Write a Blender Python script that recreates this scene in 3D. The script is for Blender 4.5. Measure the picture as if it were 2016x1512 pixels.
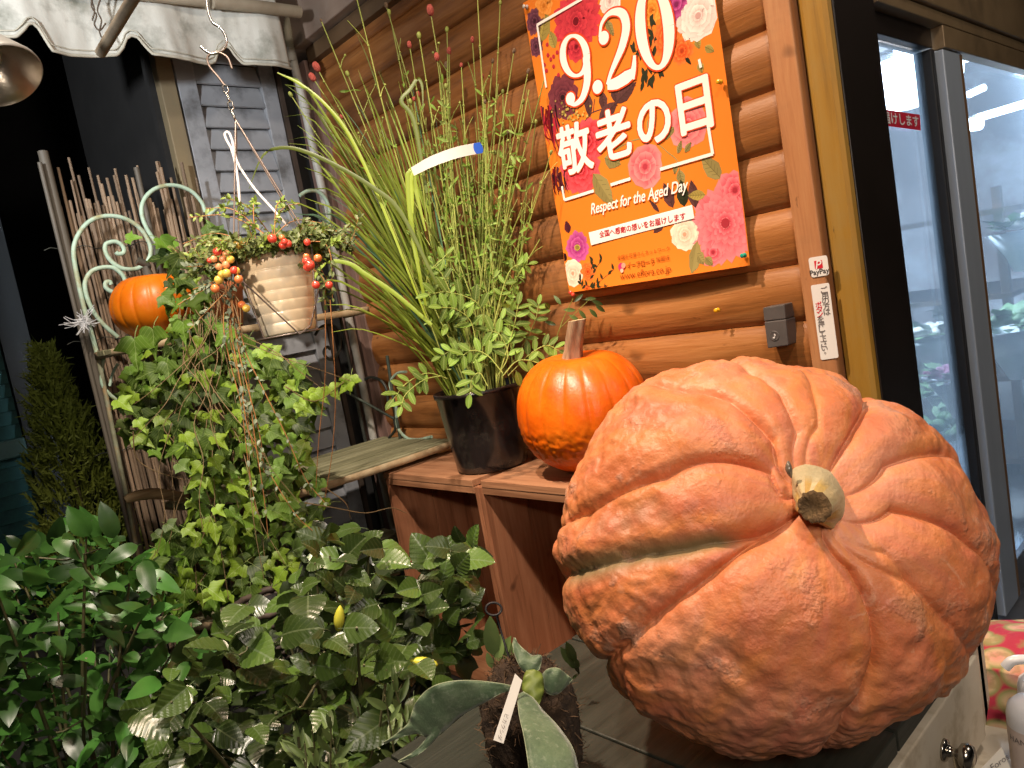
import bpy, math, random
import numpy as np
from mathutils import Vector, Matrix, noise

random.seed(7)
scene = bpy.context.scene
for _o in list(bpy.data.objects):
    bpy.data.objects.remove(_o)

# ---------------------------------------------------------------- camera
# world: X runs along the log wall, +Y goes into the wall, Z up; the eye is at z = 0 and the pavement at z = GROUND
GROUND = -1.03
CXP, CYP, FP, DW = 1008.0, 756.0, 1471.64, 1.44
AX = Vector((0.67218276, -0.03968792, -0.73932077))
AY = Vector((0.71892898, -0.20366644, 0.66457589))
AZ = Vector((-0.17695046, -0.97823558, -0.10836827))
EYE = Vector((0, -DW, 0))
cam_d = bpy.data.cameras.new('camera')
cam_d.sensor_fit = 'HORIZONTAL'
cam_d.sensor_width = 36.0
cam_d.lens = FP / 2016 * 36
cam_d.clip_start = 0.02
cam_d.clip_end = 200
cam = bpy.data.objects.new('camera', cam_d)
scene.collection.objects.link(cam)
_r = Vector((AX[0], AY[0], AZ[0])); _u = -Vector((AX[1], AY[1], AZ[1])); _b = -Vector((AX[2], AY[2], AZ[2]))
cam.matrix_world = Matrix(((_r[0], _u[0], _b[0], EYE[0]), (_r[1], _u[1], _b[1], EYE[1]), (_r[2], _u[2], _b[2], EYE[2]), (0, 0, 0, 1)))
scene.camera = cam

# ---------------------------------------------------------------- night sky, lamps, exposure
world = bpy.data.worlds.new('World'); scene.world = world; world.use_nodes = True
wn = world.node_tree.nodes; wl = world.node_tree.links
bg = wn['Background']
sky = wn.new('ShaderNodeTexSky'); sky.sky_type = 'NISHITA'; sky.sun_disc = False
sky.sun_elevation = math.radians(-4); sky.sun_rotation = math.radians(200)
wl.new(sky.outputs[0], bg.inputs[0]); bg.inputs[1].default_value = 0.10

def lamp(name, kind, loc, target, energy, color, **kw):
    d = bpy.data.lights.new(name, kind); d.energy = energy; d.color = color
    for k, v in kw.items(): setattr(d, k, v)
    o = bpy.data.objects.new(name, d); scene.collection.objects.link(o)
    o.location = loc
    o.rotation_euler = (Vector(target) - Vector(loc)).to_track_quat('-Z', 'Y').to_euler()
    return o
WARM = (1.0, 0.74, 0.53); COOL = (0.97, 0.98, 1.0); PALE = (1.0, 0.85, 0.71)
lamp('awning_spot', 'SPOT', (-1.25, -1.25, 2.05), (-0.50, -0.42, -0.2), 245, WARM, spot_size=math.radians(68), spot_blend=1.0, shadow_soft_size=0.05)
lamp('plant_fill_spot', 'SPOT', (-0.58, -1.42, 1.95), (-1.60, -0.60, -0.25), 250, PALE, spot_size=math.radians(58), spot_blend=0.85, shadow_soft_size=0.045)  # unseen spot added to light the ivy, plants and crates
lamp('pot_fill_spot', 'SPOT', (-0.50, -2.05, 0.55), (-1.36, -0.80, 0.08), 58, PALE, spot_size=math.radians(34), spot_blend=1.0, shadow_soft_size=0.04)  # unseen narrow spot added to brighten the hanging pot
lamp('front_right_fill', 'POINT', (0.30, -1.25, 1.55), (-0.4, -0.7, -0.3), 50, PALE, shadow_soft_size=0.12)  # unseen fill added from the front right, softens the contrast
lamp('low_front_fill', 'POINT', (0.34, -1.46, 0.26), (-0.4, -0.7, -0.3), 16, PALE, shadow_soft_size=0.14)  # added low fill for the giant pumpkin and drawer front
lamp('door_fill', 'POINT', (0.75, 0.30, 1.05), (-0.4, 0.3, 0), 15, (1.0, 0.90, 0.78), shadow_soft_size=0.10)  # added fill to brighten the door header, stile and post
lamp('shutter_fill_spot', 'SPOT', (-1.15, -2.0, 0.70), (-2.4, -0.66, 0.84), 100, COOL, spot_size=math.radians(54), spot_blend=0.9, shadow_soft_size=0.06)  # unseen spot added for shutter and awning, cone kept off the lower reeds
lamp('shop_ceiling_lamp', 'POINT', (-1.35, 1.9, 0.66), (0, 0, 0), 250, (0.78, 0.89, 1.0), shadow_soft_size=0.12)

scene.view_settings.view_transform = 'Standard'
scene.view_settings.look = 'None'
scene.view_settings.exposure = 0.45
scene.view_settings.gamma = 1.0
scene.view_settings.use_curve_mapping = False

# ---------------------------------------------------------------- helpers: placing
def ray(px, py):
    v = Vector((px - CXP, py - CYP, FP)) / FP
    return Vector((AX.dot(v), AY.dot(v), AZ.dot(v)))
def at(px, py, d): return EYE + ray(px, py) * d
def onx(px, py, x):
    r = ray(px, py); return EYE + r * (x / r[0])
def ony(px, py, y):
    r = ray(px, py); return EYE + r * ((y + DW) / r[1])
def onz(px, py, z):
    r = ray(px, py); return EYE + r * (z / r[2])
def lerp(a, b, t): return a + (b - a) * t
def smooth_path(pts, n=6):
    """Catmull-Rom through the points."""
    P = [Vector(p) for p in pts]
    if len(P) < 3: return P
    P = [P[0] * 2 - P[1]] + P + [P[-1] * 2 - P[-2]]
    out = []
    for i in range(1, len(P) - 2):
        a, b, c, d = P[i - 1], P[i], P[i + 1], P[i + 2]
        for k in range(n):
            t = k / n
            out.append(0.5 * ((2 * b) + (c - a) * t + (2 * a - 5 * b + 4 * c - d) * t * t + (3 * b - a - 3 * c + d) * t ** 3))
    out.append(P[-2].copy())
    return out
def resample_widths(w, n):
    return [float(x) for x in np.interp(np.linspace(0, 1, n), np.linspace(0, 1, len(w)), w)]

# ---------------------------------------------------------------- helpers: meshes
class MB:
    def __init__(s): s.v = []; s.f = []; s.sm = []; s.mi = []; s.col = []
    def add(s, verts, faces, smooth=False, mi=0, col=None):
        k = len(s.v); s.v += [tuple(p) for p in verts]
        for f in faces:
            s.f.append(tuple(i + k for i in f)); s.sm.append(smooth); s.mi.append(mi); s.col.append(col)
        return k
    def box(s, lo, hi, M=None, mi=0):
        x0, y0, z0 = lo; x1, y1, z1 = hi
        v = [(x0, y0, z0), (x1, y0, z0), (x1, y1, z0), (x0, y1, z0), (x0, y0, z1), (x1, y0, z1), (x1, y1, z1), (x0, y1, z1)]
        if M is not None: v = [M @ Vector(p) for p in v]
        s.add(v, [(0, 3, 2, 1), (4, 5, 6, 7), (0, 1, 5, 4), (1, 2, 6, 5), (2, 3, 7, 6), (3, 0, 4, 7)], mi=mi)
    def tube(s, pts, r, seg=8, cap=True, mi=0, closed=False):
        P = [Vector(p) for p in pts]; n = len(P)
        R = resample_widths(r, n) if isinstance(r, (list, tuple)) else [r] * n
        t0 = (P[1] - P[0]).normalized()
        up = Vector((0, 0, 1)) if abs(t0.z) < 0.9 else Vector((1, 0, 0))
        a = t0.cross(up).normalized(); V = []
        for i in range(n):
            if closed: t = (P[(i + 1) % n] - P[i - 1])
            else: t = P[min(i + 1, n - 1)] - P[max(i - 1, 0)]
            if t.length < 1e-9: t = t0
            t = t.normalized(); a = (a - t * a.dot(t))
            a = a.normalized() if a.length > 1e-6 else t.orthogonal().normalized()
            b = t.cross(a)
            for k in range(seg):
                q = 2 * math.pi * k / seg
                V.append(P[i] + (a * math.cos(q) + b * math.sin(q)) * R[i])
        F = []
        for i in range(n if closed else n - 1):
            j = (i + 1) % n
            for k in range(seg):
                k2 = (k + 1) % seg
                F.append((i * seg + k, i * seg + k2, j * seg + k2, j * seg + k))
        s.add(V, F, True, mi)
        if cap and not closed:
            s.add(V[:seg], [tuple(range(seg))[::-1]], False, mi); s.add(V[-seg:], [tuple(range(seg))], False, mi)
    def lathe(s, prof, seg=32, M=None, mi=0, smooth=True):
        V = []; n = len(prof)
        for r, z in prof:
            for k in range(seg):
                q = 2 * math.pi * k / seg
                p = Vector((r * math.cos(q), r * math.sin(q), z)); V.append(M @ p if M is not None else p)
        F = []
        for i in range(n - 1):
            for k in range(seg):
                k2 = (k + 1) % seg
                F.append((i * seg + k, i * seg + k2, (i + 1) * seg + k2, (i + 1) * seg + k))
        s.add(V, F, smooth, mi)
    def sphere(s, c, r, seg=12, rings=8, mi=0, sc=(1, 1, 1)):
        V = []; F = []
        for i in range(rings + 1):
            th = math.pi * i / rings
            for k in range(seg):
                q = 2 * math.pi * k / seg
                V.append((c[0] + r * sc[0] * math.sin(th) * math.cos(q), c[1] + r * sc[1] * math.sin(th) * math.sin(q), c[2] + r * sc[2] * math.cos(th)))
        for i in range(rings):
            for k in range(seg):
                k2 = (k + 1) % seg
                F.append((i * seg + k, (i + 1) * seg + k, (i + 1) * seg + k2, i * seg + k2))
        s.add(V, F, True, mi)
    def ribbon(s, pts, w, side, mi=0, col=None, smooth=True, crease=0.0):
        """flat strip through pts, widths w, side = a vector or a list of vectors across it; crease lifts the middle"""
        P = [Vector(p) for p in pts]; n = len(P)
        W = resample_widths(w, n) if isinstance(w, (list, tuple)) else [w] * n
        V = []
        for i in range(n):
            t = (P[min(i + 1, n - 1)] - P[max(i - 1, 0)]).normalized()
            sd = Vector(side[i] if isinstance(side, list) else side); sd = (sd - t * sd.dot(t)).normalized(); nr = t.cross(sd)
            V += [P[i] - sd * W[i], P[i] - nr * crease * W[i], P[i] + sd * W[i]]
        F = []
        for i in range(n - 1):
            F += [(3 * i, 3 * i + 1, 3 * i + 4, 3 * i + 3), (3 * i + 1, 3 * i + 2, 3 * i + 5, 3 * i + 4)]
        s.add(V, F, smooth, mi, col)
    def mesh(s, name, mats):
        m = bpy.data.meshes.new(name); m.from_pydata(s.v, [], s.f)
        for x in (mats if isinstance(mats, (list, tuple)) else [mats]): m.materials.append(x)
        m.polygons.foreach_set('use_smooth', s.sm); m.polygons.foreach_set('material_index', s.mi)
        if any(c is not None for c in s.col):
            at_ = m.color_attributes.new('Col', 'FLOAT_COLOR', 'CORNER'); buf = []
            for f, c in zip(s.f, s.col):
                c = c or (1, 1, 1)
                if isinstance(c[0], (tuple, list)):
                    for q in c: buf += [q[0], q[1], q[2], 1]
                else: buf += [c[0], c[1], c[2], 1] * len(f)
            at_.data.foreach_set('color', buf)
        m.update(); return m
    def build(s, name, mats, parent=None, loc=None, bevel=0, solid=0):
        """links the shape (given in world space) as one object; loc = its own origin"""
        return link(name, s.mesh(name, mats), parent, loc, bevel, solid)

def link(name, me, parent=None, loc=None, bevel=0, solid=0):
    o = bpy.data.objects.new(name, me); scene.collection.objects.link(o)
    if loc is not None:
        L = Vector(loc); me.transform(Matrix.Translation(-L)); o.location = L
    if parent is not None:
        o.parent = parent
        if loc is None: me.transform(Matrix.Translation(-world_loc(parent))) if not me.get('done') else None
        else: o.location = Vector(loc) - world_loc(parent)
        me['done'] = 1
    if bevel:
        b = o.modifiers.new('bevel', 'BEVEL'); b.width = bevel; b.segments = 2; b.limit_method = 'ANGLE'
    if solid:
        b = o.modifiers.new('solid', 'SOLIDIFY'); b.thickness = solid; b.offset = 0
    return o
def world_loc(o):
    v = Vector((0, 0, 0))
    while o is not None: v = v + o.location; o = o.parent
    return v
def thing(name, label, cat, loc, group=None):
    o = bpy.data.objects.new(name, None); scene.collection.objects.link(o); o.location = loc
    o.empty_display_size = 0.05
    return tag(o, label, cat, group)
def tag(o, label, cat, group=None, kind=None):
    o['label'] = label; o['category'] = cat
    if group: o['group'] = group
    if kind: o['kind'] = kind
    return o
def inst(name, me, parent, M):
    """a copy of a shared mesh as a child part, M = world matrix; parents are never rotated"""
    o = bpy.data.objects.new(name, me); scene.collection.objects.link(o); o.parent = parent
    o.matrix_basis = Matrix.Translation(-world_loc(parent)) @ M
    return o
def frame(origin, y_dir, normal, scale=1.0, sx=1.0):
    """matrix: local y along y_dir, local z along normal"""
    y = Vector(y_dir).normalized(); z = Vector(normal); z = (z - y * z.dot(y))
    z = z.normalized() if z.length > 1e-5 else y.orthogonal().normalized()
    x = y.cross(z)
    return Matrix(((x[0] * scale * sx, y[0] * scale, z[0] * scale, origin[0]), (x[1] * scale * sx, y[1] * scale, z[1] * scale, origin[1]),
                   (x[2] * scale * sx, y[2] * scale, z[2] * scale, origin[2]), (0, 0, 0, 1)))

# ---------------------------------------------------------------- helpers: materials
def new_mat(name):
    m = bpy.data.materials.new(name); m.use_nodes = True
    nt = m.node_tree; return m, nt, nt.nodes['Principled BSDF']
def nd(nt, t, **kw):
    n = nt.nodes.new(t)
    for k, v in kw.items(): setattr(n, k, v)
    return n
def ramp(nt, fac, stops):
    r = nd(nt, 'ShaderNodeValToRGB'); el = r.color_ramp.elements
    while len(el) < len(stops): el.new(0.5)
    for e, (p, c) in zip(el, stops): e.position = p; e.color = (*c, 1)
    nt.links.new(fac, r.inputs[0]); return r.outputs[0]
def noise_tex(nt, scale, detail=4, rough=0.55, stretch=(1, 1, 1), coord='Object', dist=0.0):
    tc = nd(nt, 'ShaderNodeTexCoord'); mp = nd(nt, 'ShaderNodeMapping'); mp.inputs['Scale'].default_value = stretch
    nt.links.new(tc.outputs[coord], mp.inputs[0])
    n = nd(nt, 'ShaderNodeTexNoise'); n.inputs['Scale'].default_value = scale; n.inputs['Detail'].default_value = detail
    n.inputs['Roughness'].default_value = rough; n.inputs['Distortion'].default_value = dist
    nt.links.new(mp.outputs[0], n.inputs['Vector']); return n.outputs['Fac']
def mix(nt, fac, a, b, mode='MIX'):
    m = nd(nt, 'ShaderNodeMix', data_type='RGBA', blend_type=mode)
    for v, i in ((fac, 0), (a, 6), (b, 7)):
        if isinstance(v, (int, float)): m.inputs[i].default_value = v
        elif isinstance(v, (tuple, list)): m.inputs[i].default_value = (*v, 1)
        else: nt.links.new(v, m.inputs[i])
    return m.outputs[2]
def mth(nt, op, a, b=0.0):
    m = nd(nt, 'ShaderNodeMath', operation=op)
    for v, i in ((a, 0), (b, 1)):
        if isinstance(v, (int, float)): m.inputs[i].default_value = v
        else: nt.links.new(v, m.inputs[i])
    return m.outputs[0]
def bump(nt, bs, h, dist=0.002, strength=1.0):
    b = nd(nt, 'ShaderNodeBump'); b.inputs['Distance'].default_value = dist; b.inputs['Strength'].default_value = strength
    nt.links.new(h, b.inputs['Height']); nt.links.new(b.outputs[0], bs.inputs['Normal']); return b
def surf(name, stops, scale=20, rough=0.6, metal=0, bmp=0.0, stretch=(1, 1, 1), detail=5, spec=0.5, fine=None, coat=0, dirt=None, dirt_scale=3, rnd=0.0, bscale=None):
    """general material: noise driven colour ramp, optional larger stains, fine bump"""
    m, nt, bs = new_mat(name)
    n = noise_tex(nt, scale, detail, 0.6, stretch)
    if len(stops) == 1: stops = [(0, stops[0]), (1, tuple(c * 1.12 for c in stops[0]))]
    elif not isinstance(stops[0][1], (tuple, list)): stops = [(0.3, stops[0]), (0.7, stops[1])]
    c = ramp(nt, n, stops)
    if dirt:
        d = noise_tex(nt, dirt_scale, 6, 0.65); dm = ramp(nt, d, [(0.48, (0, 0, 0)), (0.68, (1, 1, 1))])
        c = mix(nt, dm, c, dirt)
    if rnd:
        oi = nd(nt, 'ShaderNodeObjectInfo'); hs = nd(nt, 'ShaderNodeHueSaturation')
        v = mth(nt, 'ADD', mth(nt, 'MULTIPLY', oi.outputs['Random'], rnd * 2), 1 - rnd)
        nt.links.new(v, hs.inputs['Value']); nt.links.new(c, hs.inputs['Color']); c = hs.outputs[0]
    nt.links.new(c, bs.inputs['Base Color'])
    bs.inputs['Roughness'].default_value = rough; bs.inputs['Metallic'].default_value = metal
    bs.inputs['Specular IOR Level'].default_value = spec
    if coat: bs.inputs['Coat Weight'].default_value = coat; bs.inputs['Coat Roughness'].default_value = 0.12
    if bmp: bump(nt, bs, noise_tex(nt, bscale or scale * 1.5, 6, 0.65, stretch), bmp)
    return m
def leaf_mat(name, dark, light, rough=0.35, veins=0, vein_col=None, hue=0.03, val=0.35, transl=0.18, spec=0.5, mid=0.03, vslope=0.9):
    m, nt, bs = new_mat(name)
    oi = nd(nt, 'ShaderNodeObjectInfo')
    n = noise_tex(nt, 1.6, 3, 0.6)
    f = mth(nt, 'ADD', mth(nt, 'MULTIPLY', n, 0.6), mth(nt, 'MULTIPLY', oi.outputs['Random'], 0.5))
    c = ramp(nt, f, [(0.25, dark), (0.8, light)])
    if veins:
        tc = nd(nt, 'ShaderNodeTexCoord'); sp = nd(nt, 'ShaderNodeSeparateXYZ'); nt.links.new(tc.outputs['Object'], sp.inputs[0])
        ax = mth(nt, 'ABSOLUTE', sp.outputs[0])
        q = mth(nt, 'FRACT', mth(nt, 'MULTIPLY', mth(nt, 'SUBTRACT', sp.outputs[1], mth(nt, 'MULTIPLY', ax, vslope)), veins))
        v1 = mth(nt, 'LESS_THAN', q, 0.10); v2 = mth(nt, 'LESS_THAN', ax, mid)
        vm = mth(nt, 'MAXIMUM', mth(nt, 'MULTIPLY', v1, 0.7), v2)
        c = mix(nt, vm, c, vein_col or tuple(x * 1.8 for x in light))
    hs = nd(nt, 'ShaderNodeHueSaturation')
    nt.links.new(mth(nt, 'ADD', mth(nt, 'MULTIPLY', oi.outputs['Random'], val * 2), 1 - val), hs.inputs['Value'])
    nt.links.new(mth(nt, 'ADD', mth(nt, 'MULTIPLY', oi.outputs['Random'], hue), 0.5 - hue / 2), hs.inputs['Hue'])
    nt.links.new(c, hs.inputs['Color']); c = hs.outputs[0]
    nt.links.new(c, bs.inputs['Base Color']); bs.inputs['Roughness'].default_value = rough; bs.inputs['Specular IOR Level'].default_value = spec
    tr = nd(nt, 'ShaderNodeBsdfTranslucent'); nt.links.new(c, tr.inputs[0])
    ms = nd(nt, 'ShaderNodeMixShader'); ms.inputs[0].default_value = transl
    nt.links.new(bs.outputs[0], ms.inputs[1]); nt.links.new(tr.outputs[0], ms.inputs[2])
    nt.links.new(ms.outputs[0], nt.nodes['Material Output'].inputs[0])
    return m
def emit(name, col, s):
    m, nt, bs = new_mat(name)
    bs.inputs['Base Color'].default_value = (*col, 1); bs.inputs['Emission Color'].default_value = (*col, 1); bs.inputs['Emission Strength'].default_value = s
    return m
def wood(name, dark, mid, light, along='x', scale=9, rough=0.45, rnd=0.15, bmp=0.0006, spec=0.4, knots=True, specks=None):
    st = {'x': (0.35, 5, 5), 'y': (5, 0.35, 5), 'z': (5, 5, 0.35)}[along]
    m, nt, bs = new_mat(name)
    n = noise_tex(nt, scale, 6, 0.6, st, dist=0.6)
    n2 = noise_tex(nt, scale * 5, 4, 0.7, st)
    f = mth(nt, 'ADD', mth(nt, 'MULTIPLY', n, 0.75), mth(nt, 'MULTIPLY', n2, 0.25))
    c = ramp(nt, f, [(0.30, dark), (0.5, mid), (0.72, light)])
    if knots:
        k = noise_tex(nt, 14, 1, 0.4, (1, 1, 1) if along != 'x' else (0.6, 1.2, 1.2))
        c = mix(nt, ramp(nt, k, [(0.72, (0, 0, 0)), (0.80, (0.85, 0.85, 0.85))]), c, tuple(x * 0.5 for x in dark))
    if specks:
        s1 = noise_tex(nt, 55, 3, 0.6, (0.35, 1, 1) if along == 'x' else (1, 1, 0.35)); s2 = noise_tex(nt, 26, 6, 0.75, (0.10, 1.4, 1.4) if along == 'x' else (1.4, 1.4, 0.1), dist=1.0)
        c = mix(nt, ramp(nt, s1, [(0.70, (0, 0, 0)), (0.76, (0.7, 0.7, 0.7))]), c, tuple(x * 0.35 for x in dark))
        c = mix(nt, ramp(nt, s2, [(0.66, (0, 0, 0)), (0.72, (0.6, 0.6, 0.6))]), c, tuple(x * 0.5 for x in dark))
        s3 = noise_tex(nt, 3.5, 5, 0.7, (0.5, 1, 1)); c = mix(nt, ramp(nt, s3, [(0.52, (0, 0, 0)), (0.70, (0.55, 0.55, 0.55))]), c, specks)
        nt.links.new(ramp(nt, s3, [(0.4, (rough, rough, rough)), (0.7, (rough + 0.25,) * 3)]), bs.inputs['Roughness'])
    oi = nd(nt, 'ShaderNodeObjectInfo'); hs = nd(nt, 'ShaderNodeHueSaturation')
    nt.links.new(mth(nt, 'ADD', mth(nt, 'MULTIPLY', oi.outputs['Random'], rnd * 2), 1 - rnd), hs.inputs['Value'])
    nt.links.new(c, hs.inputs['Color']); nt.links.new(hs.outputs[0], bs.inputs['Base Color'])
    bs.inputs['Roughness'].default_value = rough; bs.inputs['Specular IOR Level'].default_value = spec
    if bmp: bump(nt, bs, f, bmp * 3)
    return m
def print_mat(name, rough=0.45):
    m, nt, bs = new_mat(name)
    a = nd(nt, 'ShaderNodeVertexColor'); a.layer_name = 'Col'
    nt.links.new(a.outputs[0], bs.inputs['Base Color']); bs.inputs['Roughness'].default_value = rough; bs.inputs['Specular IOR Level'].default_value = 0.3
    return m
def hexc(h):
    h = h.lstrip('#'); c = [int(h[i:i + 2], 16) / 255 for i in (0, 2, 4)]
    return tuple(x / 12.92 if x <= 0.04045 else ((x + 0.055) / 1.055) ** 2.4 for x in c)
def text_mesh(txt, size, shear=0.0, offset=0.0, res=4):
    """lettering as flat polygons: list of 2D points and faces, centred on x, baseline-centred on y"""
    cu = bpy.data.curves.new('lettering', 'FONT'); cu.body = txt; cu.size = size; cu.shear = shear; cu.offset = offset; cu.resolution_u = res
    o = bpy.data.objects.new('lettering', cu); scene.collection.objects.link(o)
    bpy.context.view_layer.update()
    dg = bpy.context.evaluated_depsgraph_get(); me = o.evaluated_get(dg).to_mesh()
    V = [(v.co.x, v.co.y) for v in me.vertices]; Fc = [tuple(p.vertices) for p in me.polygons]
    o.evaluated_get(dg).to_mesh_clear(); bpy.data.objects.remove(o); bpy.data.curves.remove(cu)
    if V:
        x0 = min(p[0] for p in V); x1 = max(p[0] for p in V); y0 = min(p[1] for p in V); y1 = max(p[1] for p in V)
        V = [(p[0] - (x0 + x1) / 2, p[1] - (y0 + y1) / 2) for p in V]
        return V, Fc, x1 - x0, y1 - y0
    return V, Fc, 0, 0
# ================================================================ materials
M_log = wood('varnished_log', (0.14, 0.048, 0.011), (0.33, 0.125, 0.032), (0.47, 0.21, 0.07), 'x', 7, 0.36, 0.16, 0.0009, 0.45, specks=(0.20, 0.085, 0.035))
M_trim = wood('orange_trim_board', (0.30, 0.12, 0.045), (0.46, 0.20, 0.08), (0.56, 0.28, 0.12), 'z', 8, 0.45, 0.05, 0.0004, specks=(0.28, 0.13, 0.06))
M_post = wood('mustard_post', (0.20, 0.10, 0.012), (0.34, 0.18, 0.022), (0.36, 0.22, 0.05), 'z', 5, 0.5, 0.05, 0.0004, knots=False, specks=(0.28, 0.19, 0.06))
M_beam = surf('weathered_brown_paint', [(0.24, 0.17, 0.13), (0.33, 0.25, 0.20)], 12, 0.7, bmp=0.002, stretch=(0.5, 1, 1), dirt=(0.30, 0.24, 0.20), dirt_scale=9)
M_mauve = surf('mauve_brown_paint', [(0.19, 0.115, 0.09), (0.27, 0.17, 0.14)], 9, 0.6, bmp=0.0015, stretch=(1, 1, 0.3))
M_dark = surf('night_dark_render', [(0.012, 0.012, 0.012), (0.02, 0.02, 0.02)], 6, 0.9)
M_shutter = surf('blue_grey_paint', [(0.31, 0.33, 0.36), (0.39, 0.41, 0.44)], 10, 0.5, bmp=0.0008, dirt=(0.14, 0.145, 0.15), dirt_scale=7)
M_fabric = surf('grey_awning_cloth', [(0.56, 0.57, 0.52), (0.70, 0.71, 0.66)], 8, 0.85, bmp=0.002, dirt=(0.22, 0.23, 0.19), dirt_scale=6)
M_seam = surf('awning_piping', [(0.45, 0.43, 0.35), (0.52, 0.50, 0.42)], 30, 0.8)
M_pvc = surf('grey_pvc', [(0.42, 0.42, 0.38), (0.52, 0.51, 0.47)], 7, 0.5, dirt=(0.25, 0.25, 0.22), dirt_scale=8)
M_rod = surf('rusty_brown_rod', [(0.11, 0.085, 0.06), (0.19, 0.15, 0.10)], 25, 0.7, bmp=0.001)
M_reed = surf('dry_reed', [(0.20, 0.135, 0.085), (0.34, 0.25, 0.17)], 14, 0.75, bmp=0.0015, stretch=(1, 1, 0.15), rnd=0.45)
M_bamboo = surf('old_bamboo', [(0.09, 0.08, 0.065), (0.15, 0.13, 0.10)], 10, 0.6, bmp=0.001, stretch=(1, 1, 0.2))
M_mint = surf('mint_patina_iron', [(0.36, 0.52, 0.40), (0.46, 0.62, 0.50)], 16, 0.55, bmp=0.002, dirt=(0.34, 0.33, 0.17), dirt_scale=22)
M_iron = surf('dark_iron', [(0.02, 0.025, 0.022), (0.05, 0.055, 0.045)], 20, 0.55, bmp=0.001)
M_shelf = wood('mossy_shelf_board', (0.10, 0.10, 0.055), (0.24, 0.23, 0.13), (0.42, 0.40, 0.26), 'y', 8, 0.7, 0.1, 0.0012, 0.3)
M_shelfrim = surf('rusted_shelf_rim', [(0.30, 0.18, 0.08), (0.52, 0.42, 0.26)], 18, 0.7, bmp=0.002)
M_bronze = surf('dark_bronze_aluminium', [(0.012, 0.009, 0.007), (0.018, 0.013, 0.011)], 5, 0.35, spec=0.5)
M_header = surf('brown_metal_header', [(0.20, 0.135, 0.07), (0.29, 0.20, 0.11)], 6, 0.42, metal=0.25, dirt=(0.13, 0.09, 0.05), dirt_scale=5, bmp=0.0006)
M_steel = surf('brushed_steel', [(0.28, 0.29, 0.31), (0.38, 0.39, 0.42)], 12, 0.32, metal=0.8, stretch=(1, 1, 0.1))
M_gasket = surf('black_gasket', [(0.008, 0.008, 0.01), (0.014, 0.014, 0.016)], 8, 0.6)
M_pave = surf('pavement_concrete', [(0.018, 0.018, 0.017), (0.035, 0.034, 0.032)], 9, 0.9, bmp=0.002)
M_teal = surf('teal_siding_paint', [(0.02, 0.085, 0.088), (0.033, 0.125, 0.12)], 6, 0.6, dirt=(0.008, 0.03, 0.03), dirt_scale=4)
M_tealwall = surf('dull_teal_render', [(0.045, 0.11, 0.095), (0.065, 0.15, 0.125)], 5, 0.8)

# ================================================================ ground
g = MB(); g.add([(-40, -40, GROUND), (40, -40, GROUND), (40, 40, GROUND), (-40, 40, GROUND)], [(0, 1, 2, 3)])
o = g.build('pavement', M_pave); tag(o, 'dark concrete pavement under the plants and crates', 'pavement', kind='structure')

# ================================================================ log wall
LOGP = 0.113; LX0, LX1 = -2.285, -0.690
wall = thing('log_wall', 'orange varnished log cabin wall behind the poster and pots', 'wall', (-1.49, 0.05, GROUND))
NS, NP = 36, 9
def log_mesh(seed):
    m = MB(); V = []; rnd = random.Random(seed)
    for i in range(NS + 1):
        x = LX0 + (LX1 - LX0) * i / NS
        for j in range(NP + 1):
            q = math.pi * (j / NP - 0.5)
            # log front: proud in the middle, a sharp joint above and below
            y = -0.0165 * (1 - abs(2 * j / NP - 1) ** 2.4) + 0.002
            z = LOGP * 0.5 * (j / NP - 0.5) * 1.98
            y += 0.0022 * noise.noise(Vector((x * 3.1, z * 22, seed * 7.7))) + 0.0012 * noise.noise(Vector((x * 11, z * 60, seed)))
            if rnd.random() < 0.004: y += 0.002
            V.append((x, y, z))
        V.append((x, 0.07, LOGP * 0.495)); V.append((x, 0.07, -LOGP * 0.495))
    R = NP + 3; F = []
    for i in range(NS):
        for j in range(R):
            k = (j + 1) % R
            F.append((i * R + j, (i + 1) * R + j, (i + 1) * R + k, i * R + k))
    m.add(V, F, True); m.add(V[:R], [tuple(range(R))]); m.add(V[-R:], [tuple(range(R))[::-1]])
    return m.mesh('log', M_log)
logm = [log_mesh(s) for s in range(5)]
z = -0.029 - 9 * LOGP + LOGP / 2; i = 0
while z < 1.02:
    inst('log', logm[(i * 3) % 5], wall, Matrix.Translation((0.0, 0.0, z))); z += LOGP; i += 1
b = MB(); b.box((-0.690, -0.030, GROUND), (-0.640, 0.07, 1.3)); b.build('corner_board', M_trim, wall, bevel=0.003)
b = MB(); b.box((LX0 - 0.13, -0.034, GROUND), (LX0 - 0.03, 0.06, 0.93)); b.box((LX0 - 0.028, -0.020, GROUND), (LX0 + 0.004, 0.06, 0.93)); b.build('end_board', M_mauve, wall, bevel=0.003)
b = MB(); b.box((-2.44, -0.075, 0.955), (-0.640, 0.07, 1.30)); b.build('eave_beam', M_beam, wall, bevel=0.004)
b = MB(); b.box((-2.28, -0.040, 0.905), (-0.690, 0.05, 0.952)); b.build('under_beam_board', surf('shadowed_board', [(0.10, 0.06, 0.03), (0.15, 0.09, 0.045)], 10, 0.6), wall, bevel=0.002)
# backing behind the logs so that no light leaks from the shop
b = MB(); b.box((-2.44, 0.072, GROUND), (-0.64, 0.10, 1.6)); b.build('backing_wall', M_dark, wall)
# eave soffit over the whole corner
b = MB(); b.box((-2.44, -0.16, 1.32), (0.8, 3.95, 1.36)); o = b.build('soffit', surf('soffit_board', [(0.12, 0.08, 0.05), (0.18, 0.12, 0.08)], 8, 0.7)); tag(o, 'brown eave soffit over the log wall and door', 'soffit', kind='structure')

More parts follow.
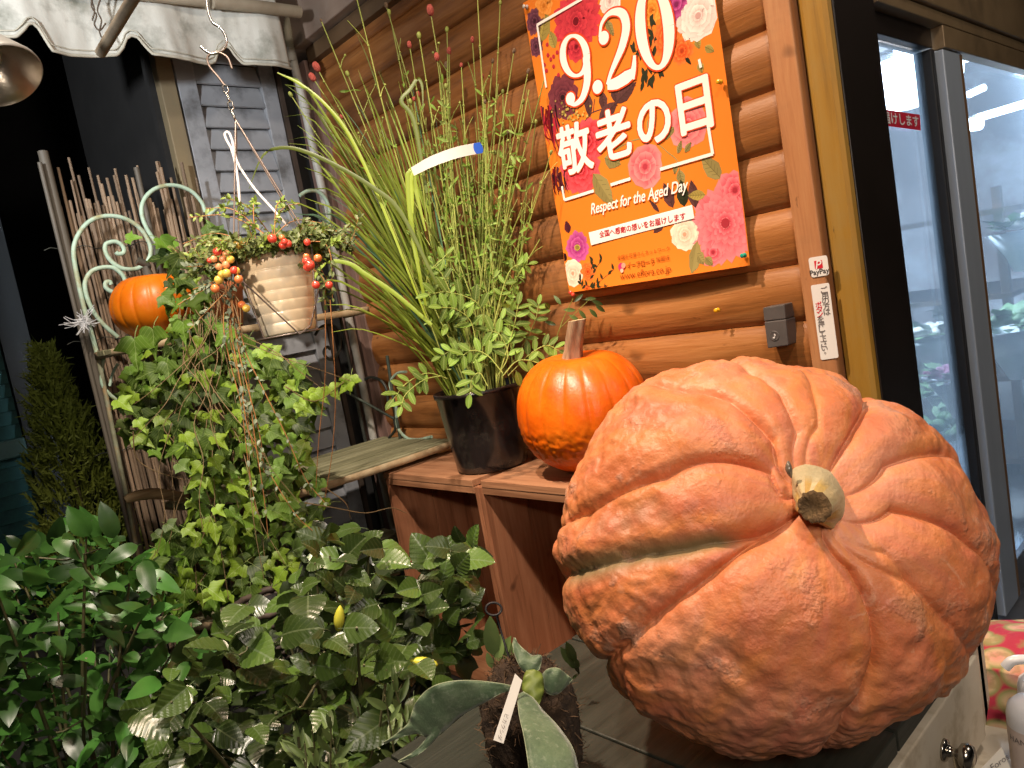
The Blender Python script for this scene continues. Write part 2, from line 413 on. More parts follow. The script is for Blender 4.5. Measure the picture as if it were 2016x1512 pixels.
# mustard coloured post beside the trim board
b = MB(); b.box((-0.637, -0.012, GROUND), (-0.5785, 0.10, 1.30))
o = b.build('wooden_post', M_post, loc=(-0.607, 0.04, GROUND), bevel=0.012); tag(o, 'mustard yellow wooden post between log wall and dark door jamb', 'post')

# ================================================================ automatic door
XD = -0.575
door = thing('sliding_door', 'sliding glass shop door in dark bronze frame with fogged panes', 'door', (XD, 0.6, GROUND))
b = MB(); b.box((XD - 0.06, 0.0, GROUND), (XD, 0.192, 1.30)); b.build('jamb', M_bronze, door, bevel=0.002)
b = MB(); b.box((XD - 0.05, 0.194, GROUND), (XD - 0.006, 0.206, 0.47)); b.box((XD - 0.05, 0.208, GROUND), (XD - 0.014, 0.221, 0.44)); b.build('jamb_bead', surf('bronze_bead', [(0.05, 0.045, 0.035), (0.09, 0.08, 0.06)], 6, 0.35, metal=0.5), door, bevel=0.001)
b = MB(); b.box((XD - 0.06, 0.194, 0.478), (XD + 0.012, 2.6, 0.80)); b.build('header', M_header, door, bevel=0.003)
b = MB(); b.box((XD - 0.055, 0.194, 0.802), (XD - 0.005, 2.6, 1.318)); b.build('fascia_panel', M_header, door, bevel=0.003)
b = MB(); b.box((XD - 0.06, 0.208, 0.450), (XD + 0.002, 2.6, 0.476)); b.build('header_rail', M_header, door, bevel=0.002)
b = MB(); b.box((XD - 0.065, 0.2225, 0.402), (XD - 0.022, 0.58, 0.448)); b.build('pane_head', M_bronze, door, bevel=0.002)
b = MB(); b.box((XD - 0.03, 0.590, 0.398), (XD + 0.001, 2.6, 0.449)); b.build('leaf_rail', M_header, door, bevel=0.002)
b = MB(); b.box((XD - 0.060, 0.560, GROUND + 0.02), (XD - 0.020, 0.584, 0.40)); b.build('gasket', M_gasket, door, bevel=0.003)
b = MB(); b.box((XD - 0.050, 0.590, GROUND + 0.03), (XD - 0.004, 0.708, 0.396)); b.build('leaf_stile', surf('reflection_tinted_stile', [(0.34, 0.39, 0.46), (0.46, 0.52, 0.60)], 6, 0.35, metal=0.2, stretch=(1, 1, 0.1)), door, bevel=0.003)  # bluish reflected light is put into the stile's paint colour
b = MB(); b.box((XD - 0.048, 0.7095, GROUND + 0.03), (XD - 0.006, 0.735, 0.396)); b.build('leaf_bead', surf('copper_bead', [(0.30, 0.16, 0.07), (0.36, 0.21, 0.10)], 5, 0.4, metal=0.4), door, bevel=0.002)
b = MB(); b.box((XD - 0.09, 0.0, GROUND), (XD + 0.06, 2.6, GROUND + 0.018)); b.build('threshold_rail', M_steel, door, bevel=0.003)
b = MB(); b.box((XD - 0.04, 0.738, GROUND + 0.03), (XD - 0.010, 2.6, GROUND + 0.12)); b.build('bottom_rail', M_steel, door, bevel=0.003)
def fog_glass(name, lo, hi, top):
    m = bpy.data.materials.new(name); m.use_nodes = True; nt = m.node_tree; nt.nodes.remove(nt.nodes['Principled BSDF'])
    out = nt.nodes['Material Output']
    tc = nd(nt, 'ShaderNodeTexCoord'); sp = nd(nt, 'ShaderNodeSeparateXYZ'); nt.links.new(tc.outputs['Object'], sp.inputs[0])
    n1 = noise_tex(nt, 5.0, 4, 0.6, (1, 1, 0.35), dist=0.8); n2 = noise_tex(nt, 42, 3, 0.6, (1, 1, 0.07)); n3 = noise_tex(nt, 90, 2, 0.5, (1, 1, 0.3))
    f = mth(nt, 'ADD', mth(nt, 'MULTIPLY', n1, 0.72), mth(nt, 'MULTIPLY', n2, 0.38)); f = mth(nt, 'ADD', f, mth(nt, 'MULTIPLY', n3, 0.12))
    # condensation thins out towards the top of the pane
    tz = nd(nt, 'ShaderNodeMapRange'); nt.links.new(sp.outputs[2], tz.inputs[0])
    tz.inputs[1].default_value = top - 0.12; tz.inputs[2].default_value = top; tz.inputs[3].default_value = 0.0; tz.inputs[4].default_value = -0.5
    f = mth(nt, 'ADD', f, tz.outputs[0])
    mr = nd(nt, 'ShaderNodeMapRange'); nt.links.new(f, mr.inputs[0])
    mr.inputs[1].default_value = 0.44; mr.inputs[2].default_value = 0.72; mr.inputs[3].default_value = lo; mr.inputs[4].default_value = hi
    tp = nd(nt, 'ShaderNodeBsdfTransparent'); tp.inputs[0].default_value = (0.86, 0.93, 1.0, 1)
    tl = nd(nt, 'ShaderNodeBsdfTranslucent'); tl.inputs[0].default_value = (0.63, 0.79, 0.95, 1)
    ms = nd(nt, 'ShaderNodeMixShader'); nt.links.new(mr.outputs[0], ms.inputs[0]); nt.links.new(tp.outputs[0], ms.inputs[1]); nt.links.new(tl.outputs[0], ms.inputs[2])
    gl = nd(nt, 'ShaderNodeBsdfGlossy'); gl.inputs['Roughness'].default_value = 0.04; gl.inputs[0].default_value = (0.9, 0.95, 1, 1)
    fr = nd(nt, 'ShaderNodeFresnel'); fr.inputs[0].default_value = 1.45
    m2 = nd(nt, 'ShaderNodeMixShader'); nt.links.new(mth(nt, 'MULTIPLY', fr.outputs[0], 0.45), m2.inputs[0]); nt.links.new(ms.outputs[0], m2.inputs[1]); nt.links.new(gl.outputs[0], m2.inputs[2])
    nt.links.new(m2.outputs[0], out.inputs[0]); return m
b = MB(); b.box((XD - 0.046, 0.2225, GROUND + 0.03), (XD - 0.040, 0.559, 0.401)); b.build('fixed_pane', fog_glass('fogged_fixed_glass', 0.22, 0.78, 0.62), door)
b = MB(); b.box((XD - 0.030, 0.736, GROUND + 0.125), (XD - 0.024, 2.6, 0.397)); b.build('moving_pane', fog_glass('fogged_leaf_glass', 0.10, 0.82, 0.24), door)
# red notice stuck inside the fixed pane, cut off by the jamb
b = MB(); P = [onx(1720, 212, XD - 0.038), onx(1811, 226, XD - 0.038), onx(1813, 257, XD - 0.038), onx(1724, 245, XD - 0.038)]
b.add(P, [(0, 1, 2, 3)]); tape = b.build('red_tape_sign', surf('red_print', [(0.55, 0.01, 0.04), (0.62, 0.015, 0.05)], 3, 0.5), door)
tape['label'] = 'red strip with white Japanese lettering on the fixed pane'
V, Fc, w, h = text_mesh('届けします', 0.03, offset=0.0006)
e1 = (P[1] - P[0]).normalized(); e2 = (P[0] - P[3]).normalized(); c0 = (P[0] + P[1] + P[2] + P[3]) / 4 + e1 * 0.012
b = MB(); k = 0.21 / w
b.add([c0 + e1 * x * k + e2 * y * 0.9 + Vector((0.0015, 0, 0)) for x, y in V], Fc); t = b.build('lettering', emit('white_ink', (0.8, 0.8, 0.8), 0.0), door)

# ---------------------------------------------------------------- shop interior seen through the door
sx0, sx1, sy0, sy1, szt = -3.4, -0.66, 0.30, 3.9, 0.98
room = thing('shop_interior', 'bright flower shop room seen through the fogged glass', 'room', ((sx0 + sx1) / 2, 2.0, GROUND)); room['kind'] = 'structure'
M_wallin = surf('shop_wood_wall', [(0.16, 0.13, 0.12), (0.34, 0.31, 0.30)], 2.2, 0.8, dirt=(0.55, 0.56, 0.58), dirt_scale=1.6)
b = MB(); b.box((sx0, sy1, GROUND), (sx1 + 0.1, sy1 + 0.05, szt)); b.box((sx0 - 0.05, sy0, GROUND), (sx0, sy1, szt)); b.build('shop_wall', M_wallin, room)
b = MB(); b.box((sx0, sy0, szt), (sx1 + 0.03, sy1, szt + 0.05)); b.build('shop_ceiling', surf('shop_ceiling_board', [(0.20, 0.15, 0.13), (0.28, 0.23, 0.21)], 3, 0.8), room)
b = MB(); b.box((sx0, 0.30, GROUND + 0.005), (sx1 + 0.03, sy1, GROUND + 0.012)); b.build('shop_floor', surf('shop_floor_tile', [(0.16, 0.16, 0.15), (0.22, 0.22, 0.21)], 4, 0.4), room)
for k in range(9):
    b = MB(); yy = 0.7 + k * 0.36; b.box((sx0, yy, szt - 0.055), (sx1, yy + 0.05, szt - 0.002)); b.build('ceiling_batten', surf('batten', [(0.30, 0.28, 0.27), (0.36, 0.34, 0.33)], 4, 0.7) if k == 0 else bpy.data.materials['batten'], room)
b = MB(); b.lathe([(0.0, -0.10), (0.12, -0.085), (0.20, -0.03), (0.21, 0.03), (0.19, 0.10), (0.05, 0.12), (0.05, 0.25)], 28, Matrix.Translation(at(1792, 168, 3.3)))
o = b.build('globe_lamp', emit('lit_globe', (0.86, 0.94, 1.0), 9.0), loc=at(1792, 168, 3.3)); tag(o, 'large glowing white lamp behind the narrow fixed pane', 'lamp')
tube_m = emit('lit_tube', (0.92, 0.96, 1.0), 7.0)
for k, (p, q, lab) in enumerate([((at(1926, 232, 2.7)), at(2060, 192, 2.5), 'long lit fluorescent tube seen through the sliding pane'), (at(1908, 186, 3.0), at(1938, 172, 3.0), 'short lit fluorescent tube above the long one'),
                      (at(1896, 118, 3.3), at(1912, 114, 3.3), 'smallest lit fluorescent tube near the door rail'), (at(1908, 246, 3.4), at(1930, 243, 3.4), 'lit square ceiling light left of the long tube')]):
    b = MB(); b.tube([p, q], 0.014 if k < 3 else 0.03, 10); o = b.build('fluorescent_tube', tube_m, loc=p); tag(o, lab, 'tube light', 'lit tubes inside the shop')
# wrapped bouquets and greenery on a stand behind the pane
M_wrap = surf('white_wrapping', [(0.55, 0.62, 0.62), (0.75, 0.80, 0.80)], 18, 0.5, bmp=0.004)
M_pink = surf('pink_petals', [(0.70, 0.18, 0.40), (0.80, 0.36, 0.58)], 20, 0.6); M_redp = surf('red_petals', [(0.55, 0.04, 0.12), (0.65, 0.08, 0.18)], 20, 0.6)
M_green_in = surf('shop_greens', [(0.05, 0.13, 0.04), (0.12, 0.25, 0.08)], 20, 0.6)
M_whitep = surf('cream_petals', [(0.72, 0.70, 0.62), (0.8, 0.78, 0.72)], 20, 0.6)
stand = MB()
for zz in (-0.95, -0.62, -0.30, 0.02): stand.box((-2.1, 1.85, zz - 0.02), (-0.80, 2.5, zz))
for xx in (-2.08, -0.84):
    for yy in (1.87, 2.45): stand.box((xx, yy, GROUND + 0.01), (xx + 0.03, yy + 0.03, 0.1))
o = stand.build('display_stand', surf('stand_wood', [(0.22, 0.15, 0.11), (0.3, 0.22, 0.16)], 5, 0.6), loc=(-1.45, 2.2, GROUND)); tag(o, 'brown tiered display stand inside the shop behind glass', 'stand')
def bouquet(c, r, mp, label, n=16):
    t = thing('bouquet', label, 'bouquet', (c[0], c[1], c[2] - r * 1.6), 'bouquets on the shop stand'); rnd = random.Random(int(c[0] * 1000))
    b = MB(); b.lathe([(0.02, -r * 1.6), (r * 0.5, -r * 0.9), (r * 0.95, -0.1 * r), (r * 0.85, -0.12 * r), (0.02, -0.9 * r)], 14, Matrix.Translation(c)); b.build('wrapping', M_wrap, t)
    b = MB(); 
    for k in range(n):
        q = rnd.random() * 6.28; rr = r * 0.75 * math.sqrt(rnd.random()); p = Vector(c) + Vector((rr * math.cos(q), rr * math.sin(q), r * (0.25 - 0.5 * (rr / r) ** 2 + 0.15 * rnd.random())))
        for j in range(3): b.sphere(p + Vector((0, 0, 0.006 * j)), r * (0.22 - 0.05 * j), 8, 4, sc=(1, 1, 0.7))
    b.build('blossoms', mp, t)
    b = MB()
    for k in range(22):
        q = rnd.random() * 6.28; d = Vector((math.cos(q), math.sin(q), rnd.random() * 0.8)).normalized(); p = Vector(c) + Vector((0, 0, -0.1 * r)); b.ribbon([p + d * r * 0.6, p + d * r * 1.0, p + d * r * 1.35 - Vector((0, 0, 0.1 * r))], [0.012, 0.02, 0.001], d.cross(Vector((0, 0, 1))))
    b.build('greenery', M_green_in, t)
for (px, py, d, r, mp, lab) in [(1880, 742, 2.45, 0.085, M_pink, 'round pink bouquet behind the fixed pane'), (1890, 778, 2.65, 0.06, M_redp, 'crimson bouquet just below the pink one'), (1836, 740, 2.9, 0.045, M_pink, 'small pink bouquet at the jamb'),
        (1842, 660, 3.0, 0.12, M_whitep, 'wide white wrapped bouquet above the pink flowers'), (1880, 610, 3.05, 0.09, M_whitep, 'upper white wrapped bouquet under the shelf'), (1850, 770, 2.8, 0.06, M_whitep, 'cream bouquet left of the crimson one'),
        (1870, 850, 2.6, 0.13, M_green_in, 'leafy green bunch at the foot of the fixed pane'), (1990, 640, 2.6, 0.12, M_green_in, 'leafy green bunch behind the sliding pane'), (2000, 450, 2.8, 0.10, M_whitep, 'pale bouquet high behind the sliding pane')]:
    bouquet(at(px, py, d), r, mp, lab)
# ================================================================ left side: shutter, dark passage, teal building
XS = -2.40
sh = thing('louvred_shutter', 'blue grey louvred wooden shutter beside the log wall corner', 'shutter', (XS, -0.28, -0.75))
ys0, ys1, zb, zt = -0.445, -0.108, -0.75, 1.10
b = MB(); b.box((XS - 0.03, ys0, zb), (XS, ys0 + 0.062, zt)); b.build('stile', M_shutter, sh, bevel=0.003)
b = MB(); b.box((XS - 0.03, ys1 - 0.055, zb), (XS, ys1, zt)); b.build('stile', M_shutter, sh, bevel=0.003)
b = MB(); b.box((XS - 0.028, ys0 + 0.0625, zb), (XS - 0.004, ys1 - 0.0555, zb + 0.08)); b.build('rail', M_shutter, sh, bevel=0.003)
b = MB(); b.box((-0.004, ys0 + 0.063, -0.036), (0.004, ys1 - 0.056, 0.036)); sl = b.mesh('slat', M_shutter)
z = zb + 0.115
while z < zt:
    inst('slat', sl, sh, Matrix.Translation((XS - 0.014, 0, z)) @ Matrix.Rotation(math.radians(-17), 4, 'Y')); z += 0.0695
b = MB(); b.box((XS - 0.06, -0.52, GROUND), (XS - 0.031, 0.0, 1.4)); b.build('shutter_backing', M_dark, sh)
# casing board left of it, mottled ochre and grey
b = MB(); b.box((XS - 0.05, -0.502, GROUND), (XS + 0.006, -0.452, 1.4)); o = b.build('casing_board', surf('ochre_grey_board', [(0.20, 0.165, 0.11), (0.30, 0.23, 0.12)], 5, 0.6, stretch=(1, 1, 0.3)), loc=(XS, -0.477, GROUND), bevel=0.003)
tag(o, 'ochre and grey casing board on the left edge of the shutter', 'board')
b = MB(); b.box((XS - 0.02, -0.104, GROUND), (XS + 0.004, -0.088, 1.2)); o = b.build('dark_batten', surf('dark_wood_batten', [(0.05, 0.035, 0.025), (0.08, 0.055, 0.04)], 8, 0.7), loc=(XS, -0.096, GROUND)); tag(o, 'dark narrow batten between shutter and grey pipe', 'batten')
# house side wall that the shutter hangs on, and the dark passage beyond it
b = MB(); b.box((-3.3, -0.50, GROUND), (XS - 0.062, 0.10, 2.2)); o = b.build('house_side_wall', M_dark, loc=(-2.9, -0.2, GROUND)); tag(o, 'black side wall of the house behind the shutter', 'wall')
b = MB(); b.box((-7.0, -6.0, GROUND), (-6.9, 1.2, 3.0)); o = b.build('night_backdrop_wall', M_dark, loc=(-6.95, -2.4, GROUND)); tag(o, 'near-black wall standing for the night dark past the passage', 'wall')  # the darkness of the passage is put into this wall's black
# teal building far left
tb = thing('teal_building', 'dark teal clapboard building barely lit at the far left', 'building', (-4.3, -1.7, GROUND))
XT = -4.3
P0 = onx(0, 600, XT); 
b = MB(); b.box((XT - 0.2, -3.2, GROUND), (XT - 0.02, -1.05, -0.10)); b.build('lower_wall', M_tealwall, tb)
b = MB(); b.box((XT - 0.2, -3.2, -0.098), (XT - 0.02, -1.75, 1.6)); b.build('upper_wall', M_tealwall, tb)
yj = onx(60, 800, XT)[1]
b = MB(); b.box((XT - 0.019, yj - 0.06, -1.0), (XT + 0.05, yj + 0.06, 1.6)); b.build('dark_frame', surf('black_frame', [(0.008, 0.009, 0.009), (0.013, 0.014, 0.014)], 6, 0.6), tb)
bm = MB(); bm.box((-0.006, -0.75, -0.033), (0.006, 0.75, 0.033)); sid = bm.mesh('clapboard', M_teal)
for k in range(26):
    inst('clapboard', sid, tb, Matrix.Translation((XT + 0.012, yj - 0.815, -0.98 + k * 0.066)) @ Matrix.Rotation(math.radians(14), 4, 'Y'))
p = onx(18, 885, XT + 0.05); b = MB(); b.box((XT + 0.022, p[1] - 0.07, p[2] - 0.045), (XT + 0.07, p[1] + 0.07, p[2] + 0.045)); b.build('meter_box', surf('meter_teal', [(0.05, 0.13, 0.125), (0.07, 0.16, 0.15)], 9, 0.5), tb, bevel=0.01)

# ================================================================ awning
XA = -2.15
aw = thing('awning', 'dirty grey cloth awning with scalloped valance over the shutter', 'awning', (XA, -0.9, 0.9))
zs = {}
scal = []
def vy(px, py): q = onx(px, py, XA); return q[1], q[2]
edge = [(-60, 80), (-20, 74), (2, 76), (30, 78), (44, 66), (52, 55), (62, 53), (74, 62), (88, 84), (101, 104), (140, 108), (200, 108), (232, 108), (243, 94), (248, 78), (257, 72), (270, 77), (283, 94), (298, 112), (340, 118), (385, 122), (415, 124), (428, 118), (434, 96), (443, 87), (455, 92), (466, 110), (480, 126), (515, 132), (570, 138)]
ed = [vy(*e) for e in edge]
ys = np.array([e[0] for e in ed]); zz = np.array([e[1] for e in ed])
NY, NZ = 150, 14; V = []; F = []
for i in range(NY + 1):
    y = lerp(ys[0], ys[-1], i / NY); zb_ = float(np.interp(y, ys, zz)); 
    for j in range(NZ + 1):
        zc = lerp(zb_, 1.22, (j / NZ) ** 1.2)
        fl = 1 - j / NZ
        x = XA + 0.020 * fl * math.sin(y * 19) + 0.010 * noise.noise(Vector((y * 9, zc * 5, 1))) + 0.004 * noise.noise(Vector((y * 30, zc * 14, 4)))
        V.append((x, y, zc))
for i in range(NY):
    for j in range(NZ):
        a = i * (NZ + 1) + j; F.append((a, a + NZ + 1, a + NZ + 2, a + 1))
b = MB(); b.add(V, F, True); b.build('valance', M_fabric, aw, solid=0.003)
hem = [Vector(V[i * (NZ + 1)]) + Vector((0.003, 0, 0.001)) for i in range(NY + 1)]
b = MB(); b.tube(hem, 0.0042, 6); b.tube([h + Vector((0.001, 0, 0.014)) for h in hem], 0.002, 5); b.build('hem', M_seam, aw)
b = MB(); b.tube([onx(418, 4, XA + 0.03), onx(500, 12, XA + 0.03), onx(590, 24, XA + 0.03)], 0.018, 12); b.tube([onx(-200, -60, XA + 0.02), onx(400, 2, XA + 0.03)], 0.016, 12); b.build('roller_bar', surf('rolled_cloth_bar', [(0.30, 0.25, 0.18), (0.42, 0.37, 0.28)], 12, 0.7, bmp=0.002), aw)
b = MB(); b.add([(XA, ys[0], 1.22), (XA, ys[-1], 1.22), (XA - 0.3, ys[-1], 1.5), (XA - 0.3, ys[0], 1.5)], [(0, 1, 2, 3)]); b.build('roof_cloth', M_fabric, aw, solid=0.004)
b = MB(); b.tube([at(198, 104, 1.62), at(258, 4, 1.48), at(300, -60, 1.4)], 0.0115, 12); o = b.build('awning_rod', M_rod, loc=at(198, 104, 1.62)); tag(o, 'rusty brown rod slanting across the awning valance', 'rod')
# dry vine tendrils hanging over the cloth
b = MB()
for pts in ([(184, -10), (180, 12), (190, 30), (186, 48), (196, 60), (208, 46)], [(200, -8), (192, 20), (200, 40), (196, 62), (203, 78)], [(178, -5), (186, 20), (182, 40)]):
    b.tube(smooth_path([onx(x, y, XA + 0.035) for x, y in pts], 5), 0.0022, 5)
o = b.build('dry_vine', surf('dry_vine_bark', [(0.08, 0.06, 0.045), (0.13, 0.10, 0.07)], 20, 0.8), loc=onx(188, 20, XA + 0.035)); tag(o, 'dry twisted vine tendrils hanging over the awning cloth', 'vine')

# ================================================================ drain pipe and ribbed conduit
XP = -2.30
pp = thing('drain_pipe', 'grey plastic pipe with ribbed elbow running down the wall corner', 'pipe', onx(755, 1000, XP))
b = MB(); b.tube([onx(x, y, XP) for x, y in ((571, 88), (580, 130), (597, 200), (640, 400), (690, 640), (735, 862), (768, 1010), (800, 1140))], 0.0135, 14); b.build('straight_pipe', M_pvc, pp)
cp = smooth_path([onx(x, y, XP + 0.004) for x, y in ((600, -8), (578, 24), (567, 48), (569, 78), (573, 100))], 12)
b = MB(); b.tube(cp, [0.0155 if k % 2 else 0.0125 for k in range(len(cp))], 12); b.build('ribbed_elbow', surf('ribbed_conduit', [(0.34, 0.31, 0.22), (0.42, 0.39, 0.29)], 20, 0.55), pp)
for (x, y) in ((573, 108), (600, 212)):
    b = MB(); q = onx(x, y, XP); d = (onx(x + 4.3, y + 20, XP) - q).normalized(); b.tube([q - d * 0.022, q + d * 0.022], 0.0165, 14); b.build('coupling', M_pvc, pp)

# ================================================================ reed screen
XR = -2.36
rs = thing('reed_screen', 'brown reed screen fence with uneven tops behind the iron rack', 'fence', (XR, -0.70, GROUND))
tops = [(108, 330), (128, 355), (137, 395), (152, 310), (158, 415), (168, 345), (178, 330), (190, 362), (200, 345), (213, 332), (222, 385), (232, 345), (242, 372), (252, 326), (262, 380), (272, 350), (281, 372), (290, 330), (300, 318), (306, 345), (314, 318), (322, 360), (330, 338), (338, 350), (348, 320), (356, 372), (364, 350), (372, 380), (384, 395), (145, 440), (160, 425), (185, 400), (205, 395), (235, 410), (258, 415), (285, 400), (318, 405), (345, 400), (170, 420), (120, 420), (132, 405), (300, 390), (335, 392), (226, 350), (246, 345)]
rm = MB(); rm.tube([(0, 0, 0), (0.0004, 0.001, 0.25), (-0.0006, 0.0, 0.5), (0, 0.0012, 0.75), (0, 0, 1.0)], [1, 1.06, 0.98, 1.03, 0.9], 7)
# nodes on the reeds: widths are in units of the reed radius
rv = np.array(rm.v); zcol = rv[:, 2].copy()
rm2 = MB(); rm2.tube([(0, 0, t) for t in (0, .18, .185, .19, .39, .395, .40, .61, .615, .62, .83, .835, .84, 1.0)], [1, .95, 1.12, 1, .95, 1.12, 1, .94, 1.12, 1, .9, 1.1, .95, .8], 7); reed = rm2.mesh('reed', M_reed)
rnd = random.Random(3); reeds = []
for (px, py) in tops:
    reeds.append((px, py))
for k in range(60):
    px = rnd.uniform(104, 395); reeds.append((px, rnd.uniform(385, 470)))
for k, (px, py) in enumerate(reeds):
    q = onx(px, py, XR + rnd.uniform(-0.012, 0.012)); L = q[2] - GROUND; r = rnd.uniform(0.0038, 0.0062) if py < 400 else rnd.uniform(0.004, 0.006)
    Mx = Matrix.Translation((q[0], q[1], GROUND)) @ Matrix.Rotation(rnd.gauss(0, 0.012), 4, 'X') @ Matrix.Rotation(rnd.uniform(0, 6.28), 4, 'Z') @ Matrix.Diagonal((r, r, L, 1))
    inst('reed', reed, rs, Mx)
for zz_ in (0.36, 0.10, -0.22, -0.6):
    b = MB(); b.tube([(XR + 0.016 + 0.004 * math.sin(k * 2.1), lerp(-0.93, -0.45, k / 30), zz_ + 0.006 * math.sin(k * 1.3)) for k in range(31)], 0.0013, 5); b.build('binding_wire', M_iron, rs)
b = MB(); q = onx(84, 298, XR + 0.03); b.tube([(q[0], q[1], GROUND), (q[0], q[1] - 0.003, -0.3), (q[0], q[1], -0.295), (q[0], q[1], 0.15), (q[0], q[1], 0.155), (q[0], q[1], q[2])], [0.0145, 0.014, 0.0155, 0.0138, 0.015, 0.013], 12)
o = b.build('bamboo_pole', M_bamboo, loc=(q[0], q[1], GROUND)); tag(o, 'thick dark bamboo pole at the left end of the reed screen', 'pole')
b = MB(); q2 = onx(78, 320, XR + 0.05); b.tube([(q2[0], q2[1], GROUND), (q2[0], q2[1], q2[2])], 0.006, 8); q3 = onx(268, 330, XR + 0.025); b.tube([(q3[0], q3[1], GROUND), (q3[0], q3[1], q3[2])], 0.008, 8); b.build('support_cane', M_bamboo, rs)

# ================================================================ iron shelf rack
XB = -2.28
rack = thing('iron_shelf_rack', 'mint green iron rack with scroll back and wooden shelves', 'rack', (XB, -0.5, GROUND))
def scroll(pts, r=0.0062, mat=M_mint, name='scroll', n=7):
    end = pts[0][0] > 700                 # the scrolls of the end frame stand square to the back
    b = MB(); b.tube(smooth_path([ony(x, y, -0.062) if end else onx(x, y, XB) for x, y in pts], n), r, 8); return b.build(name, mat, rack)
scroll([(192, 700), (180, 655), (168, 615), (155, 560), (146, 510), (147, 480), (162, 450), (185, 431), (215, 425), (245, 430), (272, 446), (290, 470), (297, 492), (292, 512), (278, 525), (262, 530), (240, 528), (220, 515), (208, 497), (208, 482), (217, 477), (228, 476), (238, 481), (244, 490), (243, 498), (233, 500), (228, 496)])
scroll([(232, 664), (205, 640), (183, 612), (170, 580), (168, 555), (180, 535), (200, 527), (222, 527), (238, 538), (246, 552), (243, 568), (230, 575), (217, 573), (208, 565), (209, 556), (216, 555), (219, 560)])
scroll([(330, 505), (312, 485), (292, 455), (281, 430), (279, 408), (287, 388), (305, 372), (330, 365), (355, 367), (380, 379), (398, 400), (404, 418)])
scroll([(410, 425), (430, 408), (455, 402), (485, 405), (510, 418)])
scroll([(590, 385), (606, 376), (625, 377), (640, 390), (648, 410), (649, 432), (642, 455), (640, 480)])
b = MB()
b.tube([onx(x, y, XB) for x, y in ((190, 690), (200, 735), (223, 850), (250, 980), (265, 1060), (290, 1180), (310, 1280))], 0.0062, 8); b.build('frame_post', surf('chipped_mint_rust', [(0.16, 0.15, 0.09), (0.32, 0.35, 0.24)], 20, 0.6, bmp=0.002, dirt=(0.40, 0.24, 0.10), dirt_scale=18), rack)
yr = -0.115
b = MB(); b.tube([(XB, yr, GROUND), (XB, yr, -0.3), (XB, yr, 0.08)], 0.0062, 8); b.tube([(XB, yr, 0.09), (XB, yr, 0.44)], 0.006, 8); b.build('frame_post', M_iron, rack)
scroll([(205, 700), (200, 735), (202, 758), (215, 775), (232, 790)], 0.005, M_mint)
scroll([(216, 760), (222, 735), (232, 716)], 0.004, M_mint)
scroll([(258, 755), (264, 768), (282, 775), (302, 768), (312, 752)], 0.004, M_mint)
# dark scroll brackets under the shelves
scroll([(620, 660), (632, 644), (652, 640), (667, 654), (670, 680), (663, 700), (650, 708), (640, 700), (638, 690), (645, 683), (650, 688)], 0.005, M_iron)
scroll([(712, 752), (728, 743), (748, 748), (760, 764), (764, 790)], 0.005, M_iron)
scroll([(770, 770), (768, 752), (782, 735), (800, 732)], 0.0045, M_mint)
scroll([(780, 800), (783, 840), (800, 862), (822, 866), (850, 860)], 0.0055, M_mint)
scroll([(775, 820), (778, 845), (766, 862)], 0.005, M_iron)
b = MB(); b.tube([onx(668, 764, XB + 0.03), ony(775, 824, -0.066)], 0.0045, 8); b.tube([ony(762, 700, -0.062), ony(775, 790, -0.062), ony(790, 874, -0.062)], 0.0055, 8); b.build('diagonal_brace', surf('dark_green_iron', [(0.03, 0.045, 0.035), (0.06, 0.08, 0.06)], 15, 0.6), rack)
def shelf(zt_, y0, y1, x0, x1, nb, far=0.6):
    """half-moon shelf of boards along Y with a rusted iron rim"""
    t = bpy.data.objects.new('shelf', None); scene.collection.objects.link(t); t.parent = rack; t.location = Vector(((x0 + x1) / 2, (y0 + y1) / 2, zt_)) - rack.location
    w = (x1 - x0) / nb; R = (x1 - x0)
    def yend(x, s):   # rounded ends
        u = (x - x0) / R; k = 0.5 * R * (u ** 2.2)
        return (y0 + k) if s < 0 else (y1 - k * far)
    for i in range(nb):
        b = MB(); xa, xb = x0 + i * w + 0.0022, x0 + (i + 1) * w - 0.0022; dz = random.uniform(-0.0018, 0.0018)
        v = [(xa, yend(xa, -1), zt_ - 0.016), (xb, yend(xb, -1), zt_ - 0.016), (xb, yend(xb, 1), zt_ - 0.016), (xa, yend(xa, 1), zt_ - 0.016)]
        v += [(p[0], p[1], zt_ + dz) for p in v]
        b.add(v, [(0, 3, 2, 1), (4, 5, 6, 7), (0, 1, 5, 4), (1, 2, 6, 5), (2, 3, 7, 6), (3, 0, 4, 7)]); b.build('board', M_shelf, t, bevel=0.002)
    out = [(x0, y0), (x0 + R * .5, yend(x0 + R * .5, -1)), (x0 + R * .8, yend(x0 + R * .8, -1)), (x1 + 0.004, yend(x1, -1) + 0.03), (x1 + 0.004, yend(x1, 1) - 0.03), (x0 + R * .8, yend(x0 + R * .8, 1)), (x0 + R * .5, yend(x0 + R * .5, 1)), (x0, y1)]
    b = MB(); b.ribbon(smooth_path([(p[0], p[1], zt_ - 0.012) for p in out], 5), 0.010, Vector((0, 0, 1))); o = b.build('rim', M_shelfrim, t, solid=0.004)
    return t
shelf(0.066, -0.885, -0.105, XB + 0.005, -2.02, 4)
shelf(-0.388, -0.80, -0.045, XB + 0.005, -1.85, 15, 0.08)
shelf(-0.70, -0.885, -0.12, XB + 0.005, -1.98, 5)
p = onx(300, 985, XB + 0.1); b = MB(); 
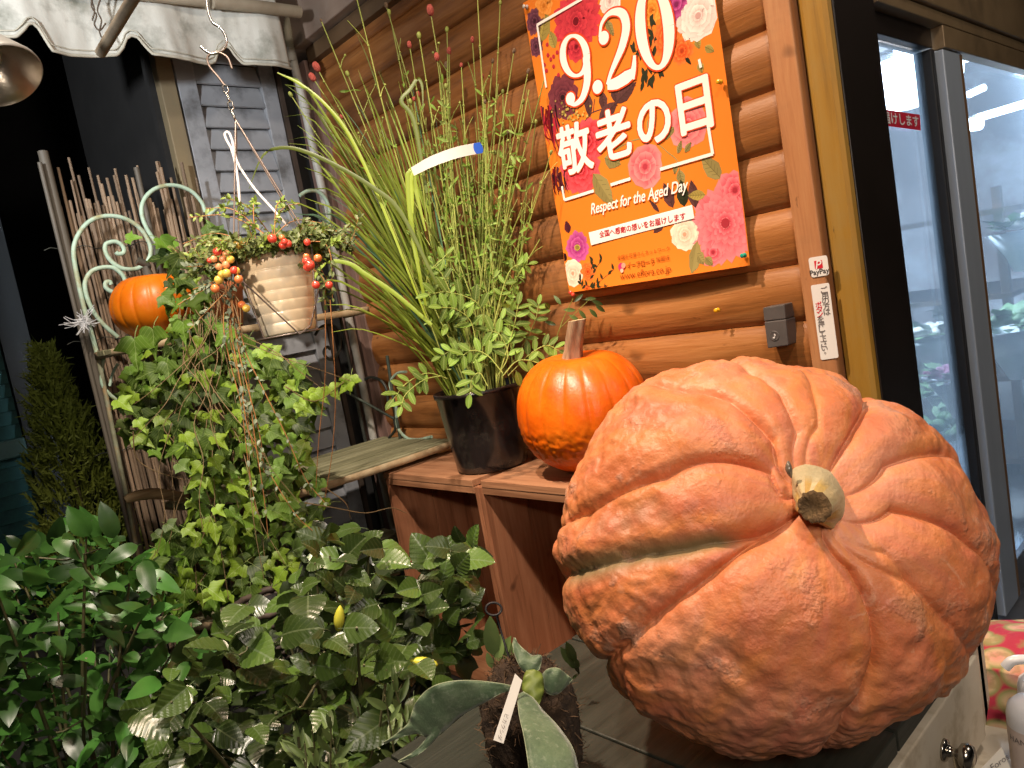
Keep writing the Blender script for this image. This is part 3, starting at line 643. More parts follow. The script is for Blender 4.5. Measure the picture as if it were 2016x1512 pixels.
# the old bowed edge board showing left of the ivy
bp = [onx(x, y, XB + 0.16) for x, y in ((246, 985), (262, 978), (300, 972), (345, 976), (420, 990))]
b.ribbon(smooth_path(bp, 5), [0.008, 0.012, 0.014, 0.013, 0.012], Vector((0.15, 0, 1))); b.build('edge_board', wood('bleached_edge_board', (0.14, 0.09, 0.045), (0.27, 0.18, 0.09), (0.4, 0.3, 0.17), 'y', 9, 0.7, 0.05, 0.001), rack, solid=0.014)
# cobweb like tuft of white thread tied to the frame
b = MB(); c = onx(165, 632, XB + 0.02); rnd = random.Random(5)
for k in range(60):
    d = Vector((rnd.gauss(0, 0.4), rnd.gauss(0, 1) * 0.8, rnd.gauss(-0.2, 0.9))).normalized(); L = rnd.uniform(0.015, 0.05) * (1.2 if abs(d.y) > 0.6 else 0.9)
    b.tube(smooth_path([c + Vector((rnd.gauss(0, .003), rnd.gauss(0, .012), rnd.gauss(0, .004))), c + d * L * 0.5 + Vector((0, 0, rnd.gauss(0, 0.006))), c + d * L], 3), 0.0009, 4)
o = b.build('white_thread_tuft', surf('white_thread', [(0.62, 0.64, 0.66), (0.75, 0.77, 0.8)], 10, 0.8), loc=c); tag(o, 'frayed tuft of white thread tied to the green rack frame', 'thread tuft')

# ================================================================ reflector lamp at the top left corner
c = at(-22, 116, 1.30); ax_ = (ray(62, 168) - ray(-8, 118)).normalized(); ax_ = (ax_ * 0.72 - ray(0, 100).normalized() * 0.30 + Vector((0, 0, -0.55))).normalized()
MM = Matrix.Translation(c) @ ax_.to_track_quat('Z', 'Y').to_matrix().to_4x4() @ Matrix.Scale(0.80, 4)
fl = thing('reflector_lamp', 'unlit round steel reflector floodlight under the awning', 'lamp', c)
b = MB(); b.lathe([(0.012, -0.085), (0.03, -0.082), (0.036, -0.05), (0.052, -0.03), (0.078, 0.03), (0.085, 0.045), (0.086, 0.052), (0.083, 0.054)], 40, MM); b.build('housing', surf('grey_lamp_housing', [(0.26, 0.26, 0.24), (0.34, 0.33, 0.31)], 9, 0.45, metal=0.4), fl)
b = MB(); b.lathe([(0.083, 0.054), (0.081, 0.046), (0.074, 0.028), (0.055, -0.005), (0.03, -0.028), (0.0, -0.034)], 40, MM); b.build('reflector', surf('dull_reflector', [(0.55, 0.50, 0.42), (0.68, 0.62, 0.54)], 30, 0.28, metal=0.9, bmp=0.001), fl)
b = MB(); b.sphere(MM @ Vector((0, 0, -0.008)), 0.022, 14, 10); b.build('bulb', surf('bulb_glass', [(0.45, 0.40, 0.34), (0.5, 0.45, 0.38)], 5, 0.15, coat=0.5), fl)
b = MB(); b.tube([MM @ Vector((0, 0, -0.085)), MM @ Vector((0, 0, -0.12)), c + Vector((-0.02, -0.05, 0.35))], 0.012, 10); b.build('bracket_arm', M_iron, fl)
# ================================================================ poster
YP = -0.030
def pw(px, py):                       # a point of the print, as (x, z) on the wall
    q = ony(px, py, YP); return (q[0], q[2])
PBL, PBR, PTL = pw(1122, 576), pw(1479, 522), pw(1028, 6)
PTR = (PTL[0] + PBR[0] - PBL[0], PTL[1] + PBR[1] - PBL[1])
def psurf(x, z, lay=0):
    """the sheet: pinned at the corners, loose at the foot and over the log joints"""
    u = (x - PBL[0]) / (PBR[0] - PBL[0]); v = (z - PBL[1]) / (PTL[1] - PBL[1])
    y = -0.0275 - 0.012 * math.exp(-v * 9) * (0.35 + math.sin(math.pi * min(max(u * 0.93, 0), 1)))
    y -= 0.004 * math.exp(-((u) / 0.05) ** 2) * math.exp(-((v - 0.2) / 0.2) ** 2) * (0.5 + 0.5 * math.sin(v * 22))
    return Vector((x, y - 0.00028 * lay, z))
poster = thing('poster', 'large orange floral poster with white 9.20 lettering on log wall', 'poster', ((PBL[0] + PBR[0]) / 2, YP, PBL[1]))
NU, NV = 48, 90; V = []; F = []
for j in range(NV + 1):
    for i in range(NU + 1):
        u, v = i / NU, j / NV
        V.append(psurf(PBL[0] + (PBR[0] - PBL[0]) * u + (PTL[0] - PBL[0]) * v, PBL[1] + (PBR[1] - PBL[1]) * u + (PTL[1] - PBL[1]) * v))
for j in range(NV):
    for i in range(NU):
        a = j * (NU + 1) + i; F.append((a, a + 1, a + NU + 2, a + NU + 1))
b = MB(); b.add(V, F, True); M_paper = surf('orange_printed_paper', [(0.84, 0.210, 0.018), (0.86, 0.225, 0.024)], 4, 0.42, spec=0.35)
b.build('sheet', M_paper, poster)
M_print = print_mat('printed_ink')
def clampp(x, z, m=0.0015):
    v = (z - PBL[1]) / (PTL[1] - PBL[1]); v = min(max(v, 0.002), 0.998)
    xl = PBL[0] + (PTL[0] - PBL[0]) * v + m; xr = xl + (PBR[0] - PBL[0]) - 2 * m
    x = min(max(x, xl), xr); u = (x - xl) / (xr - xl); zl = PBL[1] + (PBR[1] - PBL[1]) * u
    return x, min(max(z, zl + m), zl + (PTL[1] - PBL[1]) - m)
class Art(MB):
    def poly(s, pts, col, lay, px=True):
        W = [pw(*p) if px else p for p in pts]
        c = (sum(p[0] for p in W) / len(W), sum(p[1] for p in W) / len(W))
        W = [clampp(*p) for p in W]; c = clampp(*c)
        s.add([psurf(*p, lay) for p in W] + [psurf(*c, lay)], [(i, (i + 1) % len(W), len(W)) for i in range(len(W))], False, 0, col)
    def stroke(s, pts, w, col, lay, n=6, px=True):
        P = [Vector((*(pw(*p) if px else p), 0)) for p in pts]; P = smooth_path(P, n) if len(P) > 2 else P
        W = resample_widths(w, len(P)) if isinstance(w, (list, tuple)) else [w] * len(P); L = []; Rr = []
        for i, p in enumerate(P):
            t = (P[min(i + 1, len(P) - 1)] - P[max(i - 1, 0)]).normalized(); nrm = Vector((-t.y, t.x, 0))
            L.append(clampp(*(p + nrm * W[i]).xy)); Rr.append(clampp(*(p - nrm * W[i]).xy))
        VV = [psurf(*q, lay) for pair in zip(L, Rr) for q in pair]
        s.add(VV, [(2 * i, 2 * i + 1, 2 * i + 3, 2 * i + 2) for i in range(len(P) - 1)], False, 0, col)
    def disc(s, p, r, col, lay, n=14, px=True):
        c = pw(*p) if px else p
        s.poly([(c[0] + r * math.cos(6.2832 * i / n), c[1] + r * math.sin(6.2832 * i / n)) for i in range(n)], col, lay, px=False)
UPX = 0.00143       # metres per photo pixel at the poster
def Z3(x, y): return (1000 + x / 3.6, y / 3.6)
def Z4(x, y): return (1040 + x / 4.032, 300 + y / 4.032)
def shade(c, k): return tuple(min(max(x * k, 0), 1) for x in c)
def dahlia(p, r, cols, layers=5, n=16, lay=1, sharp=0.5, squash=1.0, seed=0, core=0.0):
    """layered printed petals, each with a darker foot and a pale tip"""
    rnd = random.Random(seed + int(p[0] * 3)); c = pw(*p); R = r * UPX; b = Art()
    for L in range(layers):
        f = 1 - L / layers * (1 - core); k = max(int(n * (0.55 + 0.45 * f)), 6); off = rnd.random()
        for i in range(k):
            q = 6.2832 * (i + off) / k + rnd.gauss(0, 0.06); rr = R * f * rnd.uniform(0.9, 1.08); w = R * f * (2.4 / k) * 1.5
            d = (math.cos(q), math.sin(q) * squash); e = (-math.sin(q), math.cos(q) * squash)
            r0 = rr * 0.25
            def P(t, s): return clampp(c[0] + d[0] * (r0 + (rr - r0) * t) + e[0] * w * s, c[1] + d[1] * (r0 + (rr - r0) * t) + e[1] * w * s)
            col = cols[1]; dk = cols[0]; lt = cols[2]; kk = rnd.uniform(0.88, 1.12); y = lay + L * 0.9 + (i % 2) * 0.35
            pts = [P(0, -.35), P(.45, -1), P(.8, -.85 + sharp * .3), P(1, 0), P(.8, .85 - sharp * .3), P(.45, 1), P(0, .35)]
            b.add([psurf(*q_, y) for q_ in pts], [(0, 1, 5, 6), (1, 2, 4, 5), (2, 3, 4)], False, 0, None)
            for fi, cc in zip((-3, -2, -1), ([dk, shade(col, kk), shade(col, kk), dk], [shade(col, kk), shade(lt, kk), shade(lt, kk), shade(col, kk)], [shade(lt, kk), shade(lt, kk * 1.05), shade(lt, kk)])):
                b.col[fi] = cc
            b.add([psurf(*P(0.1, -.05), y + .2), psurf(*P(0.1, .05), y + .2), psurf(*P(.85, 0), y + .2)], [(0, 1, 2)], False, 0, shade(dk, 1.1))
    b.disc(p, R * 0.12, cols[0], lay + layers, 9)
    o = b.build('printed_flower', M_print, poster); return o
def pleaf(p, ang, L, w, col, lay=1, vein=True, b=None):
    own = b is None; b = b or Art(); c = pw(*p); a = math.radians(ang); d = (math.cos(a), math.sin(a)); e = (-d[1], d[0]); L *= UPX; w *= UPX
    out = [(0, 0), (.15, .6), (.4, 1), (.7, .7), (1, 0), (.7, -.7), (.4, -1), (.15, -.6)]
    P = lambda t, s: (c[0] + d[0] * L * t + e[0] * w * s, c[1] + d[1] * L * t + e[1] * w * s)
    b.poly([P(*q) for q in out[:5]], col, lay, px=False); b.poly([P(*q) for q in [out[0]] + out[4:]], shade(col, 0.8), lay, px=False)
    if vein:
        dk = shade(col, 0.5); b.stroke([P(0, 0), P(.5, .02), P(.97, 0)], 0.0007, dk, lay + .3, px=False)
        for t in (.2, .35, .5, .65, .8):
            for sg in (1, -1): b.stroke([P(t, 0), P(t + .12, sg * .62 * (1 - abs(t - .4)))], 0.0005, dk, lay + .3, px=False)
    if own: return b.build('printed_leaf', M_print, poster)
RED = (hexc('7e1420'), hexc('c9303a'), hexc('e0525a')); PINK = (hexc('a8303c'), hexc('e25a66'), hexc('f07f84')); BURG = (hexc('2c1118'), hexc('5a2430'), hexc('76363f'))
CRIM = (hexc('6e0f1c'), hexc('b92a3a'), hexc('cf3c46')); PEACH = (hexc('d49a7c'), hexc('f0c4a8'), hexc('f8d9c2')); PALE_ = (hexc('c9a09a'), hexc('ecd0c8'), hexc('f6e2da'))
MAG = (hexc('7a1c52'), hexc('b03a80'), hexc('c65a98')); ORG = (hexc('b23a10'), hexc('e2561e'), hexc('f07a36')); PLUM = (hexc('3a1a26'), hexc('5e3040'), hexc('7a4454')); COR = (hexc('b43a48'), hexc('e46a70'), hexc('f28a88'))
SAGE = hexc('9a8a52'); OLIVE = hexc('b09a4e'); DKG = hexc('2f3320'); PURL = hexc('5d3a38')
for spec_ in [(Z3(185, 150), 22, PLUM, 3, 11, .9), (Z3(195, 330), 17, PLUM, 3, 9, .9), (Z3(250, 40), 20, (hexc('c87020'), hexc('e88c34'), hexc('ee9c48')), 3, 9, .6), (Z3(480, 150), 52, CRIM, 6, 18, .5), (Z3(480, 330), 24, CRIM, 3, 10, .5), (Z3(720, 10), 22, PALE_, 4, 9, .2),
              (Z3(1010, 70), 22, (hexc('c66414'), hexc('e88a28'), hexc('f0a040')), 3, 10, .6), (Z3(1190, 30), 27, MAG, 3, 9, .4), (Z3(1345, 110), 37, PALE_, 5, 10, .2), (Z3(1120, 260), 28, ORG, 4, 14, .8), (Z3(1230, 360), 20, ORG, 3, 12, .9),
              (Z3(385, 690), 38, BURG, 6, 12, .3), (Z3(560, 1000), 40, RED, 4, 12, .4), (Z3(510, 1200), 46, RED, 5, 14, .5), (Z3(1270, 880), 34, COR, 4, 8, .2), (Z3(1260, 770), 17, COR, 3, 7, .3), (Z3(970, 1180), 34, COR, 3, 6, .1),
              (Z4(1570, 560), 60, PINK, 7, 20, .6), (Z4(1480, 790), 22, PINK, 3, 9, .4), (Z4(1640, 300), 30, PINK, 3, 10, .6), (Z4(1250, 650), 27, PEACH, 5, 10, .1), (Z4(390, 750), 27, MAG, 3, 12, .3), (Z4(360, 960), 25, PEACH, 4, 9, .1), (Z4(480, 945), 18, ORG, 4, 12, .6), (Z4(480, 1080), 9, ORG, 2, 9, .8)]:
    dahlia(spec_[0], spec_[1], spec_[2], spec_[3], spec_[4], 1, spec_[5])
b = Art(); b.disc(Z4(392, 755), 5.5 * UPX, hexc('8a7a3a'), 6); 
for k in range(16):
    q = k * 0.39; b.disc((Z4(392, 755)[0] + 5 * math.cos(q), Z4(392, 755)[1] + 5 * math.sin(q)), 1.1 * UPX, hexc('c9a94a'), 6.4, 6)
b.build('printed_stamens', M_print, poster)
for k, (p, a, L, w, c) in enumerate([(Z3(230, 300), 60, 50, 16, OLIVE), (Z3(330, 340), 100, 30, 10, OLIVE), (Z3(690, 140), -70, 30, 7, SAGE), (Z3(560, 660), -95, 38, 9, PURL), (Z3(660, 650), -90, 32, 9, PURL), (Z3(740, 610), -85, 28, 8, PURL), (Z3(760, 730), 22, 48, 11, PURL), (Z3(640, 850), 20, 46, 12, PURL),
        (Z3(990, 940), 55, 34, 9, SAGE), (Z3(1060, 980), 10, 36, 9, SAGE), (Z3(680, 1120), -30, 36, 13, SAGE), (Z3(600, 1230), -62, 68, 17, SAGE), (Z3(1210, 1200), -85, 28, 8, SAGE), (Z3(1190, 1150), -110, 18, 5, SAGE), (Z3(1200, 1090), 60, 20, 5, SAGE), (Z3(1250, 1080), 40, 18, 5, SAGE),
        (Z4(1530, 210), 125, 48, 13, SAGE), (Z4(1350, 700), -105, 56, 11, SAGE), (Z4(1340, 780), -60, 26, 9, SAGE), (Z4(1420, 830), -50, 18, 7, SAGE), (Z4(1150, 440), 105, 42, 10, PURL), (Z4(1240, 430), 90, 40, 11, DKG), (Z4(1330, 440), 92, 42, 10, PURL), (Z4(1040, 470), 125, 26, 4, PURL), (Z4(1000, 640), 35, 34, 8, PURL), (Z4(1150, 560), 160, 40, 6, PURL), (Z4(320, 640), 95, 22, 8, BURG[1]), (Z4(310, 850), 140, 18, 8, BURG[0]),
        (Z3(1330, 270), -80, 16, 6, OLIVE), (Z3(1390, 330), -40, 18, 6, OLIVE), (Z3(1350, 440), -80, 16, 6, OLIVE), (Z3(1400, 1380), 170, 30, 8, OLIVE), (Z3(1280, 280), 60, 22, 6, DKG), (Z3(1250, 400), -60, 16, 3, DKG)]):
    pleaf(p, a, L, w, c, 1 + (k % 4) * 0.6)
b = Art(); rnd = random.Random(9)     # dark sprigs with small almond leaves, and twigs
for (x0, y0, x1, y1) in [(1000, 430, 950, 600), (1010, 330, 880, 370), (1040, 320, 1000, 130), (1090, 460, 1000, 560)]:
    for k in range(7):
        t = k / 6; pleaf(Z3(lerp(x0, x1, t), lerp(y0, y1, t)), rnd.choice((-115, -70, 120, 60)) + rnd.gauss(0, 15), 16, 3.4, DKG, 2 + 0.1 * k, False, b)
    b.stroke([Z3(x0, y0), Z3(x1, y1)], 0.0008, DKG, 1.8)
for (x0, y0, x1, y1) in [(520, 1080, 690, 930), (560, 1060, 640, 1090), (480, 1060, 580, 1090), (520, 960, 590, 850), (500, 1000, 520, 860), (440, 1080, 420, 1010)]:
    for k in range(5):
        t = k / 4; pleaf(Z4(lerp(x0, x1, t), lerp(y0, y1, t)), rnd.uniform(20, 160), 12, 2.6, DKG, 2 + 0.1 * k, False, b)
    b.stroke([Z4(x0, y0), Z4(x1, y1)], 0.0007, DKG, 1.8)
b.stroke([Z3(540, 860), Z3(590, 800), Z3(700, 760), Z3(740, 730)], 0.0012, PURL, 1.6); b.stroke([Z3(600, 800), Z3(610, 700)], 0.0011, PURL, 1.6)
b.stroke([Z3(760, 1060), Z3(870, 1000), Z3(1000, 970)], 0.0015, SAGE, 1.6); b.stroke([Z3(1050, 1010), Z3(1130, 1080), Z3(1190, 1130), Z3(1215, 1200)], 0.0012, SAGE, 1.6)
b.build('printed_sprigs', M_print, poster)
b = Art()
for k in range(46): b.disc(Z3(rnd.gauss(440, 52), rnd.gauss(800, 50)), rnd.uniform(1.2, 2.6) * UPX, rnd.choice((OLIVE, hexc('c9ab5a'), hexc('84743a'))), 7.5 + 0.05 * k, 7)
for (x, y) in ((275, 315), (280, 390), (320, 400), (255, 460), (270, 500), (320, 470), (355, 530), (300, 420), (345, 370)): b.disc(Z3(x, y), 3.4 * UPX, CRIM[1], 4, 8)
b.build('printed_berries', M_print, poster)['kind'] = 'stuff'
b = Art()                              # burgundy tassels hanging down the left edge
for k in range(26):
    x = rnd.uniform(225, 340); y = rnd.uniform(740, 860); b.stroke([Z3(x, y), Z3(x + rnd.gauss(8, 14), y + 110), Z3(x + rnd.gauss(40, 22), y + rnd.uniform(170, 260))], [.0028, .0022, .0004], rnd.choice((BURG[0], CRIM[0], BURG[1], CRIM[1])), 2 + 0.1 * k)
for k in range(24):
    x = rnd.uniform(310, 400); y = rnd.uniform(1180, 1260); b.stroke([Z3(x, y), Z3(x + rnd.gauss(8, 10), y + 60), Z3(x + rnd.gauss(26, 20), y + rnd.uniform(90, 150))], [.0026, .002, .0004], rnd.choice((BURG[0], CRIM[0], BURG[1])), 2 + 0.1 * k)
b.build('printed_tassels', M_print, poster)
INK = hexc('fbf0e8'); LW = 10.5
for pts_, w_ in (([Z3(205, 178), Z3(525, -8)], 0.0032), ([Z3(207, 172), Z3(272, 620)], 0.0028), ([Z3(402, 1417), Z3(610, 1352)], 0.0034), ([Z3(730, 1310), Z3(870, 1266)], 0.0034), ([Z3(1080, 1200), Z3(1455, 1090)], 0.0034), ([Z3(1453, 1093), Z3(1418, 880)], 0.0034), ([Z3(1368, 480), Z3(1355, 420)], 0.0030), ([Z3(402, 1417), Z3(385, 1320)], 0.0030)):
    b = Art(); b.stroke(pts_, w_, INK, LW); b.build('frame_line', M_print, poster)
HALO = hexc('e0481c')
def digits(g, lay, col):
    b = Art(); s = UPX / 3.6
    def ring(cx, cy, rx, ry, tilt, wt, ws):
        P = []; W = []; a = math.radians(tilt)
        for i in range(49):
            q = 6.2832 * i / 48; x, y = rx * math.cos(q), ry * math.sin(q)
            P.append(Z3(cx + x * math.cos(a) - y * math.sin(a), cy + x * math.sin(a) + y * math.cos(a))); W.append((lerp(wt, ws, abs(math.cos(q)) ** 1.5) + g) * s)
        b.stroke(P, W, col, lay, 2)
    ring(474, 395, 84, 142, -6, 9, 25)
    b.stroke([Z3(554, 400), Z3(562, 500), Z3(560, 590), Z3(530, 690), Z3(480, 738), Z3(440, 735)], [(w + g) * s for w in (25, 27, 25, 20, 12, 8)], col, lay + .1)
    b.disc(Z3(444, 700), (36 + g) * s, col, lay + .2, 20)
    b.disc(Z3(636, 616), (37 + g) * s, col, lay + .2, 22)
    b.disc(Z3(680, 268), (36 + g) * s, col, lay + .2, 20)
    b.stroke([Z3(652, 262), Z3(664, 170), Z3(712, 100), Z3(775, 82), Z3(822, 112), Z3(838, 200), Z3(812, 320), Z3(768, 430), Z3(730, 520), Z3(705, 600)], [(w + g) * s for w in (9, 10, 13, 20, 26, 27, 24, 18, 13, 10)], col, lay + .1)
    b.stroke([Z3(706, 606), Z3(770, 590), Z3(840, 548), Z3(880, 520)], [(w + g) * s for w in (24, 32, 34, 26)], col, lay); b.stroke([Z3(872, 556), Z3(892, 480), Z3(898, 392)], [(w + g) * s for w in (26, 16, 9)], col, lay + .1)
    ring(1040, 195, 100, 285, -5, 12, 34)
    return b
digits(9, LW - 1, HALO).build('digit_halo', M_print, poster); digits(0, LW, INK).build('date_digits', M_print, poster)
ex = (Vector((*pw(1400, 235), 0)) - Vector((*pw(1140, 300), 0)))
def letters(txt, pc, size, col, lay, shear=0, offset=0, wide=None, name='lettering', bold=0.0, ang=None, sq=1.0):
    V, Fc, w, h = text_mesh(txt, size, shear, offset); c = pw(*pc); k = (wide / w) if wide else 1.0
    a = math.atan2(PBR[1] - PBL[1], PBR[0] - PBL[0]) if ang is None else ang
    b = Art()
    # boldness: the thin outline is laid several times, shifted by the stroke's extra half width
    sh_ = [(0, 0)] if not bold else [(bold * math.cos(i * math.pi / 4), bold * math.sin(i * math.pi / 4)) for i in range(8)] + [(0, 0)]
    for n_, (sx, sy) in enumerate(sh_):
        W = []
        for x, y in V:
            x = x * k + sx; y = y * (k * sq if wide else sq) + sy
            W.append(clampp(c[0] + x * math.cos(a) - y * math.sin(a), c[1] + x * math.sin(a) + y * math.cos(a)))
        b.add([psurf(*q, lay + 0.06 * n_) for q in W], Fc, False, 0, col)
    return b
for ch, pc, wd, sq in (('敬', (1131, 292), 0.108, 1.12), ('老', (1207, 264), 0.103, 1.1), ('の', (1287, 240), 0.088, 1.12), ('日', (1367, 208), 0.078, 1.05)):
    letters(ch, pc, 0.1, HALO, LW - .6, wide=wd * 0.95, sq=sq, bold=0.0050).build('kanji_halo', M_print, poster)
    letters(ch, pc, 0.1, INK, LW + .5, wide=wd * 0.95, sq=sq, bold=0.0027).build('kanji_lettering', M_print, poster)
letters('Respect for the Aged Day', (1254, 392), 0.03, INK, LW, shear=0.35, bold=0.0005, wide=0.275, sq=1.35).build('script_lettering', M_print, poster)
b = Art(); b.poly([Z4(484, 636), Z4(1306, 416), Z4(1326, 522), Z4(506, 736)], INK, LW - .5); b.build('white_banner', M_print, poster)
letters('全国へ感謝の想いをお届けします', (1262, 444), 0.02, hexc('b8323a'), LW + .4, bold=0.0004, wide=0.243).build('banner_lettering', M_print, poster)
BRN = hexc('8c4212')
letters('全国お花屋さんネットワーク', (1269, 498), 0.012, BRN, LW, wide=0.148).build('small_lettering', M_print, poster)
letters('イーフローラ', (1266, 518), 0.02, BRN, LW, bold=0.0004, wide=0.078, sq=1.15).build('shop_lettering', M_print, poster)
letters('加盟店', (1310, 508), 0.013, BRN, LW, wide=0.036).build('small_lettering', M_print, poster)
letters('www.eflora.co.jp', (1276, 537), 0.014, BRN, LW, wide=0.144).build('web_lettering', M_print, poster)
b = Art(); b.disc(Z4(758, 905), 6.5 * UPX, hexc('e0306a'), LW, 14); b.disc(Z4(775, 895), 4.5 * UPX, hexc('f09a80'), LW + .3, 12); b.disc(Z4(765, 935), 3.5 * UPX, hexc('f2b8a0'), LW + .4, 12); b.build('flower_logo', M_print, poster)

# ---------------------------------------------------------------- push pins
def pin(px, py, y, mat, label):
    q = ony(px, py, y); b = MB(); R = Matrix.Translation(q) @ Matrix.Rotation(math.radians(90), 4, 'X')
    b.lathe([(0, 0.006), (0.0042, 0.0058), (0.0048, 0.0045), (0.003, 0.003), (0.0026, -0.0025), (0.0050, -0.004), (0.0052, -0.006), (0.0006, -0.0062), (0.0006, -0.016), (0, -0.017)], 14, R)
    o = b.build('push_pin', mat, loc=q); tag(o, label, 'push pin', 'push pins on the wall'); return o
def plastic(name, col, rough=0.2): return surf(name, [col, tuple(c * 1.15 for c in col)], 5, rough, coat=0.4)
pin(1034, 13, -0.036, plastic('clear_pin', (0.6, 0.55, 0.5)), 'clear push pin in the top left corner of the poster')
pin(1463, 503, -0.046, plastic('green_pin', (0.01, 0.33, 0.22)), 'green push pin in the lower right corner of the poster')
pin(1411, 611, -0.034, plastic('yellow_pin', (0.72, 0.36, 0.01)), 'yellow push pin in the bare log below the poster')
pin(1416, 161, -0.042, plastic('amber_pin', (0.7, 0.38, 0.02)), 'yellow push pin on the right edge of the poster')

# ---------------------------------------------------------------- stickers and doorbell on the trim
YT = -0.0312
def decal(pts, y=YT, lay=0): return [ony(px, py, y - 0.0003 * lay) for px, py in pts]
def rounded(c4, r, n=4):
    """rounded corners for a quad of pixels"""
    out = []
    for i in range(4):
        p = Vector((*c4[i], 0)); a = Vector((*c4[i - 1], 0)); d = Vector((*c4[(i + 1) % 4], 0)); u = (a - p).normalized() * r; w = (d - p).normalized() * r
        for k in range(n + 1):
            t = k / n; out.append(tuple((p + u * (1 - t) ** 2 + w * t ** 2).xy))
    return out
M_white = surf('white_sticker_vinyl', [(0.80, 0.77, 0.74), (0.84, 0.82, 0.79)], 6, 0.4)
def sheetprism(name, pts, y, th, mat, parent=None, loc=None):
    P = [ony(px, py, y) for px, py in pts]; n = len(P); Q = [p + Vector((0, th, 0)) for p in P]
    b = MB(); b.add(P + Q, [tuple(range(n))[::-1], tuple(range(n, 2 * n))] + [(i, (i + 1) % n, n + (i + 1) % n, n + i) for i in range(n)]); return b.build(name, mat, parent, loc)
def flat_text(txt, pc, wide, y, up_px, mat, name, parent, size=0.03, offset=0.0, xdir=None, sq=1.0, shear=0):
    V, Fc, w, h = text_mesh(txt, size, shear, 0.0); c = ony(*pc, y); k = wide / w
    upv = (ony(pc[0] + up_px[0], pc[1] + up_px[1], y) - c).normalized(); xv = Vector((upv.z, 0, -upv.x))
    b = MB()
    for n_, (sx, sy) in enumerate([(0, 0)] + ([(bd, 0), (-bd, 0), (0, bd), (0, -bd)] if (bd := min(wide * 0.022, 0.00030)) else [])):
        b.add([c + xv * (x * k + sx) + upv * (yy * k * sq + sy) - Vector((0, 0.00002 * n_, 0)) for x, yy in V], Fc)
    return b.build(name, mat, parent)
st = thing('payment_sticker', 'square white sticker with red logo reading PayPay on trim board', 'sticker', ony(1612, 524, YT))
sheetprism('label_sheet', rounded([(1591, 508), (1628, 502), (1633, 541), (1597, 547)], 6), YT - 0.0006, 0.0006, M_white, st)
M_inkred = surf('red_ink', [(0.60, 0.012, 0.03), (0.66, 0.016, 0.04)], 3, 0.5); M_inkblk = surf('black_ink', [(0.03, 0.025, 0.025), (0.05, 0.04, 0.04)], 3, 0.5); M_inkw = surf('white_ink_print', [(0.82, 0.79, 0.77), (0.84, 0.82, 0.80)], 3, 0.5); M_inkgrey = surf('grey_ink', [(0.16, 0.14, 0.14), (0.2, 0.18, 0.17)], 3, 0.5)
sheetprism('logo_square', rounded([(1602.5, 514), (1618, 511.8), (1620.3, 527.5), (1604.5, 530)], 1.5), YT - 0.0010, 0.0004, M_inkred, st)
flat_text('P', (1611.3, 521), 0.0125, YT - 0.0013, (-0.14, -1), M_inkw, 'logo_letter', st, offset=0.0006, shear=0.25)
flat_text('PayPay', (1613.5, 536.2), 0.037, YT - 0.0010, (-0.16, -1), M_inkblk, 'lettering', st, offset=0.0002)
nt_ = thing('notice_sticker', 'tall white sticker with vertical Japanese writing on trim board', 'sticker', ony(1621, 633, YT))
sheetprism('label_sheet', rounded([(1596, 562), (1632, 556.5), (1651, 704), (1616, 709)], 4), YT - 0.0006, 0.0006, M_white, nt_)
for i, ch in enumerate('ご用の方は'):
    t = i / 4; flat_text(ch, (lerp(1622.5, 1628, t), lerp(571, 614, t)), 0.0128, YT - 0.0010, (-0.13, -1), M_inkgrey, 'lettering', nt_, offset=0.0002)
for i, ch in enumerate('ボタンを押して下さい。'):
    t = i / 10; flat_text(ch, (lerp(1611.5, 1624.5, t), lerp(600, 695, t)), 0.0118 if ch != '。' else 0.004, YT - 0.0010, (-0.13, -1), M_inkred if i < 3 else M_inkgrey, 'lettering', nt_, offset=0.0002)
# doorbell button box
db = thing('doorbell', 'grey doorbell button box with music note on the log wall', 'doorbell', ony(1528, 645, -0.01))
M_bell = surf('grey_plastic', [(0.085, 0.075, 0.072), (0.105, 0.092, 0.088)], 30, 0.42, spec=0.4)
def boxpx(name, pts, y0, y1, mat, parent, bevel=0.002):
    P = [ony(px, py, y0) for px, py in pts]; Q = [Vector((p.x, y1, p.z)) for p in P]
    b = MB(); b.add(P + Q, [(3, 2, 1, 0), (4, 5, 6, 7), (0, 1, 5, 4), (1, 2, 6, 5), (2, 3, 7, 6), (3, 0, 4, 7)]); return b.build(name, mat, parent, bevel=bevel)
boxpx('cap', [(1501.5, 606), (1544, 599), (1546.5, 628), (1504, 633)], -0.046, -0.006, M_bell, db)
boxpx('body', [(1504.2, 634), (1546.7, 629), (1552, 680), (1511, 686)], -0.047, -0.006, M_bell, db)
boxpx('back_plate', [(1509, 612), (1550, 606), (1556, 675), (1517, 680)], -0.012, 0.004, M_gasket, db)
b = MB(); q = ony(1524.5, 661.5, -0.0472); b.lathe([(0.0105, 0.0), (0.0098, 0.0009), (0.0085, 0.0004), (0.0, 0.0001)], 24, Matrix.Translation(q) @ Matrix.Rotation(math.radians(90), 4, 'X')); b.build('push_button', M_bell, db)
b = MB(); nq = ony(1524.5, 661.5, -0.0495); d2 = lambda x, z: nq + Vector((x, 0, z))
b.add([d2(-0.0018 + 0.0021 * math.cos(a), -0.0034 + 0.0016 * math.sin(a)) for a in np.linspace(0, 6.2832, 13)[:-1]], [tuple(range(12))])
b.ribbon([d2(0.0001, -0.0034), d2(0.0001, 0.0048)], 0.0005, Vector((1, 0, 0))); b.ribbon(smooth_path([d2(0.0002, 0.0048), d2(0.0016, 0.0026), d2(0.0026, 0.0016), d2(0.0022, -0.0004)], 4), [0.0005, 0.0008, 0.0003], Vector((0.5, 0, 0.8))); b.build('note_mark', M_inkw, db)
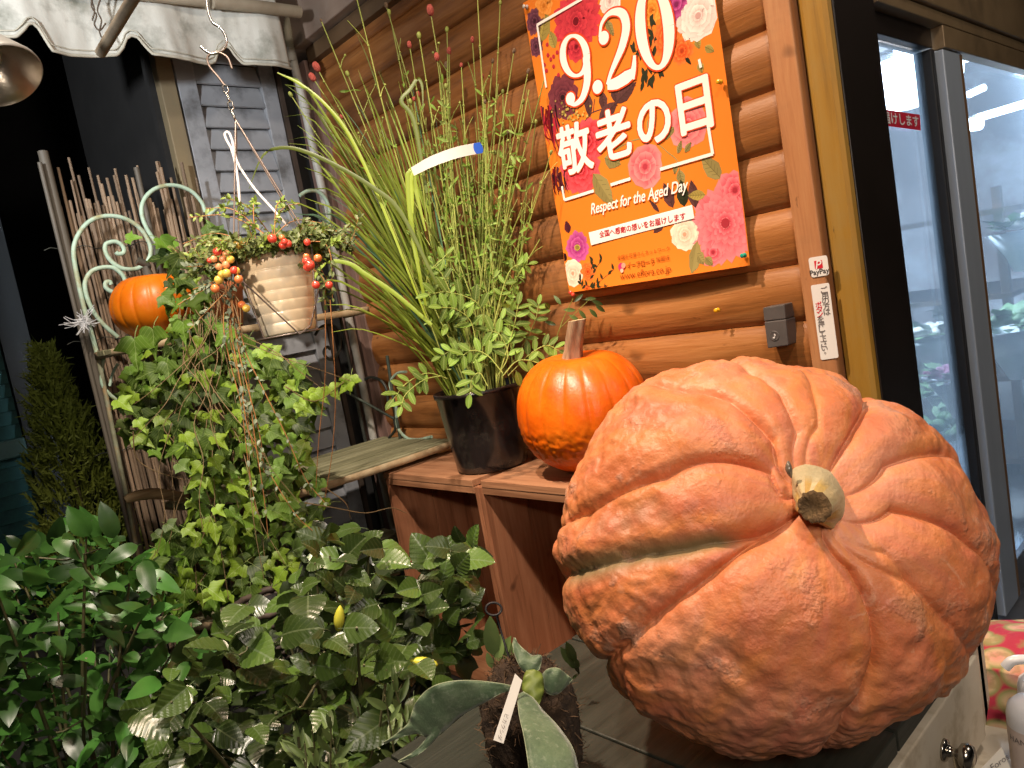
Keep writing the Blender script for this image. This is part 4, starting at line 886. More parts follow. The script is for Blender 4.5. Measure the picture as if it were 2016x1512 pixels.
# ================================================================ wooden crates
M_crate = wood('reddish_crate_wood', (0.17, 0.062, 0.028), (0.31, 0.125, 0.06), (0.42, 0.19, 0.10), 'z', 6, 0.6, 0.14, 0.0005, 0.3)
M_cratex = wood('crate_edge_wood', (0.20, 0.085, 0.04), (0.36, 0.17, 0.085), (0.46, 0.24, 0.13), 'x', 8, 0.6, 0.12, 0.0006, 0.3)
YC = -0.300; ZC = -0.4275
def crate(x0, x1, top, label, il=-0.004, ir=-0.004):
    t = thing('wooden_crate', label, 'crate', ((x0 + x1) / 2, YC + 0.145, GROUND), 'wooden crates against the wall')
    zb_ = GROUND + 0.002
    # top board with a second lip strip under its front edge, sides, back of planks, base
    b = MB(); b.box((x0 + il, YC, top - 0.018), (x1 - ir, YC + 0.134, top)); b.build('top_board', M_cratex, t, bevel=0.0015)
    b = MB(); b.box((x0 + il, YC + 0.1355, top - 0.018), (x1 - ir, YC + 0.292, top - 0.0005)); b.build('top_board', M_cratex, t, bevel=0.0015)
    b = MB(); b.box((x0 + 0.016, YC + 0.0015, top - 0.036), (x1 - 0.016, YC + 0.022, top - 0.019)); b.build('front_strip', M_cratex, t, bevel=0.001)
    for xx in (x0, x1 - 0.015):
        for k in range(2):
            b = MB(); ya = YC + 0.003 + k * 0.144; b.box((xx, ya, zb_), (xx + 0.015, ya + 0.1425, top - 0.0195)); b.build('side_board', M_crate, t, bevel=0.001)
    b = MB(); b.box((x0 - 0.003, YC + 0.002, zb_), (x0 + 0.002, YC + 0.0025, zb_ + 0.01)); 
    n = 4; w = (x1 - x0 - 0.032) / n
    for k in range(n):
        b = MB(); b.box((x0 + 0.016 + k * w, YC + 0.279, zb_), (x0 + 0.016 + (k + 1) * w - 0.002, YC + 0.289, top - 0.02)); b.build('back_board', M_crate, t, bevel=0.001)
    b = MB(); b.box((x0 + 0.0155, YC + 0.004, zb_), (x1 - 0.0155, YC + 0.2785, zb_ + 0.015)); b.build('base_board', M_cratex, t, bevel=0.001)
    return t
crate(-1.897, -1.4685, ZC, 'left wooden crate standing on end under the black plant pot', -0.004, 0.017)
crate(-1.467, -1.020, ZC + 0.001, 'right wooden crate on end beneath the middle pumpkin', 0.0165, -0.004)

# ================================================================ pumpkins
def pumpkin_mat(name, base, pale, deep, scale, gloss, bump_d, wart=0.0, blot=None):
    m, nt, bs = new_mat(name)
    n1 = noise_tex(nt, scale, 5, 0.6); n2 = noise_tex(nt, scale * 6, 5, 0.7); n3 = noise_tex(nt, scale * 0.45, 3, 0.5)
    c = ramp(nt, n1, [(0.3, deep), (0.5, base), (0.72, pale)])
    c = mix(nt, mth(nt, 'MULTIPLY', ramp(nt, n2, [(0.35, (0, 0, 0)), (0.75, (1, 1, 1))]), 0.35), c, pale)
    a = nd(nt, 'ShaderNodeVertexColor'); a.layer_name = 'Col'
    sp = nd(nt, 'ShaderNodeSeparateColor'); nt.links.new(a.outputs[0], sp.inputs[0])
    if blot:
        c = mix(nt, ramp(nt, n3, [(0.50, (0, 0, 0)), (0.64, (0.8, 0.8, 0.8))]), c, blot)
        c = mix(nt, mth(nt, 'MULTIPLY', ramp(nt, sp.outputs[2], [(0.50, (0, 0, 0)), (0.85, (1, 1, 1))]), 0.40), c, hexc('dc8c4a'))   # amber streaks running from the stem
        c = mix(nt, mth(nt, 'MULTIPLY', ramp(nt, sp.outputs[2], [(0.10, (1, 1, 1)), (0.42, (0, 0, 0))]), 0.45), c, hexc('c9705a'))  # rosy streaks
        n4 = noise_tex(nt, scale * 3.2, 5, 0.7, dist=1.2)
        c = mix(nt, ramp(nt, n4, [(0.60, (0, 0, 0)), (0.74, (0.8, 0.8, 0.8))]), c, hexc('dca282'))                                # pale bloom
        c = mix(nt, ramp(nt, n4, [(0.24, (0.6, 0.6, 0.6)), (0.38, (0, 0, 0))]), c, hexc('a8562e'))
        n5 = noise_tex(nt, scale * 0.8, 6, 0.75, dist=0.8)
        c = mix(nt, ramp(nt, n5, [(0.58, (0, 0, 0)), (0.72, (0.5, 0.5, 0.5))]), c, hexc('97613c'))                                # dull dirt
    c = mix(nt, mth(nt, 'MULTIPLY', sp.outputs[0], 0.85), c, (0.22, 0.19, 0.095))     # corky grey-green lining of the clefts
    scab = ramp(nt, noise_tex(nt, scale * 2.2, 4, 0.6), [(0.60, (0, 0, 0)), (0.68, (1, 1, 1))])
    scar = mth(nt, 'MULTIPLY', scab, mth(nt, 'MULTIPLY', sp.outputs[1], 0.8)); c = mix(nt, scar, c, (0.50, 0.27, 0.18))
    nt.links.new(c, bs.inputs['Base Color']); bs.inputs['Roughness'].default_value = gloss; bs.inputs['Specular IOR Level'].default_value = 0.45
    bs.inputs['Subsurface Weight'].default_value = 0.06; bs.inputs['Subsurface Radius'].default_value = (0.012, 0.004, 0.002); bs.inputs['Subsurface Scale'].default_value = 0.5
    h = mth(nt, 'ADD', mth(nt, 'MULTIPLY', noise_tex(nt, scale * 9, 4, 0.6), 1.0), mth(nt, 'MULTIPLY', mth(nt, 'MULTIPLY', noise_tex(nt, scale * 30, 3, 0.6), scab), 0.9))
    bump(nt, bs, h, bump_d); return m

def vcol_mesh(name, V, F, cols, mat):
    me = bpy.data.meshes.new(name); me.from_pydata(V, [], F); me.materials.append(mat)
    me.polygons.foreach_set('use_smooth', [True] * len(F))
    ca = me.color_attributes.new('Col', 'FLOAT_COLOR', 'POINT'); ca.data.foreach_set('color', np.hstack([cols, np.ones((len(cols), 1))]).astype(np.float32).ravel()); me.update(); return me

# ---- giant pumpkin: an oblate body about the stem axis; the clefts follow curves read on its surface
PC = Vector((-0.41595, -0.74797, -0.30059)); PA = Vector((0.71775, -0.42186, 0.55395)).normalized(); PRE, PRA = 0.2178, 0.1634
PU_ = (Vector((0, 0, 1)) - PA * PA.z).normalized(); PV_ = PA.cross(PU_)     # azimuth 0 = uphill side
def hit_body(px, py):
    """where a sight line meets the body, as (azimuth, polar angle)"""
    r = ray(px, py).normalized(); o_ = EYE - PC
    f = lambda v: Vector((v.dot(PU_) / PRE, v.dot(PV_) / PRE, v.dot(PA) / PRA)); o2, d2 = f(o_), f(r)
    A_, B_, C_ = d2.dot(d2), o2.dot(d2), o2.dot(o2) - 1; ds = B_ * B_ - A_ * C_
    t = (-B_ - math.sqrt(max(ds, 0))) / A_; q = o2 + d2 * t; q.normalize()
    return math.atan2(q.y, q.x), math.acos(max(-1, min(1, q.z)))
clefts = [   # points in the photo from the stem outwards; depth, half width, corky lining
    ([(1562, 1015), (1500, 1045), (1400, 1062), (1250, 1090), (1115, 1132)], 0.034, 0.0150, 1.0),
    ([(1560, 1020), (1480, 1070), (1390, 1140), (1290, 1215), (1205, 1290)], 0.024, 0.008, 0.0),
    ([(1648, 1050), (1700, 1120), (1736, 1220), (1738, 1330), (1690, 1430)], 0.026, 0.008, 0.0),
    ([(1668, 995), (1780, 993), (1880, 1040), (1945, 1130)], 0.020, 0.008, 0.0),
    ([(1672, 960), (1760, 905), (1860, 893), (1925, 935)], 0.018, 0.009, 0.0),
    ([(1655, 920), (1690, 845), (1722, 782)], 0.026, 0.008, 0.0),
    ([(1592, 915), (1580, 830), (1540, 760), (1480, 715)], 0.013, 0.010, 0.0),
    ([(1568, 925), (1530, 845), (1440, 775), (1330, 752)], 0.020, 0.010, 0.0),
    ([(1556, 960), (1525, 905), (1440, 890), (1300, 925), (1150, 1000)], 0.028, 0.010, 0.15),
    ([(1660, 1020), (1760, 1085), (1840, 1200), (1880, 1330)], 0.008, 0.012, 0.0),
    ([(1610, 905), (1622, 820), (1600, 735)], 0.008, 0.010, 0.0),
    ([(1664, 1035), (1800, 1140), (1925, 1290)], 0.010, 0.010, 0.0)]
CL = []
for pts, dep, wid, cork in clefts:
    h = [hit_body(*p) for p in pts]; az = np.unwrap([a for a, _ in h]); po = np.array([p for _, p in h])
    k = np.argsort(po); CL.append((po[k], az[k], dep, wid, cork))
outl = [(1095, 1060, 0.079), (1110, 1150, 0.083), (1130, 1240, 0.055), (1200, 1340, 0.023), (1270, 1410, 0.004), (1380, 1470, -0.03), (1500, 1497, -0.057), (1640, 1475, -0.084), (1760, 1425, -0.107), (1870, 1370, -0.014), (1930, 1280, -0.001), (1965, 1180, 0.042), (1970, 1110, 0.049), (1930, 980, 0.027), (1870, 870, 0.021), (1800, 810, 0.004), (1720, 780, -0.035), (1640, 735, -0.036), (1540, 712, -0.041), (1440, 708, -0.031), (1340, 722, -0.037), (1250, 760, 0.03), (1190, 820, -0.012), (1140, 900, -0.021), (1110, 980, -0.006)]
va = (PC - EYE).normalized(); vu = (Vector((0, 0, 1)) - va * va.z).normalized(); vv = va.cross(vu)
oa = []; 
for (x, y, r_) in outl:
    d = at(x, y, 0.8) - PC; oa.append((math.atan2(d.dot(vv), d.dot(vu)), r_))
oa.sort(); oang = np.array([a for a, _ in oa]); ores = np.array([r_ for _, r_ in oa]) + 0.012
oang = np.concatenate([oang - 2 * math.pi, oang, oang + 2 * math.pi]); ores = np.concatenate([ores] * 3)
NA, NPH = 640, 320
az = np.linspace(0, 2 * np.pi, NA, endpoint=False); po = np.linspace(0.0, np.pi, NPH) 
AZm, POm = np.meshgrid(az, po)                       # rows: polar
sx_, sz_ = np.sin(POm), np.cos(POm)
disp = np.zeros_like(AZm); cork = np.zeros_like(AZm); near = np.full_like(AZm, 9.0)
for pk, ak, dep, wid, ck in CL:
    pext = np.concatenate([[0.0], pk, [pk[-1] + 0.5, np.pi]]); aext = np.concatenate([[ak[0]], ak, [ak[-1], ak[-1]]])
    a = np.interp(POm, pext, aext); d = (AZm - a + np.pi) % (2 * np.pi) - np.pi
    dm = np.abs(d) * np.maximum(sx_, 0.12) * PRE
    fade = np.clip((POm - 0.10) / 0.22, 0, 1) * np.clip((2.9 - POm) / 0.8, 0, 1)
    wloc = wid * (0.55 + 0.8 * np.clip(POm / 1.3, 0, 1)); 
    disp -= dep * fade * (0.46 * np.exp(-(dm / (wloc * 0.50)) ** 1.2) + 0.20 * np.exp(-(dm / (wloc * 2.6)) ** 2))
    if ck: 
        dl = np.clip((POm - 0.42) / 0.12, 0, 1) * np.clip((1.75 - POm) / 0.3, 0, 1)
        cork = np.maximum(cork, ck * dl * np.clip(1.35 - dm / (wloc * 0.75), 0, 1))
    near = np.minimum(near, dm)
# generic ribs on the unseen back
disp += 0.006 * np.cos(AZm * 13) * np.clip((POm - 1.7) / 0.5, 0, 1)
P3 = (PU_[0] * 0,)
U3 = np.array(PU_); V3 = np.array(PV_); A3 = np.array(PA)
dirs = (sx_ * np.cos(AZm))[..., None] * U3 + (sx_ * np.sin(AZm))[..., None] * V3 + sz_[..., None] * A3
body = (PRE * sx_ * np.cos(AZm))[..., None] * U3 + (PRE * sx_ * np.sin(AZm))[..., None] * V3 + (PRA * sz_)[..., None] * A3
# dimple under the stem
nrm = (sx_ * np.cos(AZm) / PRE)[..., None] * U3 + (sx_ * np.sin(AZm) / PRE)[..., None] * V3 + (sz_ / PRA)[..., None] * A3
nrm /= np.linalg.norm(nrm, axis=2)[..., None]
disp -= 0.030 * np.exp(-(POm / 0.30) ** 2)
# outline swell
q = np.arctan2(body @ np.array(vv), body @ np.array(vu)); sw = np.interp(q, oang, ores)
off = np.sqrt(np.maximum(0, 1 - ((dirs @ np.array(va))) ** 2))
body *= (1 + (sw * off ** 3))[..., None]
nz = np.zeros_like(AZm); scabm = np.zeros_like(AZm)
for i in range(NPH):
    for j in range(NA):
        p = body[i, j]; v = Vector(p)
        warp = v * 16 + noise.noise_vector(v * 9) * 0.9
        lump = noise.noise(v * 9) * 0.0045 + noise.noise(warp * 1.6) * 0.0042
        w_ = min(1.0, max(0.0, (POm[i, j] - 0.35) / 0.6))
        dent = noise.fractal(v * 42, 1.0, 2.0, 3) * 0.0022 + noise.noise(v * 85 + warp) * 0.0017 * max(0.0, min(1.0, (POm[i, j] - 0.7) / 0.5))
        pit = noise.noise(v * 30 + Vector((5, 3, 1)))
        nz[i, j] = lump * (0.4 + 0.6 * w_) + w_ * (dent - 0.0032 * max(0, pit - 0.18) * 2.2)
        scabm[i, j] = w_
# the torn scar on the left lobe
for (px, py, r_, dep) in [(1250, 1005, .020, .006), (1275, 985, .012, .006), (1225, 1025, .016, .004), (1300, 1010, .012, .004), (1180, 1030, .012, .003)]:
    a0, p0 = hit_body(px, py); d = np.sqrt((((AZm - a0 + np.pi) % (2 * np.pi) - np.pi) * sx_ * PRE) ** 2 + ((POm - p0) * 0.19) ** 2)
    nz -= dep * 0.6 * np.exp(-(d / r_) ** 2); cork = np.maximum(cork, 0.40 * np.exp(-(d / (r_ * 0.8)) ** 2))
pts3 = body + nrm * (disp + nz)[..., None]
W3 = pts3.reshape(-1, 3) + np.array(PC)
TABLE_Z = -0.5045
W3[:, 2] = np.where(W3[:, 2] < TABLE_Z + 0.022, TABLE_Z + 0.001 + np.maximum(0, (W3[:, 2] - TABLE_Z + 0.01)) * 0.66, W3[:, 2])
F = []
for i in range(NPH - 1):
    for j in range(NA):
        k = (j + 1) % NA; F.append((i * NA + j, (i + 1) * NA + j, (i + 1) * NA + k, i * NA + k))
strk = np.array([[0.5 + 0.75 * noise.noise(Vector((math.cos(a_) * 7, math.sin(a_) * 7, p_ * 1.6 + 2 * noise.noise(Vector((math.cos(a_) * 3, math.sin(a_) * 3, p_ * 4)))))) for a_ in az] for p_ in po])
cols = np.stack([cork.ravel(), scabm.ravel(), np.clip(strk, 0, 1).ravel()], 1)
M_giant = pumpkin_mat('giant_pumpkin_skin', hexc('cc7648'), hexc('dc9c78'), hexc('b86034'), 9, 0.48, 0.0022, blot=hexc('cb8468'))
gp = thing('giant_pumpkin', 'huge lumpy salmon orange pumpkin tipped on its side on table', 'pumpkin', (PC.x, PC.y, TABLE_Z))
me = vcol_mesh('skin', [tuple(p) for p in W3], F, cols, M_giant); link('skin', me, gp)
# stem: flared corky foot, ribbed neck leaning to the viewer, broken brown end
M_cork = surf('pale_corky_stem', [(0.42, 0.32, 0.16), (0.58, 0.50, 0.32)], 60, 0.75, bmp=0.0015, dirt=(0.40, 0.23, 0.06), dirt_scale=30)
M_cut = surf('brown_broken_stem', [(0.07, 0.035, 0.012), (0.25, 0.15, 0.06)], 90, 0.8, bmp=0.003)
base = at(1632, 972, 0.695); tip = at(1604, 998, 0.640); sa = (tip - base)
stem_b = MB(); V = []; NS2, NR = 40, 16
ring0 = [(1556, 925), (1575, 915), (1605, 916), (1640, 932), (1664, 965), (1676, 1000), (1668, 1036), (1655, 1058), (1640, 1040), (1615, 1026), (1590, 1022), (1568, 1010), (1560, 985), (1556, 955)]
ring0 = [Vector((*p, 0)) for p in ring0]; rp = smooth_path(ring0 + [ring0[0]], 3)[:-1]; n0 = len(rp)
for j in range(NR + 1):
    t = j / NR
    for k in range(n0):
        p = rp[k]; q0 = at(p.x, p.y, 0.6955)
        ang = math.atan2(p.y - 980, p.x - 1612); er = 0.0140 + 0.0006 * math.cos(ang * 9) + 0.0004 * math.sin(ang * 14)
        cdir = (q0 - base); tang = cdir.normalized()
        q1 = base + sa + (cdir - sa * (cdir.dot(sa) / sa.length_squared)).normalized() * er
        s_ = 1 - (1 - t) ** 2.2; r_ = q0.lerp(q1, s_ ** 0.8)
        r_ += (q0 - base).normalized() * 0.0013 * math.sin(k * 1.7) * math.sin(math.pi * min(1, t * 1.1)) ** 0.7
        V.append(r_ + sa * 0.10 * math.sin(math.pi * t) * -0.4)
stem_b.add(V, [(j * n0 + k, j * n0 + (k + 1) % n0, (j + 1) * n0 + (k + 1) % n0, (j + 1) * n0 + k) for j in range(NR) for k in range(n0)], True)
SC = [(0.62, 0.50, 0.27), (0.66, 0.55, 0.33), (0.52, 0.30, 0.05), (0.68, 0.58, 0.36), (0.60, 0.40, 0.10)]
SF = (0.52, 0.47, 0.30)
stem_b.col = [tuple(lerp(SF[c], SC[(k // 2) % 5][c], min(1, max(0, (j / NR - 0.12) * 4))) for c in range(3)) for j in range(NR) for k in range(n0)]
M_cork, nt, bs = new_mat('pale_corky_stem'); va_ = nd(nt, 'ShaderNodeVertexColor'); va_.layer_name = 'Col'
nt.links.new(mix(nt, mth(nt, 'MULTIPLY', noise_tex(nt, 70, 5, 0.7), 0.8), va_.outputs[0], (0.36, 0.27, 0.12)), bs.inputs['Base Color']); bs.inputs['Roughness'].default_value = 0.7; bump(nt, bs, noise_tex(nt, 160, 5, 0.7), 0.0022)
stem_b.build('stem', M_cork, gp)
b = MB(); rnd = random.Random(4); top = V[-n0:]; cen = sum(top, Vector((0, 0, 0))) / n0
sn = sa.normalized()
VV = [p + sn * 0.0004 for p in top] + [cen + (p - cen) * 0.80 + sn * (0.0016 + 0.0012 * math.sin(k * 1.9)) for k, p in enumerate(top)] + [cen + (p - cen) * 0.55 - sn * (0.001 + 0.0008 * math.sin(k * 2.7)) for k, p in enumerate(top)] + [cen - sn * 0.0025]
Fc = [(r_ * n0 + k, r_ * n0 + (k + 1) % n0, (r_ + 1) * n0 + (k + 1) % n0, (r_ + 1) * n0 + k) for r_ in range(2) for k in range(n0)] + [(2 * n0 + k, 2 * n0 + (k + 1) % n0, 3 * n0) for k in range(n0)]
b.add(VV, Fc, True); b.build('stem_end', M_cut, gp)
b = MB(); b.tube(smooth_path([at(1552, 908, 0.671), at(1553, 924, 0.669), at(1558, 941, 0.669)], 4), [0.001, 0.0026, 0.0032, 0.0024, 0.0006], 10)
o = b.build('slug', surf('wet_slug', [(0.10, 0.08, 0.055), (0.17, 0.135, 0.10)], 60, 0.15, coat=0.6), loc=at(1554, 925, 0.675)); tag(o, 'small wet brown slug beside the giant pumpkin stem', 'slug')

def small_pumpkin(c, rx, rz, mat, label, ribs=18, lean=(0, 0), seed=1, wart=0.0, group=None, flat=0.5, dip=0.12):
    t = thing('pumpkin', label, 'pumpkin', (c[0], c[1], c[2]), group); V = []; NA_, NP_ = 216, 96; rnd = random.Random(seed); nzv = []
    phs = [0.35 * noise.noise(Vector((k * 1.7, seed, 0))) for k in range(ribs)]
    for i in range(NP_):
        p = math.pi * i / (NP_ - 1)
        for j in range(NA_):
            a = 2 * math.pi * j / NA_; u = a * ribs / (2 * math.pi); k = int(u) % ribs; fr = u - int(u); edge = min(fr, 1 - fr)
            g_ = math.exp(-(edge / 0.09) ** 1.2) * 0.020 + 0.012 * (1 - math.sin(math.pi * fr))
            r_ = 1 - g_ * (math.sin(p) ** 0.5) + 0.02 * noise.noise(Vector((math.cos(a) * 1.2, math.sin(a) * 1.2, p + seed)))
            x, y = rx * r_ * math.sin(p) ** (0.95 if p < 1.5708 else 1.15) * math.cos(a), rx * r_ * math.sin(p) ** (0.95 if p < 1.5708 else 1.15) * math.sin(a)
            zz_ = rz * (math.copysign(abs(math.cos(p)) ** 0.95, math.cos(p))) - rz * dip * 1.6 * math.exp(-(math.sin(p) / 0.32) ** 2) * (1 if p < 1.57 else -0.22)
            v = Vector((x, y, zz_))
            if wart:
                wl_ = max(0, min(1, (p - 1.5) / 0.3)) * max(0, min(1, (2.5 - p) / 0.3))
                v *= 1 + wart * wl_ * (noise.fractal(v * 95, 1, 2, 3) * 0.9)
            V.append(v)
    R = Matrix.Rotation(lean[0], 4, 'X') @ Matrix.Rotation(lean[1], 4, 'Y'); V = [R @ v for v in V]; zmin = min(v.z for v in V); ctr = Vector((c[0], c[1], c[2] - zmin + 0.0005)); V = [v + ctr for v in V]
    F = [(i * NA_ + j, (i + 1) * NA_ + j, (i + 1) * NA_ + (j + 1) % NA_, i * NA_ + (j + 1) % NA_) for i in range(NP_ - 1) for j in range(NA_)]
    me = vcol_mesh('skin', [tuple(v) for v in V], F, np.zeros((len(V), 3)), mat); link('skin', me, t); return t, ctr, R
M_p1 = pumpkin_mat('bright_orange_pumpkin_skin', hexc('d95c06'), hexc('e67614'), hexc('c44803'), 8, 0.36, 0.0009)
q = ony(1160, 905, -0.175); mp_t, mp_c, mp_R = small_pumpkin((-1.194, -0.172 + 0.012, ZC + 0.0015), 0.158, 0.150, M_p1, 'bright orange pumpkin with tall brown stem on the right crate', 17, (0.02, 0.06), 3, 0.03)
M_stem = surf('woody_pumpkin_stem', [(0.14, 0.075, 0.04), (0.44, 0.30, 0.18)], 40, 0.7, bmp=0.002, stretch=(1, 1, 0.15))
b = MB(); top_z = mp_c.z + 0.150 * 0.80
sb = Vector((mp_c.x - 0.012, mp_c.y, top_z - 0.01)); st_ = ony(1137, 630, sb.y)
cc = smooth_path([sb, lerp(sb, st_, 0.35), lerp(sb, st_, 0.7) , st_], 5); V = []; n0 = 30
for i, p in enumerate(cc):
    tt = i / (len(cc) - 1); R_ = lerp(0.026, 0.0195, min(1, tt * 3)) 
    for k in range(n0):
        a = 2 * math.pi * k / n0; r_ = R_ * (1 + 0.16 * math.cos(a * 5 + 0.5 * math.sin(tt * 3)) + 0.05 * math.cos(a * 11 + tt * 5))
        V.append(p + Vector((r_ * math.cos(a), r_ * math.sin(a), 0)))
b.add(V, [(i * n0 + k, i * n0 + (k + 1) % n0, (i + 1) * n0 + (k + 1) % n0, (i + 1) * n0 + k) for i in range(len(cc) - 1) for k in range(n0)], True); b.build('stem', M_stem, mp_t)
b = MB(); tp = V[-n0:]; cen = sum(tp, Vector((0, 0, 0))) / n0; b.add(tp + [cen + Vector((0, 0, 0.001))], [(k, (k + 1) % n0, n0) for k in range(n0)]); b.build('stem_end', surf('pale_stem_cut', [(0.45, 0.33, 0.16), (0.6, 0.48, 0.28)], 60, 0.8, bmp=0.001), mp_t)
M_p2 = pumpkin_mat('deep_orange_pumpkin_skin', hexc('d26a08'), hexc('de8016'), hexc('b85404'), 7, 0.4, 0.0004)
q = onx(304, 600, -2.13); lp_t, lp_c, lp_R = small_pumpkin((-2.14, q.y + 0.005, 0.067), 0.112, 0.094, M_p2, 'orange pumpkin with dark stem on the iron rack shelf', 16, (0.0, 0.05), 8)
b = MB(); s0 = lp_c + Vector((0, 0, 0.075)); 
b.tube(smooth_path([s0, s0 + Vector((0, 0, 0.025)), onx(290, 522, lp_c.x), onx(271, 513, lp_c.x)], 5), [0.016, 0.0105, 0.009, 0.0115], 10); b.build('stem', M_iron if False else surf('dark_dry_stem', [(0.045, 0.042, 0.03), (0.09, 0.08, 0.06)], 30, 0.7, bmp=0.001), lp_t)

# ================================================================ table cabinet in front
e1 = Vector((0.0, 1.0, 0)); e2 = Vector((-e1.y, e1.x, 0))       # e1 along the drawer front, e2 away from it (towards the crates)
F0 = onz(1712, 1512, TABLE_Z); 
def tp_(a, b_, z): return F0 + e1 * a + e2 * b_ + Vector((0, 0, z - TABLE_Z))
TAB = thing('cabinet', 'cream painted cabinet with dark grey green plank top under giant pumpkin', 'cabinet', tp_(-0.05, 0.25, GROUND))
M_top = wood('dark_green_black_planks', (0.010, 0.012, 0.009), (0.022, 0.025, 0.019), (0.044, 0.047, 0.037), 'y', 7, 0.5, 0.2, 0.0008, 0.4, knots=False)
M_cream = surf('cream_chipped_paint', [(0.60, 0.52, 0.40), (0.68, 0.61, 0.49)], 12, 0.5, bmp=0.0006, dirt=(0.42, 0.34, 0.22), dirt_scale=22)
A0, A1, DEP = -0.42, onx(1958, 1284, F0.x).y - F0.y, 0.46
MT = Matrix(((e2.x, e1.x, 0, F0.x), (e2.y, e1.y, 0, F0.y), (0, 0, 1, TABLE_Z), (0, 0, 0, 1)))    # local x: depth, y: along the front
np_ = 5; pwid = (A1 - A0) / np_
for k in range(np_):
    b = MB(); b.box((-0.0, A0 + k * pwid + 0.0012, -0.024), (DEP, A0 + (k + 1) * pwid - 0.0012, random.uniform(-0.001, 0)), MT); b.build('top_plank', M_top, TAB, bevel=0.002)
b = MB(); b.box((0.012, A0 + 0.012, -0.40), (DEP - 0.012, A0 + 0.03, -0.0245), MT); b.box((0.012, A1 - 0.026, -0.52), (DEP - 0.012, A1 - 0.010, -0.0245), MT); b.box((DEP - 0.03, A0 + 0.031, -0.5), (DEP - 0.012, A1 - 0.027, -0.0245), MT); b.build('side_panel', M_cream, TAB, bevel=0.002)
for (a_, d_) in ((A0 + 0.02, 0.03), (A1 - 0.016, 0.03), (A0 + 0.02, DEP - 0.04), (A1 - 0.016, DEP - 0.04)):
    b = MB(); zb_ = GROUND - TABLE_Z; b.box((d_ - 0.018, a_ - 0.018, zb_), (d_ + 0.018, a_ + 0.018, -0.03 if d_ > 0.1 else -0.0246), MT); b.build('leg', M_cream, TAB, bevel=0.003)
# drawer front, its rail and dark mouth
dq = MT.inverted()
b = MB(); b.box((-0.006, A0 + 0.040, onx(1943, 1426, F0.x).z - TABLE_Z), (0.010, onx(1926, 1400, F0.x).y - F0.y, -0.028), MT); dr = b.build('drawer_front', M_cream, TAB, bevel=0.002)
b = MB(); b.box((0.03, A0 + 0.04, -0.50), (0.04, A1 - 0.04, -0.138), MT); b.build('mouth_shade', M_gasket, TAB)  # black panel stands in for the shade in the open space
b = MB(); b.box((0.004, A0 + 0.04, -0.52), (0.02, A1 - 0.04, -0.47), MT); b.build('lower_rail', M_cream, TAB, bevel=0.002)
M_nickel = surf('worn_nickel', [(0.42, 0.39, 0.34), (0.55, 0.52, 0.46)], 14, 0.2, metal=1.0)
kq = onx(1868, 1478, 0) if False else None
r_ = ray(1858, 1476); fn = -e2; t_ = (F0 + fn * 0.006 - EYE).dot(fn) / r_.dot(fn); kp = EYE + r_ * t_
KM = Matrix.Translation(kp) @ fn.to_track_quat('Z', 'Y').to_matrix().to_4x4()
b = MB(); b.lathe([(0.0, 0.0), (0.0125, 0.0), (0.012, 0.003), (0.0075, 0.005), (0.0045, 0.010), (0.006, 0.014), (0.0125, 0.018), (0.0145, 0.0235), (0.012, 0.029), (0.006, 0.0315), (0.0, 0.032)], 28, KM); b.build('drawer_knob', M_nickel, TAB)
# tags hung on the knob
b = MB(); q = KM @ Vector((0, 0, 0.009)); dn = Vector((0, 0, -1)); 
tg = thing('price_tag', 'white card price tag hanging from the drawer knob by string', 'tag', q)
b.tube(smooth_path([q + Vector((0, 0, 0.005)), q + Vector((0.004, -0.006, -0.02)), q + Vector((0.010, -0.004, -0.040))], 4), 0.0011, 5); b.build('string', surf('jute_string', [(0.42, 0.34, 0.2), (0.5, 0.42, 0.28)], 60, 0.9), tg)
r0 = [at(x, y, 0.66) for x, y in ((1972, 1472), (2002, 1545), (1958, 1590), (1928, 1518))]
b = MB(); b.add(r0, [(0, 1, 2, 3)]); b.build('card', surf('ivory_card', [(0.74, 0.70, 0.60), (0.80, 0.76, 0.68)], 8, 0.6), tg, solid=0.0015)
V_, Fc_, w_, h_ = text_mesh('Foros', 0.02)
ctr = at(1968, 1500, 0.6585); xa = (at(1985, 1488, 0.6585) - at(1950, 1514, 0.6585)).normalized(); ya = (at(1955, 1480, 0.6585) - at(1975, 1515, 0.6585)).normalized()
b = MB(); k_ = 0.018 / w_; b.add([ctr + xa * x * k_ + ya * y * k_ for x, y in V_], Fc_); b.build('lettering', M_inkgrey, tg)
b = MB(); b.tube([KM @ Vector((0.006, -0.002, 0.012)), KM @ Vector((0.002, -0.03, 0.013)), KM @ Vector((-0.01, -0.075, 0.012))], [0.004, 0.0035, 0.003], 8); o = b.build('leather_strap', surf('grey_leather_cord', [(0.42, 0.36, 0.26), (0.5, 0.44, 0.33)], 30, 0.6), loc=KM @ Vector((0.006, -0.002, 0.012))); tag(o, 'grey cord looped behind the drawer knob hanging straight down', 'strap')

